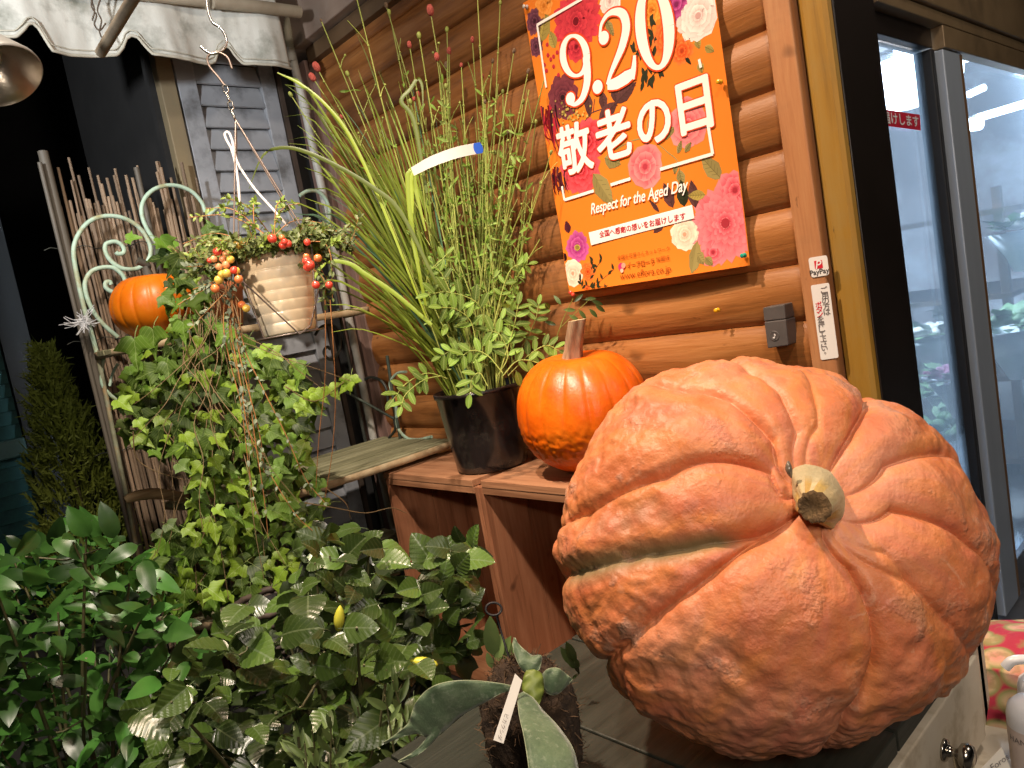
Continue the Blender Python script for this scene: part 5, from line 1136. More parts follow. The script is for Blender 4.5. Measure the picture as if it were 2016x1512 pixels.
# ================================================================ things at the right edge: floral fabric bolster and two bottles on a stool
sq_ = at(1995, 1400, 0.98)
M_floral, nt, bs = new_mat('red_floral_fabric')
vor = nd(nt, 'ShaderNodeTexVoronoi'); vor.inputs['Scale'].default_value = 24; tc = nd(nt, 'ShaderNodeTexCoord'); nt.links.new(tc.outputs['Object'], vor.inputs['Vector'])
c_ = ramp(nt, vor.outputs['Distance'], [(0.0, (0.60, 0.22, 0.16)), (0.22, (0.66, 0.34, 0.25)), (0.40, (0.55, 0.40, 0.22)), (0.50, (0.27, 0.28, 0.10)), (0.60, (0.45, 0.03, 0.06)), (1.0, (0.38, 0.02, 0.045))])
c_ = mix(nt, ramp(nt, noise_tex(nt, 40, 3), [(0.5, (0, 0, 0)), (0.6, (0.6, 0.6, 0.6))]), c_, (0.30, 0.22, 0.08)); nt.links.new(c_, bs.inputs['Base Color']); bs.inputs['Roughness'].default_value = 0.9; bump(nt, bs, noise_tex(nt, 120, 2), 0.001)
b = MB(); NQ = 40; NH = 30; V = []; c0 = at(2050, 1560, 1.10)
for i in range(NH + 1):
    h = i / NH; rr = 0.165 * (min(1, (1 - h) * 5)) ** 0.45
    for k in range(NQ):
        a = 2 * math.pi * k / NQ; V.append(c0 + Vector((rr * (1 + 0.04 * math.sin(a * 7 + h * 3)) * math.cos(a), rr * (1 + 0.04 * math.sin(a * 7 + h * 3)) * math.sin(a), lerp(GROUND - c0.z, at(1980, 1232, 1.10).z - c0.z, h) )))
b.add(V, [(i * NQ + k, i * NQ + (k + 1) % NQ, (i + 1) * NQ + (k + 1) % NQ, (i + 1) * NQ + k) for i in range(NH) for k in range(NQ)], True)
o = b.build('floral_cushion', M_floral, loc=(c0.x, c0.y, GROUND)); tag(o, 'red floral fabric bolster standing behind the white bottles', 'cushion')
M_bottle = surf('white_bottle_plastic', [(0.74, 0.75, 0.78), (0.80, 0.81, 0.84)], 4, 0.3, coat=0.3); M_blabel = surf('pinkish_label', [(0.66, 0.55, 0.50), (0.72, 0.62, 0.56)], 9, 0.5)
bz = at(2040, 1540, 0.88).z
b = MB(); c = at(2075, 1560, 0.90); b.box((c.x - 0.12, c.y - 0.08, GROUND), (c.x + 0.12, c.y + 0.12, bz - 0.001)); o = b.build('side_box', M_cream, loc=(c.x, c.y, GROUND), bevel=0.004); tag(o, 'small cream box at the right edge carrying white bottles', 'box')
for (px, py, d, r_, ln, tl) in ((2028, 1372, 0.86, 0.026, 'white lotion bottle with pink label at the right edge', 'HAND'), (2044, 1326, 0.93, 0.024, 'white bottle with spout behind the lotion bottle', '')):
    q = at(px, py, d); t = thing('bottle', ln, 'bottle', (q.x, q.y, bz), 'white bottles at right edge')
    Hh = q.z - bz; b = MB(); b.lathe([(0, 0), (r_, 0.0), (r_, Hh * 0.72), (r_ * 0.99, Hh * 0.80), (r_ * 0.9, Hh * 0.9), (r_ * 0.62, Hh * 0.97), (0.0, Hh)], 32, Matrix.Translation((q.x, q.y, bz))); b.build('body', M_bottle, t)
    b = MB(); b.lathe([(r_ + 0.0004, Hh * 0.04), (r_ + 0.0004, Hh * 0.70)], 32, Matrix.Translation((q.x, q.y, bz))); b.build('label_wrap', M_blabel, t)
    if not tl:
        b = MB(); b.tube(smooth_path([q - Vector((0, 0, 0.01)), q + Vector((0, 0, 0.015)), q + Vector((-0.02, -0.015, 0.02)), q + Vector((-0.03, -0.02, 0.010))], 4), 0.006, 8); b.build('spout', M_bottle, t)
    if tl:
        V_, Fc_, w_, h_ = text_mesh(tl, 0.012); b = MB(); vd = math.atan2(EYE.y - q.y, EYE.x - q.x) - 0.55
        for line, (tx, zz_, sc) in enumerate(((tl, Hh * 0.60, 0.0085), ('foam soap', Hh * 0.52, 0.004))[:1]):
            b.add([Vector((q.x + (r_ + 0.0007) * math.cos(vd + x * sc / 0.0105 / r_), q.y + (r_ + 0.0007) * math.sin(vd + x * sc / 0.0105 / r_), bz + zz_ + y * sc / 0.0105)) for x, y in V_], Fc_)
        b.build('lettering', M_inkgrey, t)
# ================================================================ leaves
def leaf_mesh(name, mat, outline, nx=4, ny=8, fold=0.12, droop=0.25, pleat=0.0, npl=6, wave=0.0, stalk=0.12, vslope=0.9, seed=0):
    """unit leaf: base at the origin, tip at y = 1, face towards +z. outline(t) = half width"""
    V = []; F = []; rnd = random.Random(seed); ph = rnd.random() * 6
    for j in range(ny + 1):
        t = j / ny; w = outline(t)
        for i in range(-nx, nx + 1):
            u = i / nx; x = u * w
            z = fold * abs(x) - droop * t * t + pleat * 1.4 * (abs(u) * (1 - 0.75 * abs(u))) ** 0.6 * math.sin(6.2832 * npl * (t - vslope * abs(x) * 0.9))
            z += wave * math.sin(t * 7 + ph + (2 if u > 0 else 0)) * abs(u) ** 2 * w * 2
            V.append((x, t, z))
    R = 2 * nx + 1
    for j in range(ny):
        for i in range(R - 1): F.append((j * R + i, j * R + i + 1, (j + 1) * R + i + 1, (j + 1) * R + i))
    b = MB(); b.add(V, F, True)
    if stalk: b.tube([(0, -stalk, -0.03), (0, -stalk * .4, 0.0), (0, 0.02, 0.0)], 0.013, 5)
    return b.mesh(name, mat)
def ivy_leaf(name, mat, seed, elong=1.0):
    half = [(0.0, -0.01), (0.10, -0.09), (0.24, -0.12), (0.38, -0.06), (0.46, 0.06), (0.52, 0.18), (0.66, 0.36), (0.50, 0.37), (0.37, 0.40), (0.28, 0.46), (0.24, 0.60), (0.16, 0.78), (0.08, 0.95), (0.0, 1.10 * elong)]
    rnd = random.Random(seed); H1 = [(x * rnd.uniform(.92, 1.08), y + rnd.gauss(0, 0.015)) for x, y in half]; H2 = [(-x * rnd.uniform(.92, 1.08), y + rnd.gauss(0, 0.015)) for x, y in half]
    zf = lambda x, y: 0.26 * abs(x) - 0.18 * y * y - 0.22 * x * x + 0.03 * math.sin(y * 9 + seed)
    mid = [(0, t) for t in np.linspace(-0.01, 1.10 * elong, len(half))]
    V = [(x, y, zf(x, y)) for x, y in H1] + [(x, y, zf(x, y) - 0.02) for x, y in mid] + [(x, y, zf(x, y)) for x, y in H2]; n = len(half)
    m1 = [((a[0] + b_[0]) / 2, (a[1] + b_[1]) / 2) for a, b_ in zip(H1, mid)]; m2 = [((a[0] + b_[0]) / 2, (a[1] + b_[1]) / 2) for a, b_ in zip(H2, mid)]
    k1 = len(V); V += [(x, y, zf(x, y) + 0.012) for x, y in m1]; k2 = len(V); V += [(x, y, zf(x, y) + 0.012) for x, y in m2]; F = []
    for i in range(n - 1):
        F += [(i, i + 1, k1 + i + 1, k1 + i), (k1 + i, k1 + i + 1, n + i + 1, n + i), (n + i, n + i + 1, k2 + i + 1, k2 + i), (k2 + i, k2 + i + 1, 2 * n + i + 1, 2 * n + i)]
    b = MB(); b.add(V, F, True); b.tube([(0, -0.55, -0.28), (0, -0.25, -0.08), (0, 0.0, -0.02)], 0.014, 5); return b.mesh(name, mat)
def rand_dir(rnd): return Vector((rnd.gauss(0, 1), rnd.gauss(0, 1), rnd.gauss(0, 1))).normalized()
def inpoly(x, y, P):
    c = False; j = len(P) - 1
    for i in range(len(P)):
        if (P[i][1] > y) != (P[j][1] > y) and x < (P[j][0] - P[i][0]) * (y - P[i][1]) / (P[j][1] - P[i][1]) + P[i][0]: c = not c
        j = i
    return c
def sample_poly(rnd, P):
    x0, x1 = min(p[0] for p in P), max(p[0] for p in P); y0, y1 = min(p[1] for p in P), max(p[1] for p in P)
    while True:
        x, y = rnd.uniform(x0, x1), rnd.uniform(y0, y1)
        if inpoly(x, y, P): return x, y
def spread(rnd, P, n, tries=12):
    """blue-noise like points in a region"""
    pts = []
    for _ in range(n):
        best = None; bd = -1
        for _ in range(tries):
            p = sample_poly(rnd, P); d = min([(p[0] - q[0]) ** 2 + (p[1] - q[1]) ** 2 for q in pts[-400:]] or [1e9])
            if d > bd: bd = d; best = p
        pts.append(best)
    return pts
UP = Vector((0, 0, 1))

# ================================================================ ivy
M_ivy = leaf_mat('ivy_leaf_green', (0.028, 0.070, 0.008), (0.125, 0.215, 0.020), 0.52, 4.5, (0.20, 0.28, 0.08), 0.03, 0.35, 0.15, 0.4, 0.012, 1.4)
M_ivyy = leaf_mat('young_ivy_leaf', (0.12, 0.23, 0.012), (0.26, 0.38, 0.03), 0.5, 4.5, (0.32, 0.42, 0.12), 0.03, 0.2, 0.2, 0.4, 0.012, 1.4)
M_vine = surf('ivy_vine_bark', [(0.14, 0.10, 0.04), (0.26, 0.17, 0.08)], 30, 0.7)
ivm = [ivy_leaf('ivy_leaf', M_ivy, s, e) for s, e in ((1, 1), (2, 1.15), (3, .92), (4, 1.05))]; ivy_y = [ivy_leaf('ivy_leaf', M_ivyy, s, e) for s, e in ((5, 1), (6, 1.1))]
crown_c = onx(420, 560, -2.12)
ivy = thing('ivy_plant', 'trailing green ivy cascading from the rack shelf behind the hanging pot', 'ivy', (crown_c.x, crown_c.y, 0.068))
b = MB(); b.lathe([(0.0, 0.0), (0.055, 0.0), (0.075, 0.10), (0.082, 0.105), (0.082, 0.125), (0.074, 0.125), (0.07, 0.105), (0.0, 0.10)], 28, Matrix.Translation((crown_c.x, crown_c.y, 0.068))); b.build('pot', surf('orange_terracotta', [(0.45, 0.13, 0.05), (0.55, 0.19, 0.08)], 12, 0.8), ivy)
rnd = random.Random(12)
IV = [(330, 560), (380, 520), (430, 640), (520, 690), (600, 720), (625, 800), (600, 900), (640, 980), (625, 1090), (560, 1170), (500, 1215), (420, 1190), (330, 1210), (300, 1120), (310, 1050), (380, 1010), (370, 930), (280, 880), (240, 830), (235, 770), (270, 700), (330, 690)]
pts = spread(rnd, IV, 262)
strands = []
ends = [(265, 795), (255, 870), (330, 940), (310, 1090), (300, 1170), (255, 1225), (390, 1190), (450, 1180), (520, 1140), (560, 1110), (590, 990), (560, 1220), (640, 770), (470, 1000), (400, 1050), (350, 830), (690, 750), (610, 1060), (540, 960), (430, 880)]
b = MB()
for k, e in enumerate(ends):
    d0 = rnd.uniform(1.70, 1.86); s = (rnd.uniform(350, 500), rnd.uniform(600, 640)); P = []
    for t in np.linspace(0, 1, 7):
        x = lerp(s[0], e[0], t ** 1.3) + rnd.gauss(0, 14) * math.sin(math.pi * t); y = lerp(s[1], e[1], t)
        P.append(at(x, y, lerp(1.86, d0 - 0.12, math.sin(t * 1.57) ** 0.7)))
    P = [Vector((crown_c.x, crown_c.y, 0.19)), P[0] + Vector((0, 0, 0.03))] + P[1:]
    sp = smooth_path(P, 5); strands += sp; b.tube(sp, [0.0014, 0.0011, 0.0007], 5)
# a few bare reddish runners at the lower left and right
for pp_ in ([(300, 1190), (350, 1200), (380, 1165), (405, 1130)], [(245, 1235), (280, 1245), (320, 1230), (360, 1190), (400, 1140)], [(262, 850), (268, 900), (300, 925), (345, 940), (390, 950)], [(600, 990), (660, 1000), (720, 1010), (770, 1000), (800, 1010)], [(640, 960), (680, 990), (690, 1020)], [(560, 760), (620, 790), (680, 750)]):
    b.tube(smooth_path([at(x, y, 1.66 + 0.02 * i) for i, (x, y) in enumerate(pp_)], 6), [0.0016, 0.0012, 0.0008], 5)
b.build('vines', M_vine, ivy)
def put_ivy(x, y, d, young, size=None):
    c = at(x, y, d); tc_ = (EYE - c).normalized(); n = (tc_ * 0.9 + UP * 0.75 + rand_dir(rnd) * 0.55).normalized()
    ydir = (Vector((0, 0, -1)) * rnd.uniform(0.3, 1.0) + AXR * rnd.uniform(-1, 1) + tc_ * 0.2)
    L = (size or rnd.uniform(0.030, 0.050)) * 0.92; inst('leaf', rnd.choice(ivy_y if young else ivm), ivy, frame(c - ydir.normalized() * L * 0.4, ydir, n, L, rnd.choice((0.85, 1.0, 1.1))))
AXR = Vector((AX[0], AY[0], AZ[0]))
for i, (x, y) in enumerate(pts):
    layer = rnd.random(); front = max(0, min(1, (y - 560) / 300)); d = 1.88 - 0.24 * front * rnd.uniform(0.35, 1.0)
    put_ivy(x, y, d, rnd.random() < (0.22 if y < 900 else 0.35))
for (x, y, s) in [(345, 520, .06), (370, 555, .055), (395, 590, .06), (352, 600, .05), (330, 590, .045), (410, 640, .06), (440, 660, .055), (360, 650, .05), (243, 795, .045), (280, 865, .052), (345, 885, .055), (370, 900, .05), (395, 870, .06), (440, 915, .06), (320, 1085, .055), (310, 1160, .055), (335, 1195, .045), (512, 1120, .05), (575, 1108, .05), (500, 1030, .045), (470, 960, .05), (600, 800, .05), (630, 780, .042), (655, 770, .042), (690, 752, .04), (680, 760, .04), (265, 690, .07), (300, 668, .065), (290, 735, .05), (330, 730, .05), (460, 830, .06)]:
    put_ivy(x, y, 1.70 if y > 640 else 1.84, y > 700 and rnd.random() < 0.6, s)
fill = MB(); lv = [([tuple(v.co) for v in m.vertices], [tuple(q.vertices) for q in m.polygons]) for m in ivm]
for _ in range(300):                     # the inner leaves of the curtain, too deep to pick apart
    x, y = sample_poly(rnd, IV); p = at(x, y, rnd.uniform(1.80, 1.97)); s_ = rnd.choice(lv)
    Mx = frame(p, Vector((0, 0, -1)) + AXR * rnd.uniform(-1, 1), (EYE - p).normalized() + UP * .5 + rand_dir(rnd) * .7, rnd.uniform(.030, .052)); fill.add([Mx @ Vector(v) for v in s_[0]], s_[1], True)
fill.build('inner_leaves', M_ivy, ivy)['kind'] = 'stuff'
# crown leaves around the pot on the shelf
for k in range(40):
    c = crown_c + Vector((rnd.gauss(0.0, 0.05), rnd.gauss(0.02, 0.11), rnd.uniform(0.02, 0.15))); tc_ = (EYE - c).normalized()
    inst('leaf', rnd.choice(ivm), ivy, frame(c, AXR * rnd.uniform(-1, 1) + Vector((0, 0, rnd.uniform(-1, .4))), tc_ + UP * .6 + rand_dir(rnd) * 0.6, rnd.uniform(0.035, 0.06)))
# wicker basket under the ivy, sitting on the lower shelf of the rack, mostly hidden
bc = at(538, 1182, 1.60)
bk = thing('wicker_basket', 'dark woven wicker basket half hidden under the ivy', 'basket', (bc.x, bc.y, GROUND))
b = MB(); zt_ = bc.z
for k in range(14):
    zz_ = zt_ - k * 0.0125; R_ = 0.085 - 0.0015 * k
    ringp = [Vector((bc.x + (R_ + 0.0035 * math.sin(j * 2.6 + k * math.pi)) * math.cos(j * 0.1309), bc.y + (R_ + 0.0035 * math.sin(j * 2.6 + k * math.pi)) * math.sin(j * 0.1309), zz_)) for j in range(48)]
    b.tube(ringp, 0.0075 if k == 0 else 0.0052, 6, closed=True)
b.build('woven_rim', surf('dark_wicker', [(0.035, 0.025, 0.02), (0.08, 0.055, 0.04)], 30, 0.7, bmp=0.001), bk)
b = MB(); b.lathe([(0.0, GROUND), (0.07, GROUND), (0.078, zt_ - 0.01), (0.07, zt_ - 0.012), (0.0, zt_ - 0.02)], 24, Matrix.Translation((bc.x, bc.y, 0))); b.build('liner', M_dark, bk)

# ================================================================ hanging pot with cranberry vine
DPOT = 1.36
pt_, pb_ = at(537, 494, DPOT), at(571, 655, DPOT); HP = pt_.z - pb_.z; pc_ = Vector(((pt_.x + pb_.x) / 2, (pt_.y + pb_.y) / 2, pb_.z))
hp = thing('hanging_pot', 'cream ribbed hanging flower pot in a wire hanger with chain', 'pot', pc_)
RT, RB = 0.074, 0.046; prof = [(0, 0), (RB - 0.004, 0)]; nb_ = 8
for k in range(nb_):
    for t in (0.0, 0.12, 0.35, 0.65, 0.88, 1.0):
        h = (k + t) / nb_; prof.append((lerp(RB, RT, h) + 0.0013 * max(0, math.sin(math.pi * t)) ** 0.7 - 0.0006, h * HP))
prof += [(RT + 0.001, HP + 0.004), (RT - 0.003, HP + 0.005), (RT - 0.006, HP - 0.01), (RT - 0.008, HP - 0.02), (0, HP - 0.02)]
b = MB(); b.lathe(prof, 56, Matrix.Translation(pc_)); b.build('pot_body', surf('cream_ribbed_plastic', [(0.76, 0.58, 0.36), (0.82, 0.66, 0.44)], 6, 0.38, coat=0.15, dirt=(0.40, 0.39, 0.33), dirt_scale=5), hp)
M_wire = surf('brown_hanger_wire', [(0.16, 0.12, 0.10), (0.24, 0.19, 0.16)], 20, 0.4, metal=0.5)
hub = at(464, 236, DPOT)
b = MB(); rb_ = RB + 0.014; zb_ = pc_.z - 0.003
ringp = [Vector((pc_.x + rb_ * math.cos(k * 0.19635), pc_.y + rb_ * math.sin(k * 0.19635), zb_)) for k in range(32)]
b.tube(ringp, 0.0016, 6, closed=True)
for a in (math.radians(d) for d in (-75, 25, 100, 200)):
    lo = Vector((pc_.x + rb_ * math.cos(a), pc_.y + rb_ * math.sin(a), zb_)); to = Vector((pc_.x + (RT + 0.012) * math.cos(a), pc_.y + (RT + 0.012) * math.sin(a), pc_.z + HP * 0.98))
    b.tube([lo, to, hub], 0.0016, 6); b.tube([lo, Vector((pc_.x, pc_.y, zb_))], 0.0014, 5)
# two crossed braces seen over the front
b.tube([at(468, 545, DPOT - 0.09), at(590, 658, DPOT - 0.05), at(612, 640, DPOT - 0.03), at(629, 560, DPOT - 0.02)], 0.0016, 6)
b.build('hanger_wires', M_wire, hp)
b = MB()
ch = [at(442, 168, DPOT), at(446, 182, DPOT), at(452, 200, DPOT), at(456, 216, DPOT), at(463, 236, DPOT)]
for k in range(4):
    a_, c_ = ch[k], ch[k + 1]; m_ = (a_ + c_) / 2; d_ = (c_ - a_) * 0.62; s_ = (AXR if k % 2 else (EYE - m_).normalized()).cross(d_).normalized() * 0.0042
    b.tube([m_ - d_ + s_ * .4, m_ - d_ * .6 + s_, m_ + d_ * .6 + s_, m_ + d_ - s_ * .4, m_ + d_ * .6 - s_, m_ - d_ * .6 - s_], 0.0013, 6, closed=True)
b.build('chain', M_nickel, hp)
b = MB(); b.tube(smooth_path([at(457, 135, DPOT), at(447, 112, DPOT), at(425, 103, DPOT), at(409, 112, DPOT), at(412, 130, DPOT), at(430, 152, DPOT), at(442, 168, DPOT)], 6), 0.0021, 8); b.build('hook', M_wire, hp)
o = MB(); o.tube(smooth_path([at(404, -30, DPOT), at(408, 12, DPOT), at(417, 42, DPOT), at(437, 58, DPOT), at(446, 82, DPOT), at(436, 100, DPOT), at(415, 106, DPOT), at(395, 92, DPOT)], 7), 0.0024, 8); o = o.build('wire_hook', surf('bright_steel_wire', [(0.55, 0.53, 0.5), (0.65, 0.63, 0.6)], 6, 0.25, metal=0.9), loc=at(404, -30, DPOT)); tag(o, 'bent steel wire hook holding up the hanging pot', 'hook')
b = MB(); W_ = surf('white_plastic_tie', [(0.72, 0.70, 0.70), (0.8, 0.78, 0.78)], 5, 0.4)
b.tube(smooth_path([at(474, 424, DPOT), at(468, 350, DPOT), at(458, 300, DPOT), at(446, 276, DPOT), at(443, 264, DPOT), at(450, 261, DPOT), at(457, 276, DPOT), at(462, 300, DPOT), at(470, 325, DPOT), at(500, 370, DPOT), at(540, 415, DPOT), at(566, 445, DPOT)], 5), 0.0024, 7); b.build('white_hanger_cord', W_, hp)

M_cran = leaf_mat('cranberry_leaf', (0.07, 0.115, 0.02), (0.24, 0.29, 0.07), 0.55, 0, None, 0.04, 0.3, 0.12); M_crany = leaf_mat('cranberry_shoot', (0.16, 0.26, 0.03), (0.34, 0.44, 0.08), 0.5, 0, None, 0.02, 0.2, 0.2); M_crang = leaf_mat('grey_cranberry_leaf', (0.11, 0.15, 0.085), (0.25, 0.30, 0.19), 0.5, 0, None, 0.02, 0.2, 0.1)
M_twig = surf('orange_brown_twig', [(0.30, 0.12, 0.035), (0.44, 0.20, 0.06)], 20, 0.6)
cv = thing('cranberry_plant', 'bushy cranberry vine with red and yellow berries in cream pot', 'plant', (pc_.x, pc_.y, pc_.z + HP - 0.02))
rnd = random.Random(21)
lm_small = [leaf_mesh('small_leaf', m, lambda t: 0.24 * math.sin(math.pi * t) ** 0.7 + 0.001, 1, 3, 0.3, 0.2, stalk=0) for m in (M_cran, M_crany, M_crang)]
def leafy(stem, n, Ls, which, bmb, count=[0]):
    for k in range(n):
        t = rnd.uniform(0.12, 1.0); i = min(int(t * (len(stem) - 1)), len(stem) - 2); p = stem[i].lerp(stem[i + 1], t * (len(stem) - 1) - i); tg_ = (stem[i + 1] - stem[i]).normalized()
        d = (rand_dir(rnd) + tg_ * 0.7); nrm_ = (rand_dir(rnd) * .5 + UP * .7 + (EYE - p).normalized() * .6)
        Mx = frame(p, d, nrm_, Ls * rnd.uniform(0.7, 1.25)); src = which
        bmb.add([Mx @ Vector(v) for v in LS[0]], LS[1], True, src)
_lm = lm_small[0]; LS = ([tuple(v.co) for v in _lm.vertices], [tuple(p.vertices) for p in _lm.polygons])
tw = MB(); fo = MB()
top0 = Vector((pc_.x, pc_.y, pc_.z + HP - 0.012))
for k in range(150):
    a = rnd.random() * 6.2832; r0_ = RT * 0.80 * math.sqrt(rnd.random()); s = top0 + Vector((r0_ * math.cos(a), r0_ * math.sin(a), 0)); out = Vector((math.cos(a), math.sin(a), 0)); L = rnd.uniform(0.045, 0.112); fr_ = max(0, out.dot((EYE - s).normalized())); L *= 1 - 0.45 * fr_
    P = [s, s + out * L * 0.35 + UP * L * rnd.uniform(.15, .45), s + out * L * 0.8 + UP * L * rnd.uniform(-.05, .5), s + out * L * 1.1 + UP * L * rnd.uniform(-.18 + 0.25 * fr_, .6)]
    sp = smooth_path(P, 4); tw.tube(sp, [0.0006, 0.0004], 4); leafy(sp, 48, 0.0125, 0 if rnd.random() < 0.72 else 1, fo)
for (x, y) in [(405, 410), (372, 428), (360, 480), (355, 505), (640, 440), (655, 470), (590, 400), (505, 395), (445, 390), (640, 520), (650, 560), (560, 395), (470, 400)]:
    s = top0 + Vector((rnd.gauss(0, .03), rnd.gauss(0, .03), 0)); e = at(x, y, DPOT + rnd.uniform(-.04, .05)); m_ = s.lerp(e, .55) + UP * 0.03; sp = smooth_path([s, m_, e], 6); tw.tube(sp, [0.0011, 0.0007], 5); leafy(sp, 30, 0.0115, 0 if y > 430 else 1, fo)
# long bare runners with grey leaves hanging down the front left
for (x0, y0, pth) in [(440, 520, [(450, 600), (455, 680), (480, 780), (500, 900)]), (455, 540, [(462, 640), (485, 720), (500, 850), (520, 980), (528, 1060)]), (450, 560, [(455, 650), (475, 760), (490, 850), (530, 930), (580, 1010), (615, 1045)]), (448, 530, [(440, 640), (455, 720), (475, 800), (490, 920), (505, 1010)]), (460, 560, [(480, 680), (520, 770), (560, 850), (600, 940), (640, 990)]), (448, 540, [(470, 690), (510, 850), (520, 930)]), (640, 560, [(640, 740), (628, 860), (622, 960)]), (650, 590, [(660, 760), (655, 880), (640, 980)])]:
    d_ = DPOT - 0.06 if x0 < 600 else DPOT + 0.28; sp = smooth_path([at(x0, y0, d_)] + [at(x, y, d_ + 0.03 * i / 3) for i, (x, y) in enumerate(pth)], 8)
    if x0 < 600: sp = smooth_path([top0 + Vector((0.02, -0.05, 0)), at(x0 + 6, y0 - 40, d_)], 2) + sp
    tw.tube(sp, [0.0012, 0.001, 0.0007], 5)
    if x0 < 600: leafy(sp, 34, 0.012, 2, fo)
for (x, y, ex_, ey_) in [(455, 560, 380, 570), (450, 590, 372, 650), (455, 560, 350, 600), (450, 540, 365, 525), (630, 560, 640, 600), (640, 500, 655, 590)]:
    s = top0 + Vector((0, 0, 0.01)); m_ = at(x, y - 20, DPOT - 0.07); e = at(ex_, ey_, DPOT - 0.06); sp = smooth_path([s, m_, e], 7); tw.tube(sp, [0.0012, 0.0007], 5); leafy(sp, 44, 0.0125, 2 if x < 600 else 0, fo)
tw.build('twigs', M_twig, cv); fo_o = fo.build('foliage', [M_cran, M_crany, M_crang], cv); fo_o['kind'] = 'stuff'
M_b = [surf('berry_' + n, [c, tuple(min(1, x * 1.2) for x in c)], 30, 0.25, coat=0.4) for n, c in (('red', (0.62, 0.06, 0.035)), ('yellow', (0.62, 0.40, 0.07)), ('orange', (0.64, 0.17, 0.05)), ('blush', (0.64, 0.28, 0.12)))]
bms = []
for m in M_b:
    b = MB(); b.sphere((0, 0, 0), 1, 14, 10); b.lathe([(0.28, 0.96), (0.24, 1.04), (0.1, 0.98)], 8); bms.append(b.mesh('berry', m))
for (x, y, c, r_) in [(428, 495, 0, 9), (445, 500, 3, 8), (454, 511, 1, 8), (421, 510, 3, 7), (413, 513, 0, 5.5), (438, 510, 3, 7), (431, 525, 3, 7.5), (445, 521, 3, 8), (461, 532, 0, 8), (446, 538, 1, 9), (437, 540, 1, 8), (466, 533, 1, 7), (470, 550, 2, 8.5), (431, 551, 1, 9), (424, 568, 2, 9), (469, 480, 1, 9), (536, 470, 0, 9), (557, 483, 0, 8), (560, 476, 0, 7), (568, 480, 0, 7), (605, 477, 0, 7), (604, 514, 0, 9), (606, 526, 0, 9), (610, 522, 0, 10), (626, 508, 2, 8), (603, 505, 2, 6), (622, 561, 0, 8), (648, 561, 0, 7.5), (476, 600, 2, 8), (485, 607, 1, 8), (555, 468, 2, 6)]:
    d_ = DPOT - (0.105 if y < 580 else 0.06) - rnd.uniform(0, 0.012); c_ = at(x, y, d_); inst('berry', bms[c], cv, Matrix.Translation(c_) @ Matrix.Rotation(rnd.random() * 3, 4, rand_dir(rnd)) @ Matrix.Scale(r_ / FP * d_, 4))

# ================================================================ burnet and grass in the black pot
bp_t, bp_b = ony(962, 760, -0.17), ony(965, 905, -0.17)
BPX, BPY = -1.665 + 0.03, -0.172
Rb_, Rt_ = 0.083, 0.110; HB = 0.214; zB = ZC + 0.001
BPX, BPY = -1.545, -0.172; Rb_, Rt_, HB = 0.097, 0.121, 0.218
bp = thing('black_pot', 'glossy black plastic nursery pot on the left crate', 'pot', (BPX, BPY, zB))
b = MB(); b.lathe([(0, 0), (Rb_ - 0.006, 0), (Rb_, 0.006), (Rb_ + 0.001, 0.02), (lerp(Rb_, Rt_, .5), HB * .5), (Rt_ - 0.002, HB - 0.014), (Rt_ + 0.0025, HB - 0.012), (Rt_ + 0.003, HB), (Rt_ - 0.002, HB + 0.001), (Rt_ - 0.004, HB - 0.02), (0, HB - 0.025)], 64, Matrix.Translation((BPX, BPY, zB)))
b.build('pot_body', surf('black_glossy_plastic', [(0.012, 0.009, 0.009), (0.018, 0.013, 0.012)], 8, 0.22, coat=0.3, bmp=0.0004, dirt=(0.03, 0.024, 0.02), dirt_scale=30), bp)
b = MB(); b.lathe([(Rt_ - 0.0045, HB - 0.018), (Rt_ * .5, HB - 0.010), (0, HB - 0.006)], 24, Matrix.Translation((BPX, BPY, zB))); b.build('soil', surf('dark_potting_soil', [(0.02, 0.013, 0.008), (0.05, 0.033, 0.022)], 60, 0.95, bmp=0.006), bp)
bu = thing('burnet_plant', 'tall burnet plant with grassy blades and small red flower heads', 'plant', (BPX, BPY, zB + HB - 0.01))
M_blade = leaf_mat('grass_blade', (0.11, 0.17, 0.014), (0.29, 0.36, 0.045), 0.45, 0, None, 0.03, 0.3, 0.2); M_bladey = leaf_mat('lime_grass_blade', (0.24, 0.34, 0.02), (0.38, 0.48, 0.04), 0.4, 0, None, 0.01, 0.1, 0.25); M_bladed = leaf_mat('blue_green_blade', (0.04, 0.10, 0.05), (0.08, 0.18, 0.09), 0.5, 0, None, 0.02, 0.2, 0.15)
M_bst = surf('burnet_stem', [(0.20, 0.25, 0.04), (0.36, 0.40, 0.09)], 12, 0.6, rnd=0.25); M_head = surf('burnet_flower', [(0.55, 0.07, 0.055), (0.70, 0.17, 0.12)], 160, 0.8, bmp=0.004, rnd=0.2); M_headd = surf('old_burnet_head', [(0.20, 0.11, 0.07), (0.32, 0.22, 0.12)], 160, 0.8, bmp=0.004)
M_bleaf = leaf_mat('burnet_leaflet', (0.07, 0.14, 0.012), (0.19, 0.28, 0.04), 0.6, 7, (0.27, 0.35, 0.10), 0.03, 0.35, 0.2, 0.25, 0.02)
rnd = random.Random(31); S0 = Vector((BPX, BPY, zB + HB - 0.02))
def bend(p0, tip, sag, n=9, bulge=None):
    m1 = p0.lerp(tip, 0.45) + UP * (tip - p0).length * sag
    return smooth_path([p0, p0.lerp(m1, .55) + UP * 0.01, m1, m1.lerp(tip, .6) + UP * (tip - p0).length * sag * .45, tip], n // 3)
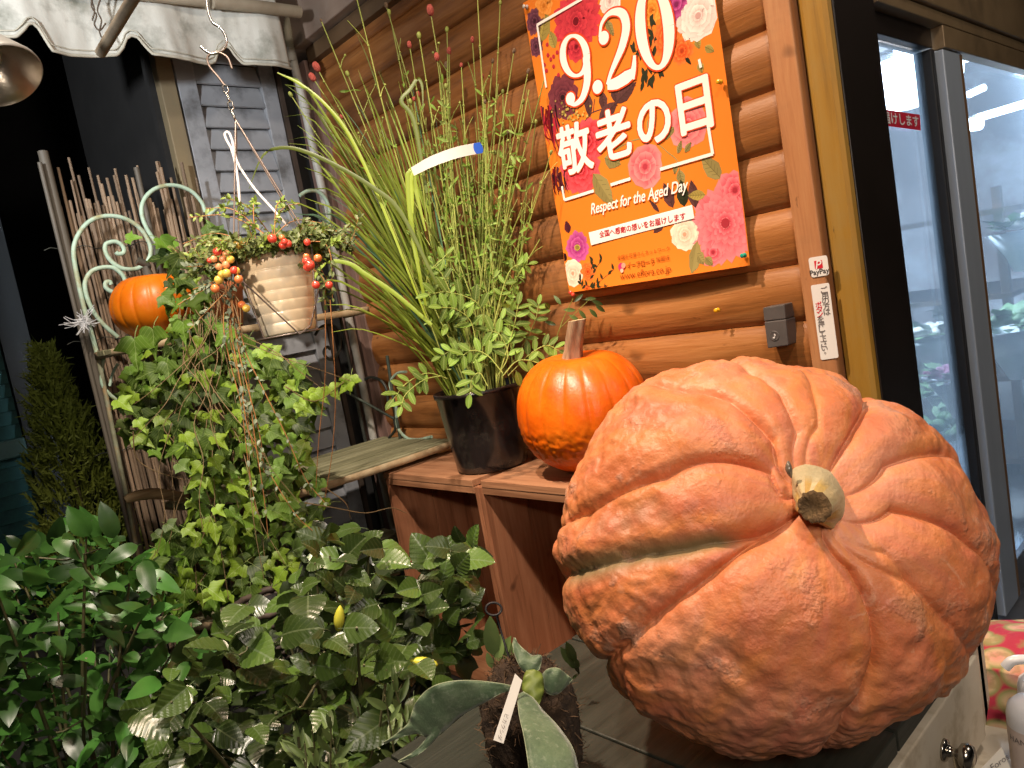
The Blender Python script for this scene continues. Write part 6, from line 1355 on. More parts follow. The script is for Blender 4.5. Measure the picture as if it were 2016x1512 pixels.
# grass: tips read off the photo (x, y, depth offset), most of them leaning left over the pot
gtips = [(548, 145, -.10), (640, 170, -.05), (700, 60, .0), (690, 190, .02), (735, 250, -.02), (590, 210, .02), (640, 250, -.05), (560, 230, .05), (600, 330, -.08), (530, 395, -.22), (650, 380, -.05), (665, 420, -.1), (620, 400, .02), (640, 470, -.1), (660, 500, .0), (690, 360, .02), (720, 330, -.04), (760, 200, .05), (790, 120, .02), (835, 160, .02), (860, 250, .0), (880, 180, .04), (905, 260, .05), (840, 330, -.03), (780, 300, .02), (750, 380, -.05), (705, 450, -.05), (610, 575, -.16), (655, 540, -.1), (700, 590, -.1), (730, 620, -.08), (680, 300, .05), (745, 140, .03), (800, 240, -.02), (820, 400, -.06), (870, 380, .03), (770, 450, -.05), (700, 530, -.06), (640, 600, -.12), (725, 480, -.07), (660, 330, -.06), (710, 270, -.1), (770, 340, .0), (850, 300, .0), (930, 300, .05), (950, 350, .04), (715, 215, -.03), (620, 280, -.02), (590, 290, -.1), (575, 420, -.12)]
k = 0
for (x, y, dd) in gtips + [(x + rnd.gauss(0, 26), y + rnd.gauss(20, 34), dd + rnd.gauss(0, .05)) for (x, y, dd) in gtips] + [(x + rnd.gauss(0, 34), y + rnd.gauss(60, 44), dd + rnd.gauss(0, .06)) for (x, y, dd) in gtips[:12]]:
    tip = at(x, y, 1.93 + dd)
    if tip.y > -0.045: tip.y = -0.045 - rnd.random() * 0.02
    a = rnd.random() * 6.28; rr = 0.055 * math.sqrt(rnd.random()); p0 = S0 + Vector((rr * math.cos(a) - 0.035, rr * math.sin(a) - 0.01, 0)); side = (tip - p0).cross((EYE - p0)).normalized() + rand_dir(rnd) * 0.55
    far = abs(x - 900) / 350; P = bend(p0, tip, 0.05 + 0.20 * max(0, far - 0.2) * rnd.uniform(.5, 1.1)); w = rnd.uniform(0.0018, 0.0041); b = MB()
    b.ribbon(P, [w * .6, w, w, w * .85, w * .6, 0.0003], side, crease=0.35)
    b.build('blade', M_bladed if rnd.random() < 0.10 else M_blade, bu); k += 1
for pth, w in (([(838, 600), (815, 480), (806, 400), (803, 350), (806, 340), (812, 338), (820, 380), (838, 455)], .0062), ([(812, 420), (810, 360), (812, 335)], .005), ([(845, 640), (750, 400), (690, 270), (640, 205), (590, 165), (546, 143)], .0038)):
    b = MB(); b.ribbon(smooth_path([at(x, y, 1.80) for x, y in pth], 6), [w * .5, w, w, w, w, w * .3], AXR, crease=0.3); b.build('blade', M_bladey, bu)
for pth in ([(860, 560), (790, 420), (735, 370), (660, 325), (590, 295), (545, 292), (515, 310), (490, 372)], [(850, 640), (780, 580), (720, 540), (690, 520), (650, 515), (625, 535), (608, 580), (605, 640)], [(840, 380), (815, 240), (790, 200), (808, 175), (822, 155), (831, 170), (833, 220)]):
    b = MB(); b.ribbon(smooth_path([at(x, y, 1.78) for x, y in pth], 6), [.004, .0055, .005, .0045, .0035, .0006], AXR + UP * .5, crease=0.35); b.build('blade', M_blade, bu)
# flower stalks: head position, kind 0 red 1 bud 2 brown
heads = [(623, 132, 0, 9), (615, 152, 0, 8), (572, 186, 1, 5), (847, 20, 0, 9), (806, 88, 0, 6), (825, 70, 1, 6), (760, 10, 2, 5), (766, 24, 1, 5), (884, 100, 0, 6), (930, 78, 0, 5), (860, 112, 0, 7), (879, 128, 2, 6), (908, 128, 0, 4), (878, 170, 1, 5), (684, 145, 1, 5), (808, 200, 1, 5), (815, 195, 0, 4), (880, 58, 1, 5), (945, 95, 2, 4), (970, 120, 2, 4), (1012, 100, 2, 4), (1040, 140, 2, 4), (985, 5, 1, 4), (940, -10, 2, 4), (950, 150, 0, 4), (1030, 200, 1, 4), (912, 240, 1, 4), (1065, 360, 1, 4), (700, -12, 1, 4), (632, 40, 2, 3), (672, 230, 0, 4), (955, 200, 2, 4), (990, 180, 1, 4), (1055, 240, 1, 4), (1085, 300, 1, 4), (1000, 260, 2, 4), (975, 300, 1, 4), (823, 185, 0, 5)]
hm = []
for m in (M_head, M_bst, M_headd):
    b = MB(); V = []; b.sphere((0, 0, 0), 1, 14, 10, sc=(0.62, 0.62, 1.0))
    V = [Vector(v) * (1 + 0.10 * noise.noise(Vector(v) * 6) + 0.06 * math.sin(v[2] * 22) * math.sin(math.atan2(v[1], v[0]) * 7)) for v in b.v]; b.v = [tuple(v) for v in V]; hm.append(b.mesh('flower_head', m))
tiny = leaf_mesh('leaflet', M_bleaf, lambda t: 0.13 * math.sin(math.pi * t) ** 0.6 + 0.001, 1, 4, 0.3, 0.2, stalk=0); LT = ([tuple(v.co) for v in tiny.vertices], [tuple(p.vertices) for p in tiny.polygons])
sprig = MB(); stemlist = []
extra = [(rnd.uniform(860, 1085), rnd.uniform(150, 480), 3, 0) for _ in range(34)] + [(rnd.uniform(700, 880), rnd.uniform(200, 420), 3, 0) for _ in range(8)]
for (x, y, kind, r_) in heads + extra:
    d_ = 1.90 + rnd.gauss(0, .05); tip = at(x, y, d_)
    if tip.y > -0.05: tip = ony(x, y, -0.05 - rnd.random() * 0.03)
    a = rnd.random() * 6.28; rr = 0.07 * math.sqrt(rnd.random()); xo = 0.045 if x > 850 else 0.0; p0 = S0 + Vector((rr * math.cos(a) + xo, rr * math.sin(a), 0))
    mid_ = p0.lerp(tip, .5) + Vector((rnd.gauss(0, .014), rnd.gauss(0, .014), 0.02)); P = smooth_path([p0, mid_, tip], 8); b = MB(); rr0 = 0.0017 if y > 200 else 0.0020
    b.tube(P, [rr0 * 1.2, rr0, rr0 * .7], 6)
    for t in (0.35, 0.55, 0.75, 0.88):          # nodes with short side twigs
        p = P[int(t * (len(P) - 1))]; b.sphere(p, rr0 * 1.7, 6, 4)
        if rnd.random() < 0.55:
            d2 = (rand_dir(rnd) * .7 + UP * .6 + (P[-1] - p).normalized() * .5).normalized(); L = rnd.uniform(.03, .08); q = p + d2 * L; b.tube([p, p + d2 * L * .5 + UP * 0.004, q], [rr0 * .7, rr0 * .45], 5)
            if kind < 3 and rnd.random() < .5: b.sphere(q, 0.0035, 6, 5)
    b.build('stalk', M_bst, bu); stemlist.append(P)
    if kind < 3:
        dr_ = (P[-1] - P[-2]); inst('flower_head', hm[kind], bu, frame(tip, dr_.orthogonal(), dr_, r_ / FP * d_ * 1.25))
    for t in np.linspace(.18, .85, 11 if x > 820 else 5):   # narrow leaflets along the stalk
        if rnd.random() < 0.62:
            i = int(t * (len(P) - 1)); p = P[i]
            for _ in range(rnd.choice((2, 3, 4))):
                d2 = (rand_dir(rnd) + (P[-1] - P[0]).normalized() * .5); Mx = frame(p, d2, (EYE - p).normalized() + rand_dir(rnd) * .7 + UP * .5, rnd.uniform(.012, .030)); sprig.add([Mx @ Vector(v) for v in LT[0]], LT[1], True)
o = sprig.build('leaflets', M_bleaf, bu); o['kind'] = 'stuff'
# pinnate leaves over the rim: rachis with paired oblong leaflets
big = [leaf_mesh('leaflet', M_bleaf, lambda t: 0.22 * (math.sin(math.pi * min(1, t * 1.02)) ** 0.5) + 0.001, 2, 6, 0.18, 0.12, 0.010, 7, stalk=0.05, seed=s) for s in range(2)]
def pinnate(pth, d_, Ls, n=5, term=True, d2_=None):
    P = smooth_path([at(x, y, lerp(d_, d2_ or d_, i / (len(pth) - 1))) for i, (x, y) in enumerate(pth)], 6); b = MB(); b.tube(P, [0.0016, 0.0010], 5); b.build('leaf_stalk', M_bst, bu)
    for k in range(n):
        t = lerp(0.35, 0.92, k / (n - 1)); i = min(int(t * (len(P) - 1)), len(P) - 2); p = P[i]; tg_ = (P[i + 1] - P[i]).normalized(); vw = (EYE - p).normalized(); sd = tg_.cross(vw).normalized()
        for s in (-1, 1): inst('leaflet', rnd.choice(big), bu, frame(p, tg_ * .55 + sd * s + rand_dir(rnd) * .15, vw + UP * .8 + rand_dir(rnd) * .35, Ls * rnd.uniform(.95, 1.3)))
    if term: inst('leaflet', big[0], bu, frame(P[-1], P[-1] - P[-2], (EYE - P[-1]).normalized() + UP * .8, Ls))
pinnate([(880, 745), (840, 735), (800, 755), (775, 785)], 1.80, .034, 5, d2_=1.72)
pinnate([(870, 740), (835, 748), (800, 775), (790, 800)], 1.78, .030, 3, d2_=1.70)
pinnate([(960, 760), (945, 735), (930, 745), (925, 775)], 1.76, .036, 4)
pinnate([(980, 740), (1000, 700), (985, 660), (960, 650)], 1.80, .036, 4)
pinnate([(940, 720), (930, 640), (900, 610), (870, 605)], 1.80, .034, 5, d2_=1.74)
pinnate([(950, 700), (950, 620), (930, 590), (880, 575), (845, 580)], 1.82, .034, 5, d2_=1.75)
pinnate([(985, 730), (1010, 650), (1020, 600)], 1.80, .034, 5)
pinnate([(1000, 740), (1040, 700), (1075, 680), (1100, 690)], 1.82, .030, 5)
pinnate([(1000, 730), (1050, 640), (1060, 600)], 1.84, .028, 5)
pinnate([(960, 720), (900, 690), (870, 700)], 1.78, .030, 4)
pinnate([(990, 735), (960, 700), (930, 690), (905, 705)], 1.77, .032, 4)
pinnate([(990, 740), (1020, 710), (1060, 715), (1080, 735)], 1.80, .030, 4)
pinnate([(900, 700), (840, 560), (880, 500)], 1.84, .026, 5); pinnate([(930, 690), (880, 560), (855, 520)], 1.84, .026, 5); pinnate([(960, 690), (1000, 540), (1040, 520)], 1.86, .026, 5)
for k in range(14):
    x, y = rnd.uniform(860, 1075), rnd.uniform(560, 745); p = at(x, y, 1.83 + rnd.gauss(0, .05))
    if p.y > -0.06: p = ony(x, y, -0.07)
    inst('leaflet', rnd.choice(big), bu, frame(p, rand_dir(rnd) + UP * .2, (EYE - p).normalized() + UP * .8 + rand_dir(rnd) * .5, rnd.uniform(.028, .042)))
# white plant label with a blue round end, tied across the stalks
pl = thing('plant_label', 'white plastic plant label with blue end among the burnet stalks', 'label', at(885, 316, 1.76))
LB = smooth_path([at(812, 338, 1.76), at(850, 318, 1.745), at(900, 300, 1.745), at(945, 291, 1.76)], 5); upv = (at(885, 300, 1.76) - at(890, 325, 1.76)).normalized()
b = MB(); b.ribbon(LB, [.0105, .0125, .013, .013], upv, smooth=False); b.build('strip', surf('white_label_plastic', [(0.52, 0.47, 0.43), (0.60, 0.55, 0.51)], 5, 0.6), pl)
b = MB(); vq = (EYE - LB[-1]).normalized(); lx = (LB[-1] - LB[-2]).normalized(); ly = (upv - lx * upv.dot(lx)).normalized(); c_ = LB[-1] - lx * 0.004 + vq * 0.001
b.add([c_ + lx * .012 * math.cos(a) * (1 if math.cos(a) < 0 else .9) + ly * .0135 * max(-.95, min(.95, 1.25 * math.sin(a))) for a in np.linspace(0, 6.2832, 25)[:-1]], [tuple(range(24))]); b.build('blue_end', surf('blue_print', [(0.01, 0.07, 0.42), (0.015, 0.09, 0.5)], 4, 0.4), pl, solid=0.0004)
# berry sprig by the poster corner
nb = thing('berry_sprig', 'thin sprig with small leaves and red berry below the poster', 'plant', ony(1070, 720, -0.1))
P = smooth_path([ony(1068, 725, -.10), ony(1090, 680, -.09), ony(1108, 630, -.08), ony(1128, 588, -.075)], 6); b = MB(); b.tube(P, [.0014, .0009], 5); b.tube([P[10], ony(1160, 590, -.07)], .0008, 4); b.build('stalk', M_bst, nb)
lfn = leaf_mesh('leaflet', leaf_mat('dark_sprig_leaf', (0.05, 0.09, 0.02), (0.12, 0.18, 0.05)), lambda t: .17 * math.sin(math.pi * t) ** .7 + .001, 2, 5, .2, .2)
for (x, y, a) in [(1110, 610, 0), (1130, 595, 40), (1150, 590, 10), (1165, 592, -20), (1172, 600, -40), (1120, 620, -30), (1095, 640, 160), (1105, 600, 120), (1140, 610, -60), (1160, 608, -50)]:
    p = ony(x, y, -.076); inst('leaflet', lfn, nb, frame(p, AXR * math.cos(math.radians(a)) + UP * math.sin(math.radians(a)), (EYE - p) + UP * .5 + rand_dir(rnd) * .3, .03))
for (x, y) in ((1123, 576), (1128, 580)): inst('berry', bms[0], nb, Matrix.Translation(ony(x, y, -.075)) @ Matrix.Scale(.0048, 4))

# ================================================================ hibiscus with pleated leaves
M_hib = leaf_mat('hibiscus_leaf', (0.020, 0.046, 0.009), (0.075, 0.120, 0.020), 0.32, 6, (0.10, 0.14, 0.06), 0.03, 0.35, 0.10, 0.75, 0.02, 0.85)
hib_o = lambda t: 0.43 * (math.sin(math.pi * t ** 0.70) ** 0.72) + 0.002
hm_ = [leaf_mesh('leaf', M_hib, hib_o, 6, 24, f, dr, 0.030, 6, wv, 0.25, 0.85, s) for s, (f, dr, wv) in enumerate(((.10, .25, .03), (.34, .10, .02), (.02, .45, .05), (.18, .3, .04)))]
def low(name, mat, o, f, d): return leaf_mesh(name, mat, o, 1, 4, f, d, stalk=0)
def bush(name, label, cat, root, regions, meshes, sizes, droop, seed, stemmat, up_bias=.75, cam_bias=.75, stems=14, jit=.55, inner=()):
    t = thing(name, label, cat, root); r_ = random.Random(seed); tot = []
    for P, n, d0, d1, sz in regions:
        ys_ = [p[1] for p in P]; y0, y1 = min(ys_), max(ys_)
        for (x, y) in spread(r_, P, n, 8):
            f = r_.random() ** 0.7; d = lerp(d1, d0, f); p = at(x, y, d); tot.append(p)
            out = (p - (Vector(root) + UP * 0.15)); out = out.normalized(); vw = (EYE - p).normalized()
            yd = out * .7 + AXR * r_.uniform(-.8, .8) + Vector((0, 0, -1)) * r_.uniform(0, droop) + vw * r_.uniform(0, .5); nn = vw * cam_bias + UP * up_bias + Vector((r_.gauss(0, jit), r_.gauss(0, jit), r_.gauss(0, jit)))
            L = sz * r_.uniform(.62, 1.12); inst('leaf', r_.choice(meshes), t, frame(p - yd.normalized() * L * .5, yd, nn, L, r_.uniform(.85, 1.1)))
    fill = MB(); lv = [([tuple(v.co) for v in m.vertices], [tuple(q.vertices) for q in m.polygons]) for m in inner]
    for P, n, d0, d1, sz in regions:                      # small inner leaves too many to pick apart
        for _ in range(int(n * 1.5)):
            x, y = sample_poly(r_, P); p = at(x, y + 12, r_.uniform(lerp(d0, d1, .55), d1 + .12)); Mx = frame(p, rand_dir(r_) + Vector((0, 0, -.4)), (EYE - p).normalized() + UP * .6 + rand_dir(r_) * .8, sz * r_.uniform(.5, .95)); s_ = r_.choice(lv)
            fill.add([Mx @ Vector(v) for v in s_[0]], s_[1], True)
    fo_ = fill.build('inner_leaves', meshes[0].materials[0], t); fo_['kind'] = 'stuff'
    b = MB()
    for k in range(stems):
        e = tot[r_.randrange(len(tot))]; s = Vector(root) + Vector((r_.gauss(0, .05), r_.gauss(0, .05), 0)); b.tube(smooth_path([s, s.lerp(e, .5) + UP * .05, e], 6), [.006, .0035, .0018], 6)
    for k in range(stems * 4):
        a_, c_ = tot[r_.randrange(len(tot))], tot[r_.randrange(len(tot))]
        if (a_ - c_).length < .16: b.tube([a_, a_.lerp(c_, .5) - UP * .02, c_ - UP * .01], [.0022, .0016], 5)
    b.build('stems', stemmat, t); return t
M_hst = surf('green_brown_stem', [(0.06, 0.07, 0.025), (0.13, 0.11, 0.05)], 14, 0.6)
H1 = [(600, 1060), (640, 1030), (700, 1040), (760, 1080), (820, 1080), (900, 1055), (950, 1060), (940, 1130), (925, 1190), (960, 1260), (900, 1300), (860, 1340), (780, 1330), (700, 1290), (620, 1230), (560, 1200)]
H2 = [(330, 1330), (420, 1230), (470, 1190), (600, 1160), (720, 1240), (860, 1330), (900, 1400), (840, 1500), (700, 1530), (330, 1530), (260, 1400)]
rh = at(640, 1500, 1.35); hroot = (rh.x, rh.y, GROUND)
hib = bush('hibiscus_plant', 'hibiscus bush with broad pleated glossy leaves in front of crates', 'plant', hroot, [(H1, 120, 1.22, 1.50, .060), (H2, 178, 1.02, 1.42, .058)], hm_, None, .8, 41, M_hst, .8, .8, 22, inner=[low('leaf', M_hib, hib_o, .2, .3), low('leaf', M_hib, hib_o, .05, .1)])
for (x, y, a) in ((668, 1218, 75), (835, 1305, 170)):
    c_ = at(x, y, 1.15 if y > 1250 else 1.2); b = MB(); dv = AXR * math.cos(math.radians(a)) + UP * math.sin(math.radians(a)); Q = Matrix.Translation(c_) @ dv.to_track_quat('Z', 'Y').to_matrix().to_4x4()
    b.lathe([(0, -.022), (.005, -.018), (.0085, -.006), (.0085, .004), (.006, .014), (.002, .021), (0, .023)], 10, Q); b.build('flower_bud', surf('yellow_green_bud', [(0.45, 0.45, 0.03), (0.58, 0.55, 0.06)], 30, .45), hib)
# ================================================================ dark glossy bush at the lower left
M_fic = leaf_mat('dark_glossy_leaf', (0.016, 0.058, 0.012), (0.06, 0.15, 0.025), 0.34, 0, None, 0.03, 0.35, 0.12, 0.45)
fic_o = lambda t: 0.25 * (math.sin(math.pi * t ** 0.85) ** 0.75) + .001
fm = [leaf_mesh('leaf', M_fic, fic_o, 3, 8, f, d, 0, 6, w, .15, .9, s) for s, (f, d, w) in enumerate(((.25, .25, .05), (.4, .1, .08), (.1, .5, .05)))]
G1 = [(-40, 1080), (60, 1060), (140, 1010), (210, 1010), (240, 1080), (310, 1110), (330, 1180), (400, 1250), (380, 1330), (330, 1420), (330, 1530), (-40, 1530)]
rf = at(130, 1450, 1.5)
bush('evergreen_bush', 'dark evergreen bush with pointed oval leaves at the lower left', 'bush', (rf.x, rf.y, GROUND), [(G1, 285, 1.18, 1.75, .060)], fm, None, .9, 43, M_hst, .7, .7, 20, inner=[low('leaf', M_fic, fic_o, .3, .3), low('leaf', M_fic, fic_o, .1, .1)])
# small grey-green shrub at the very bottom, narrow leaves
M_oli = leaf_mat('narrow_grey_green_leaf', (0.05, 0.09, 0.025), (0.16, 0.22, 0.07), 0.4, 0, None, 0.02, 0.3, 0.12)
om = [leaf_mesh('leaf', M_oli, lambda t: .13 * math.sin(math.pi * t ** .9) ** .7 + .001, 2, 5, .3, d, stalk=.05, seed=s) for s, d in enumerate((.1, .25))]
O1 = [(690, 1370), (760, 1330), (850, 1390), (900, 1440), (930, 1530), (640, 1530), (560, 1480)]
ro = at(760, 1560, 1.02)
ol = thing('narrow_leaf_shrub', 'small shrub of upright narrow green leaves at the bottom edge', 'shrub', (ro.x, ro.y, GROUND)); rnd = random.Random(51); b = MB()
for k in range(26):
    x, y = sample_poly(rnd, O1); e = at(x, y - 20, rnd.uniform(.92, 1.08)); s = Vector((ro.x + rnd.gauss(0, .03), ro.y + rnd.gauss(0, .03), GROUND)); st2 = e + Vector((rnd.gauss(0, .01), rnd.gauss(0, .01), -.16)); P = smooth_path([s, st2, e], 8); b.tube(P, [.003, .0018, .001], 5)
    for j in range(10):
        t = lerp(.55, 1, j / 9); i = min(int(t * (len(P) - 1)), len(P) - 2); p = P[i]; tg_ = (P[i + 1] - P[i]).normalized(); sd = rand_dir(rnd); inst('leaf', rnd.choice(om), ol, frame(p, tg_ * .9 + sd * .8, (EYE - p).normalized() + rand_dir(rnd) * .5, rnd.uniform(.024, .042)))
b.build('stems', M_hst, ol)
# sprouts beside the crate and the moss ball
sp_t = thing('seedling', 'small narrow leaved seedling between the crate and the moss ball', 'plant', at(1130, 1325, .93)); b = MB()
for base_, tips_ in (((975, 1330, .98), [(965, 1225), (985, 1255), (1000, 1260), (960, 1290), (1010, 1270)]), ((1140, 1325, .93), [(1108, 1280), (1120, 1300), (1135, 1300), (1128, 1335), (1118, 1270)])):
    for (x, y) in tips_:
        p = at(*base_); e = at(x, y, base_[2] - .01); b.tube([p, p.lerp(e, .4)], .0012, 5); inst('leaf', om[0], sp_t, frame(p.lerp(e, .35), e - p, (EYE - p).normalized() + rand_dir(rnd) * .4, (e - p).length * .75, 1.5))
b.build('stems', M_hst, sp_t)

# ================================================================ conifer in the dark passage
M_con = leaf_mat('conifer_green', (0.07, 0.13, 0.015), (0.26, 0.28, 0.03), 0.7, 0, None, .02, .3, .1)
cc_ = at(175, 1060, 2.75); cf = thing('conifer', 'narrow feathery conifer standing in the dark passage', 'tree', (cc_.x, cc_.y, GROUND)); rnd = random.Random(61)
HT = at(100, 700, 2.75).z - GROUND
b = MB(); b.tube([(cc_.x, cc_.y, GROUND), (cc_.x, cc_.y, GROUND + HT * .95)], [.022, .004], 8); b.build('trunk', M_hst, cf)
b = MB()
for k in range(1500):
    h = rnd.random() ** .8; R_ = .20 * (1 - h) ** .75 * rnd.uniform(.55, 1.05) * (1 + .25 * math.sin(k * 1.3)); a = rnd.random() * 6.28; p = Vector((cc_.x + R_ * math.cos(a), cc_.y + R_ * math.sin(a), GROUND + HT * (.12 + .88 * h))); d = Vector((math.cos(a) * .5, math.sin(a) * .5, 1)) + rand_dir(rnd) * .3; d.normalize(); L = rnd.uniform(.04, .085)
    b.ribbon([p, p + d * L * .5, p + d * L], [.004, .005, .0006], rand_dir(rnd), smooth=False)
    for s in range(5):
        q = p + d * L * (s + 1) / 6; e = (d * .6 + rand_dir(rnd) * .8).normalized(); b.ribbon([q, q + e * L * .35], [.0035, .0006], rand_dir(rnd), smooth=False)
o = b.build('foliage', M_con, cf); o['kind'] = 'stuff'

# ================================================================ staghorn fern on a moss ball
mb_c = at(1040, 1396, .775); mz = TABLE_Z
sf = thing('moss_ball_fern', 'staghorn fern with broad grey green fronds on a dark moss ball', 'fern', (mb_c.x, mb_c.y, mz)); RM = .050
b = MB(); V = []; NA_, NP_ = 80, 48; hz = at(1040, 1300, .775).z - mz
for i in range(NP_ + 1):
    p = math.pi * i / NP_
    for j in range(NA_):
        a = 6.2832 * j / NA_; d = Vector((math.sin(p) * math.cos(a), math.sin(p) * math.sin(a), math.cos(p))); n_ = noise.fractal(d * 6, 1, 2, 4) * .08 + noise.noise(d * 2.2) * .08
        e = 0.8; V.append(Vector((mb_c.x + RM * (1 + n_) * math.copysign(abs(math.sin(p)) ** e, 1) * math.cos(a), mb_c.y + RM * (1 + n_) * abs(math.sin(p)) ** e * math.sin(a), max(mz + .0005, mz + hz * .5 + hz * .52 * (1 + n_ * .6) * math.copysign(abs(math.cos(p)) ** e, math.cos(p))))))
b.add(V, [(i * NA_ + j, (i + 1) * NA_ + j, (i + 1) * NA_ + (j + 1) % NA_, i * NA_ + (j + 1) % NA_) for i in range(NP_) for j in range(NA_)], True)
M_moss = surf('dark_brown_moss', [(0.018, 0.010, 0.006), (0.07, 0.042, 0.022)], 80, 0.95, bmp=0.004); b.build('moss_ball', M_moss, sf)
b = MB()
for k in range(1500):
    v = V[rnd.randrange(len(V))]; d = (v - Vector((mb_c.x, mb_c.y, mz + hz * .5))).normalized() * .5 + rand_dir(rnd); d.normalize(); L = rnd.uniform(.005, .013); b.ribbon([v, v + d * L * .5 + rand_dir(rnd) * .002, v + d * L], [.0006, .0005, .0002], rand_dir(rnd))
o = b.build('moss_fibres', surf('moss_fibre', [(0.05, 0.028, 0.014), (0.13, 0.075, 0.035)], 40, .9), sf); o['kind'] = 'stuff'
M_frond, nt, bs = new_mat('grey_green_frond')
c_ = ramp(nt, noise_tex(nt, 26, 6, 0.7), [(0.3, (0.055, 0.10, 0.05)), (0.5, (0.105, 0.165, 0.085)), (0.75, (0.20, 0.26, 0.16))])
c_ = mix(nt, ramp(nt, noise_tex(nt, 190, 3, 0.6), [(0.55, (0, 0, 0)), (0.7, (0.5, 0.5, 0.5))]), c_, (0.30, 0.35, 0.25))
nt.links.new(c_, bs.inputs['Base Color']); bs.inputs['Roughness'].default_value = 0.55; bs.inputs['Sheen Weight'].default_value = 0.25; bump(nt, bs, noise_tex(nt, 60, 5, 0.7), 0.0016)
M_rimf = surf('pale_frond_margin', [(0.30, 0.36, 0.22), (0.38, 0.44, 0.28)], 20, 0.5)
M_fry = leaf_mat('young_frond', (0.20, 0.28, 0.05), (0.32, 0.40, 0.10), .45, 0, None, .01, .08, .2)
def frond(rows, mat, name='frond'):
    """rows of (left px, right px, depth left, depth mid, depth right): a broad curved blade"""
    L = smooth_path([Vector((*r_[0], r_[2])) for r_ in rows], 6); C = smooth_path([Vector(((r_[0][0] + r_[1][0]) / 2, (r_[0][1] + r_[1][1]) / 2, r_[3])) for r_ in rows], 6); R_ = smooth_path([Vector((*r_[1], r_[4])) for r_ in rows], 6)
    V = []; F = []; n = len(L); W = 9
    for i in range(n):
        for k in range(W):
            t = k / (W - 1); p = L[i] * (1 - t) ** 2 + (C[i] * 2 - (L[i] + R_[i]) * .5) * 2 * t * (1 - t) + R_[i] * t ** 2; q = at(p.x, p.y, p.z + 0.0016 * math.sin(i * 0.8 + k * 0.5) * abs(2 * t - 1)); V.append(q)
    for i in range(n - 1):
        for k in range(W - 1): F.append((i * W + k, i * W + k + 1, (i + 1) * W + k + 1, (i + 1) * W + k))
    b = MB(); b.add(V, F, True); o = b.build(name, mat, sf, solid=0.0009)
    if mat is M_frond:
        b = MB(); b.tube([V[i * W] for i in range(n)] + [V[i * W + W - 1] for i in reversed(range(n))], 0.00055, 5); m_ = b.build('margin', M_rimf, o, loc=tuple(V[0]))
    return o
# left frond, forking into two pointed horns
frond([((1014, 1352), (1014, 1362), .705, .705, .705), ((985, 1346), (990, 1363), .700, .699, .700), ((930, 1340), (950, 1385), .690, .692, .697), ((880, 1343), (915, 1405), .685, .690, .702), ((845, 1356), (885, 1430), .684, .690, .704), ((820, 1382), (860, 1450), .686, .690, .702),
       ((811, 1405), (838, 1450), .688, .690, .698), ((804, 1424), (822, 1444), .690, .690, .694), ((782, 1444), (792, 1450), .694, .693, .694), ((755, 1462), (757, 1464), .70, .70, .70)], M_frond)
frond([((852, 1405), (886, 1408), .698, .697, .706), ((846, 1432), (874, 1432), .698, .697, .704), ((838, 1456), (852, 1461), .696, .695, .699), ((815, 1480), (822, 1486), .69, .69, .69), ((784, 1499), (786, 1501), .685, .685, .685)], M_frond)
# lower right frond hanging down over the table front
frond([((1022, 1366), (1030, 1362), 0.7000, 0.7000, 0.7000), ((1020, 1385), (1050, 1375), 0.6800, 0.6828, 0.6900), ((1024, 1415), (1070, 1400), 0.6550, 0.6617, 0.6750), ((1032, 1450), (1100, 1432), 0.6300, 0.6356, 0.6500), ((1040, 1500), (1128, 1475), 0.6050, 0.6125, 0.6300), ((1046, 1550), (1142, 1530), 0.5900, 0.5956, 0.6100)], M_frond)
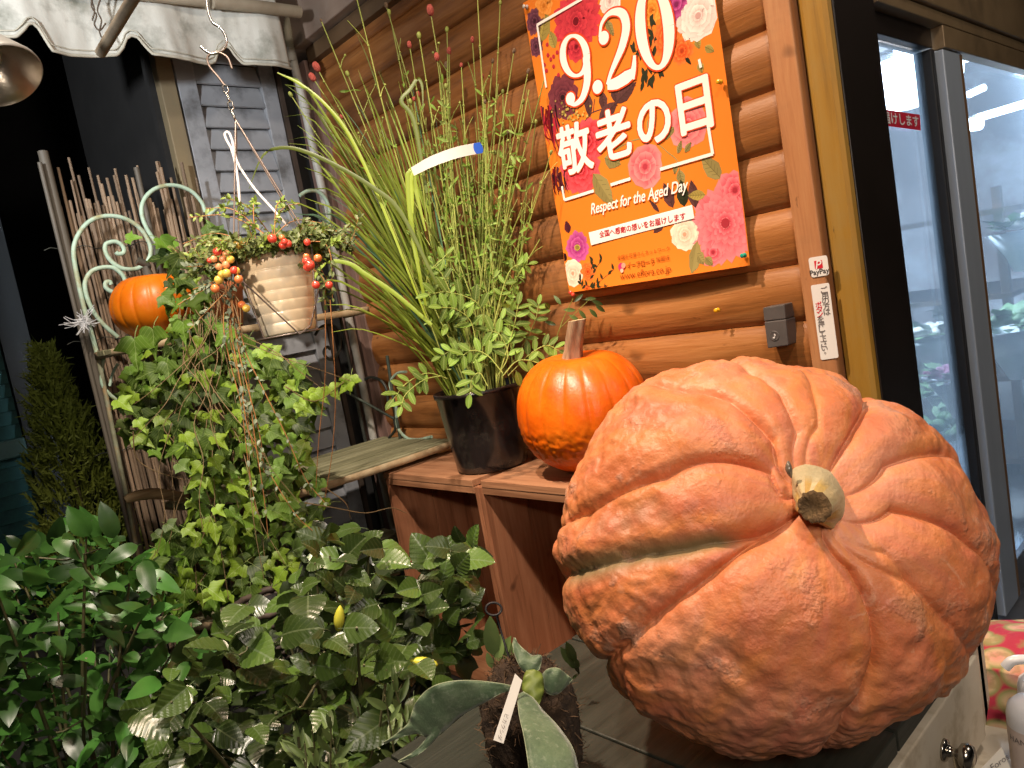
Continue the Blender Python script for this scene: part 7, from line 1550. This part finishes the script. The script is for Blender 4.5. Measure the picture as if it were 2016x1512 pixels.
# small fronds: upper, right, and the pale shield
frond([((1012, 1256), (1014, 1256), 0.7400, 0.7400, 0.7400), ((1010, 1272), (1022, 1270), 0.7350, 0.7339, 0.7350), ((1018, 1300), (1046, 1290), 0.7250, 0.7248, 0.7300), ((1032, 1322), (1066, 1292), 0.7200, 0.7197, 0.7250), ((1048, 1326), (1062, 1318), 0.7200, 0.7189, 0.7200)], M_frond)
frond([((1064, 1332), (1066, 1340), 0.7200, 0.7200, 0.7200), ((1078, 1318), (1075, 1362), 0.7150, 0.7128, 0.7150), ((1098, 1316), (1092, 1368), 0.7150, 0.7117, 0.7150), ((1115, 1328), (1108, 1358), 0.7200, 0.7178, 0.7200), ((1126, 1337), (1126, 1339), 0.7250, 0.7250, 0.7250)], M_frond)
frond([((1036, 1320), (1052, 1318), 0.7150, 0.7143, 0.7150), ((1030, 1336), (1066, 1326), 0.7100, 0.7086, 0.7120), ((1028, 1356), (1070, 1345), 0.7050, 0.7033, 0.7080), ((1038, 1374), (1070, 1365), 0.7000, 0.6997, 0.7050), ((1052, 1390), (1062, 1386), 0.7000, 0.6989, 0.7000)], M_fry)
lt = thing('plant_tag', 'white paper tag with stamped writing tied to the moss ball fern', 'tag', at(1000, 1400, .685))
TG = [at(1014, 1326, .695), at(1028, 1340, .693), at(991, 1464, .665), at(971, 1457, .665)]
b = MB(); b.add(TG, [(0, 1, 2, 3)]); b.build('strip', surf('white_tag_paper', [(0.72, 0.70, 0.64), (0.78, 0.76, 0.71)], 6, .6), lt, solid=.0008)
dn_ = (TG[2] - TG[1]).normalized(); rt_ = (TG[1] - TG[0]).normalized(); nq = rt_.cross(dn_); nq = nq if nq.dot(EYE - TG[0]) > 0 else -nq
b = MB(); V_, F_, w_, h_ = text_mesh('ビカクシダ', .01); cq = (TG[0] + TG[1]) * .5 * .22 + (TG[2] + TG[3]) * .5 * .78 + nq * .0012; rr_ = (rt_ - dn_ * rt_.dot(dn_)).normalized(); k_ = .022 / w_
b.add([cq + dn_ * x * k_ + rr_ * -y * k_ * -1 for x, y in V_], F_); b.build('lettering', M_inkgrey, lt)
# black wire with a loop stuck in the ball
b = MB(); lc = at(972, 1199, .80); vq = (EYE - lc).normalized(); vx = AXR; vy_ = vq.cross(vx)
loop = [lc + vx * .0085 * math.cos(a) + vy_ * .0065 * math.sin(a) + vq * .0006 * a for a in np.linspace(0, 4 * math.pi, 41)]
b.tube(loop + [at(978, 1215, .80), at(990, 1255, .79), at(1004, 1302, .775), at(1010, 1340, .775)], .0013, 6); o = b.build('loop_wire', M_gasket, loc=at(1008, 1320, .775)); tag(o, 'black wire with a round loop stuck in the moss ball', 'wire')
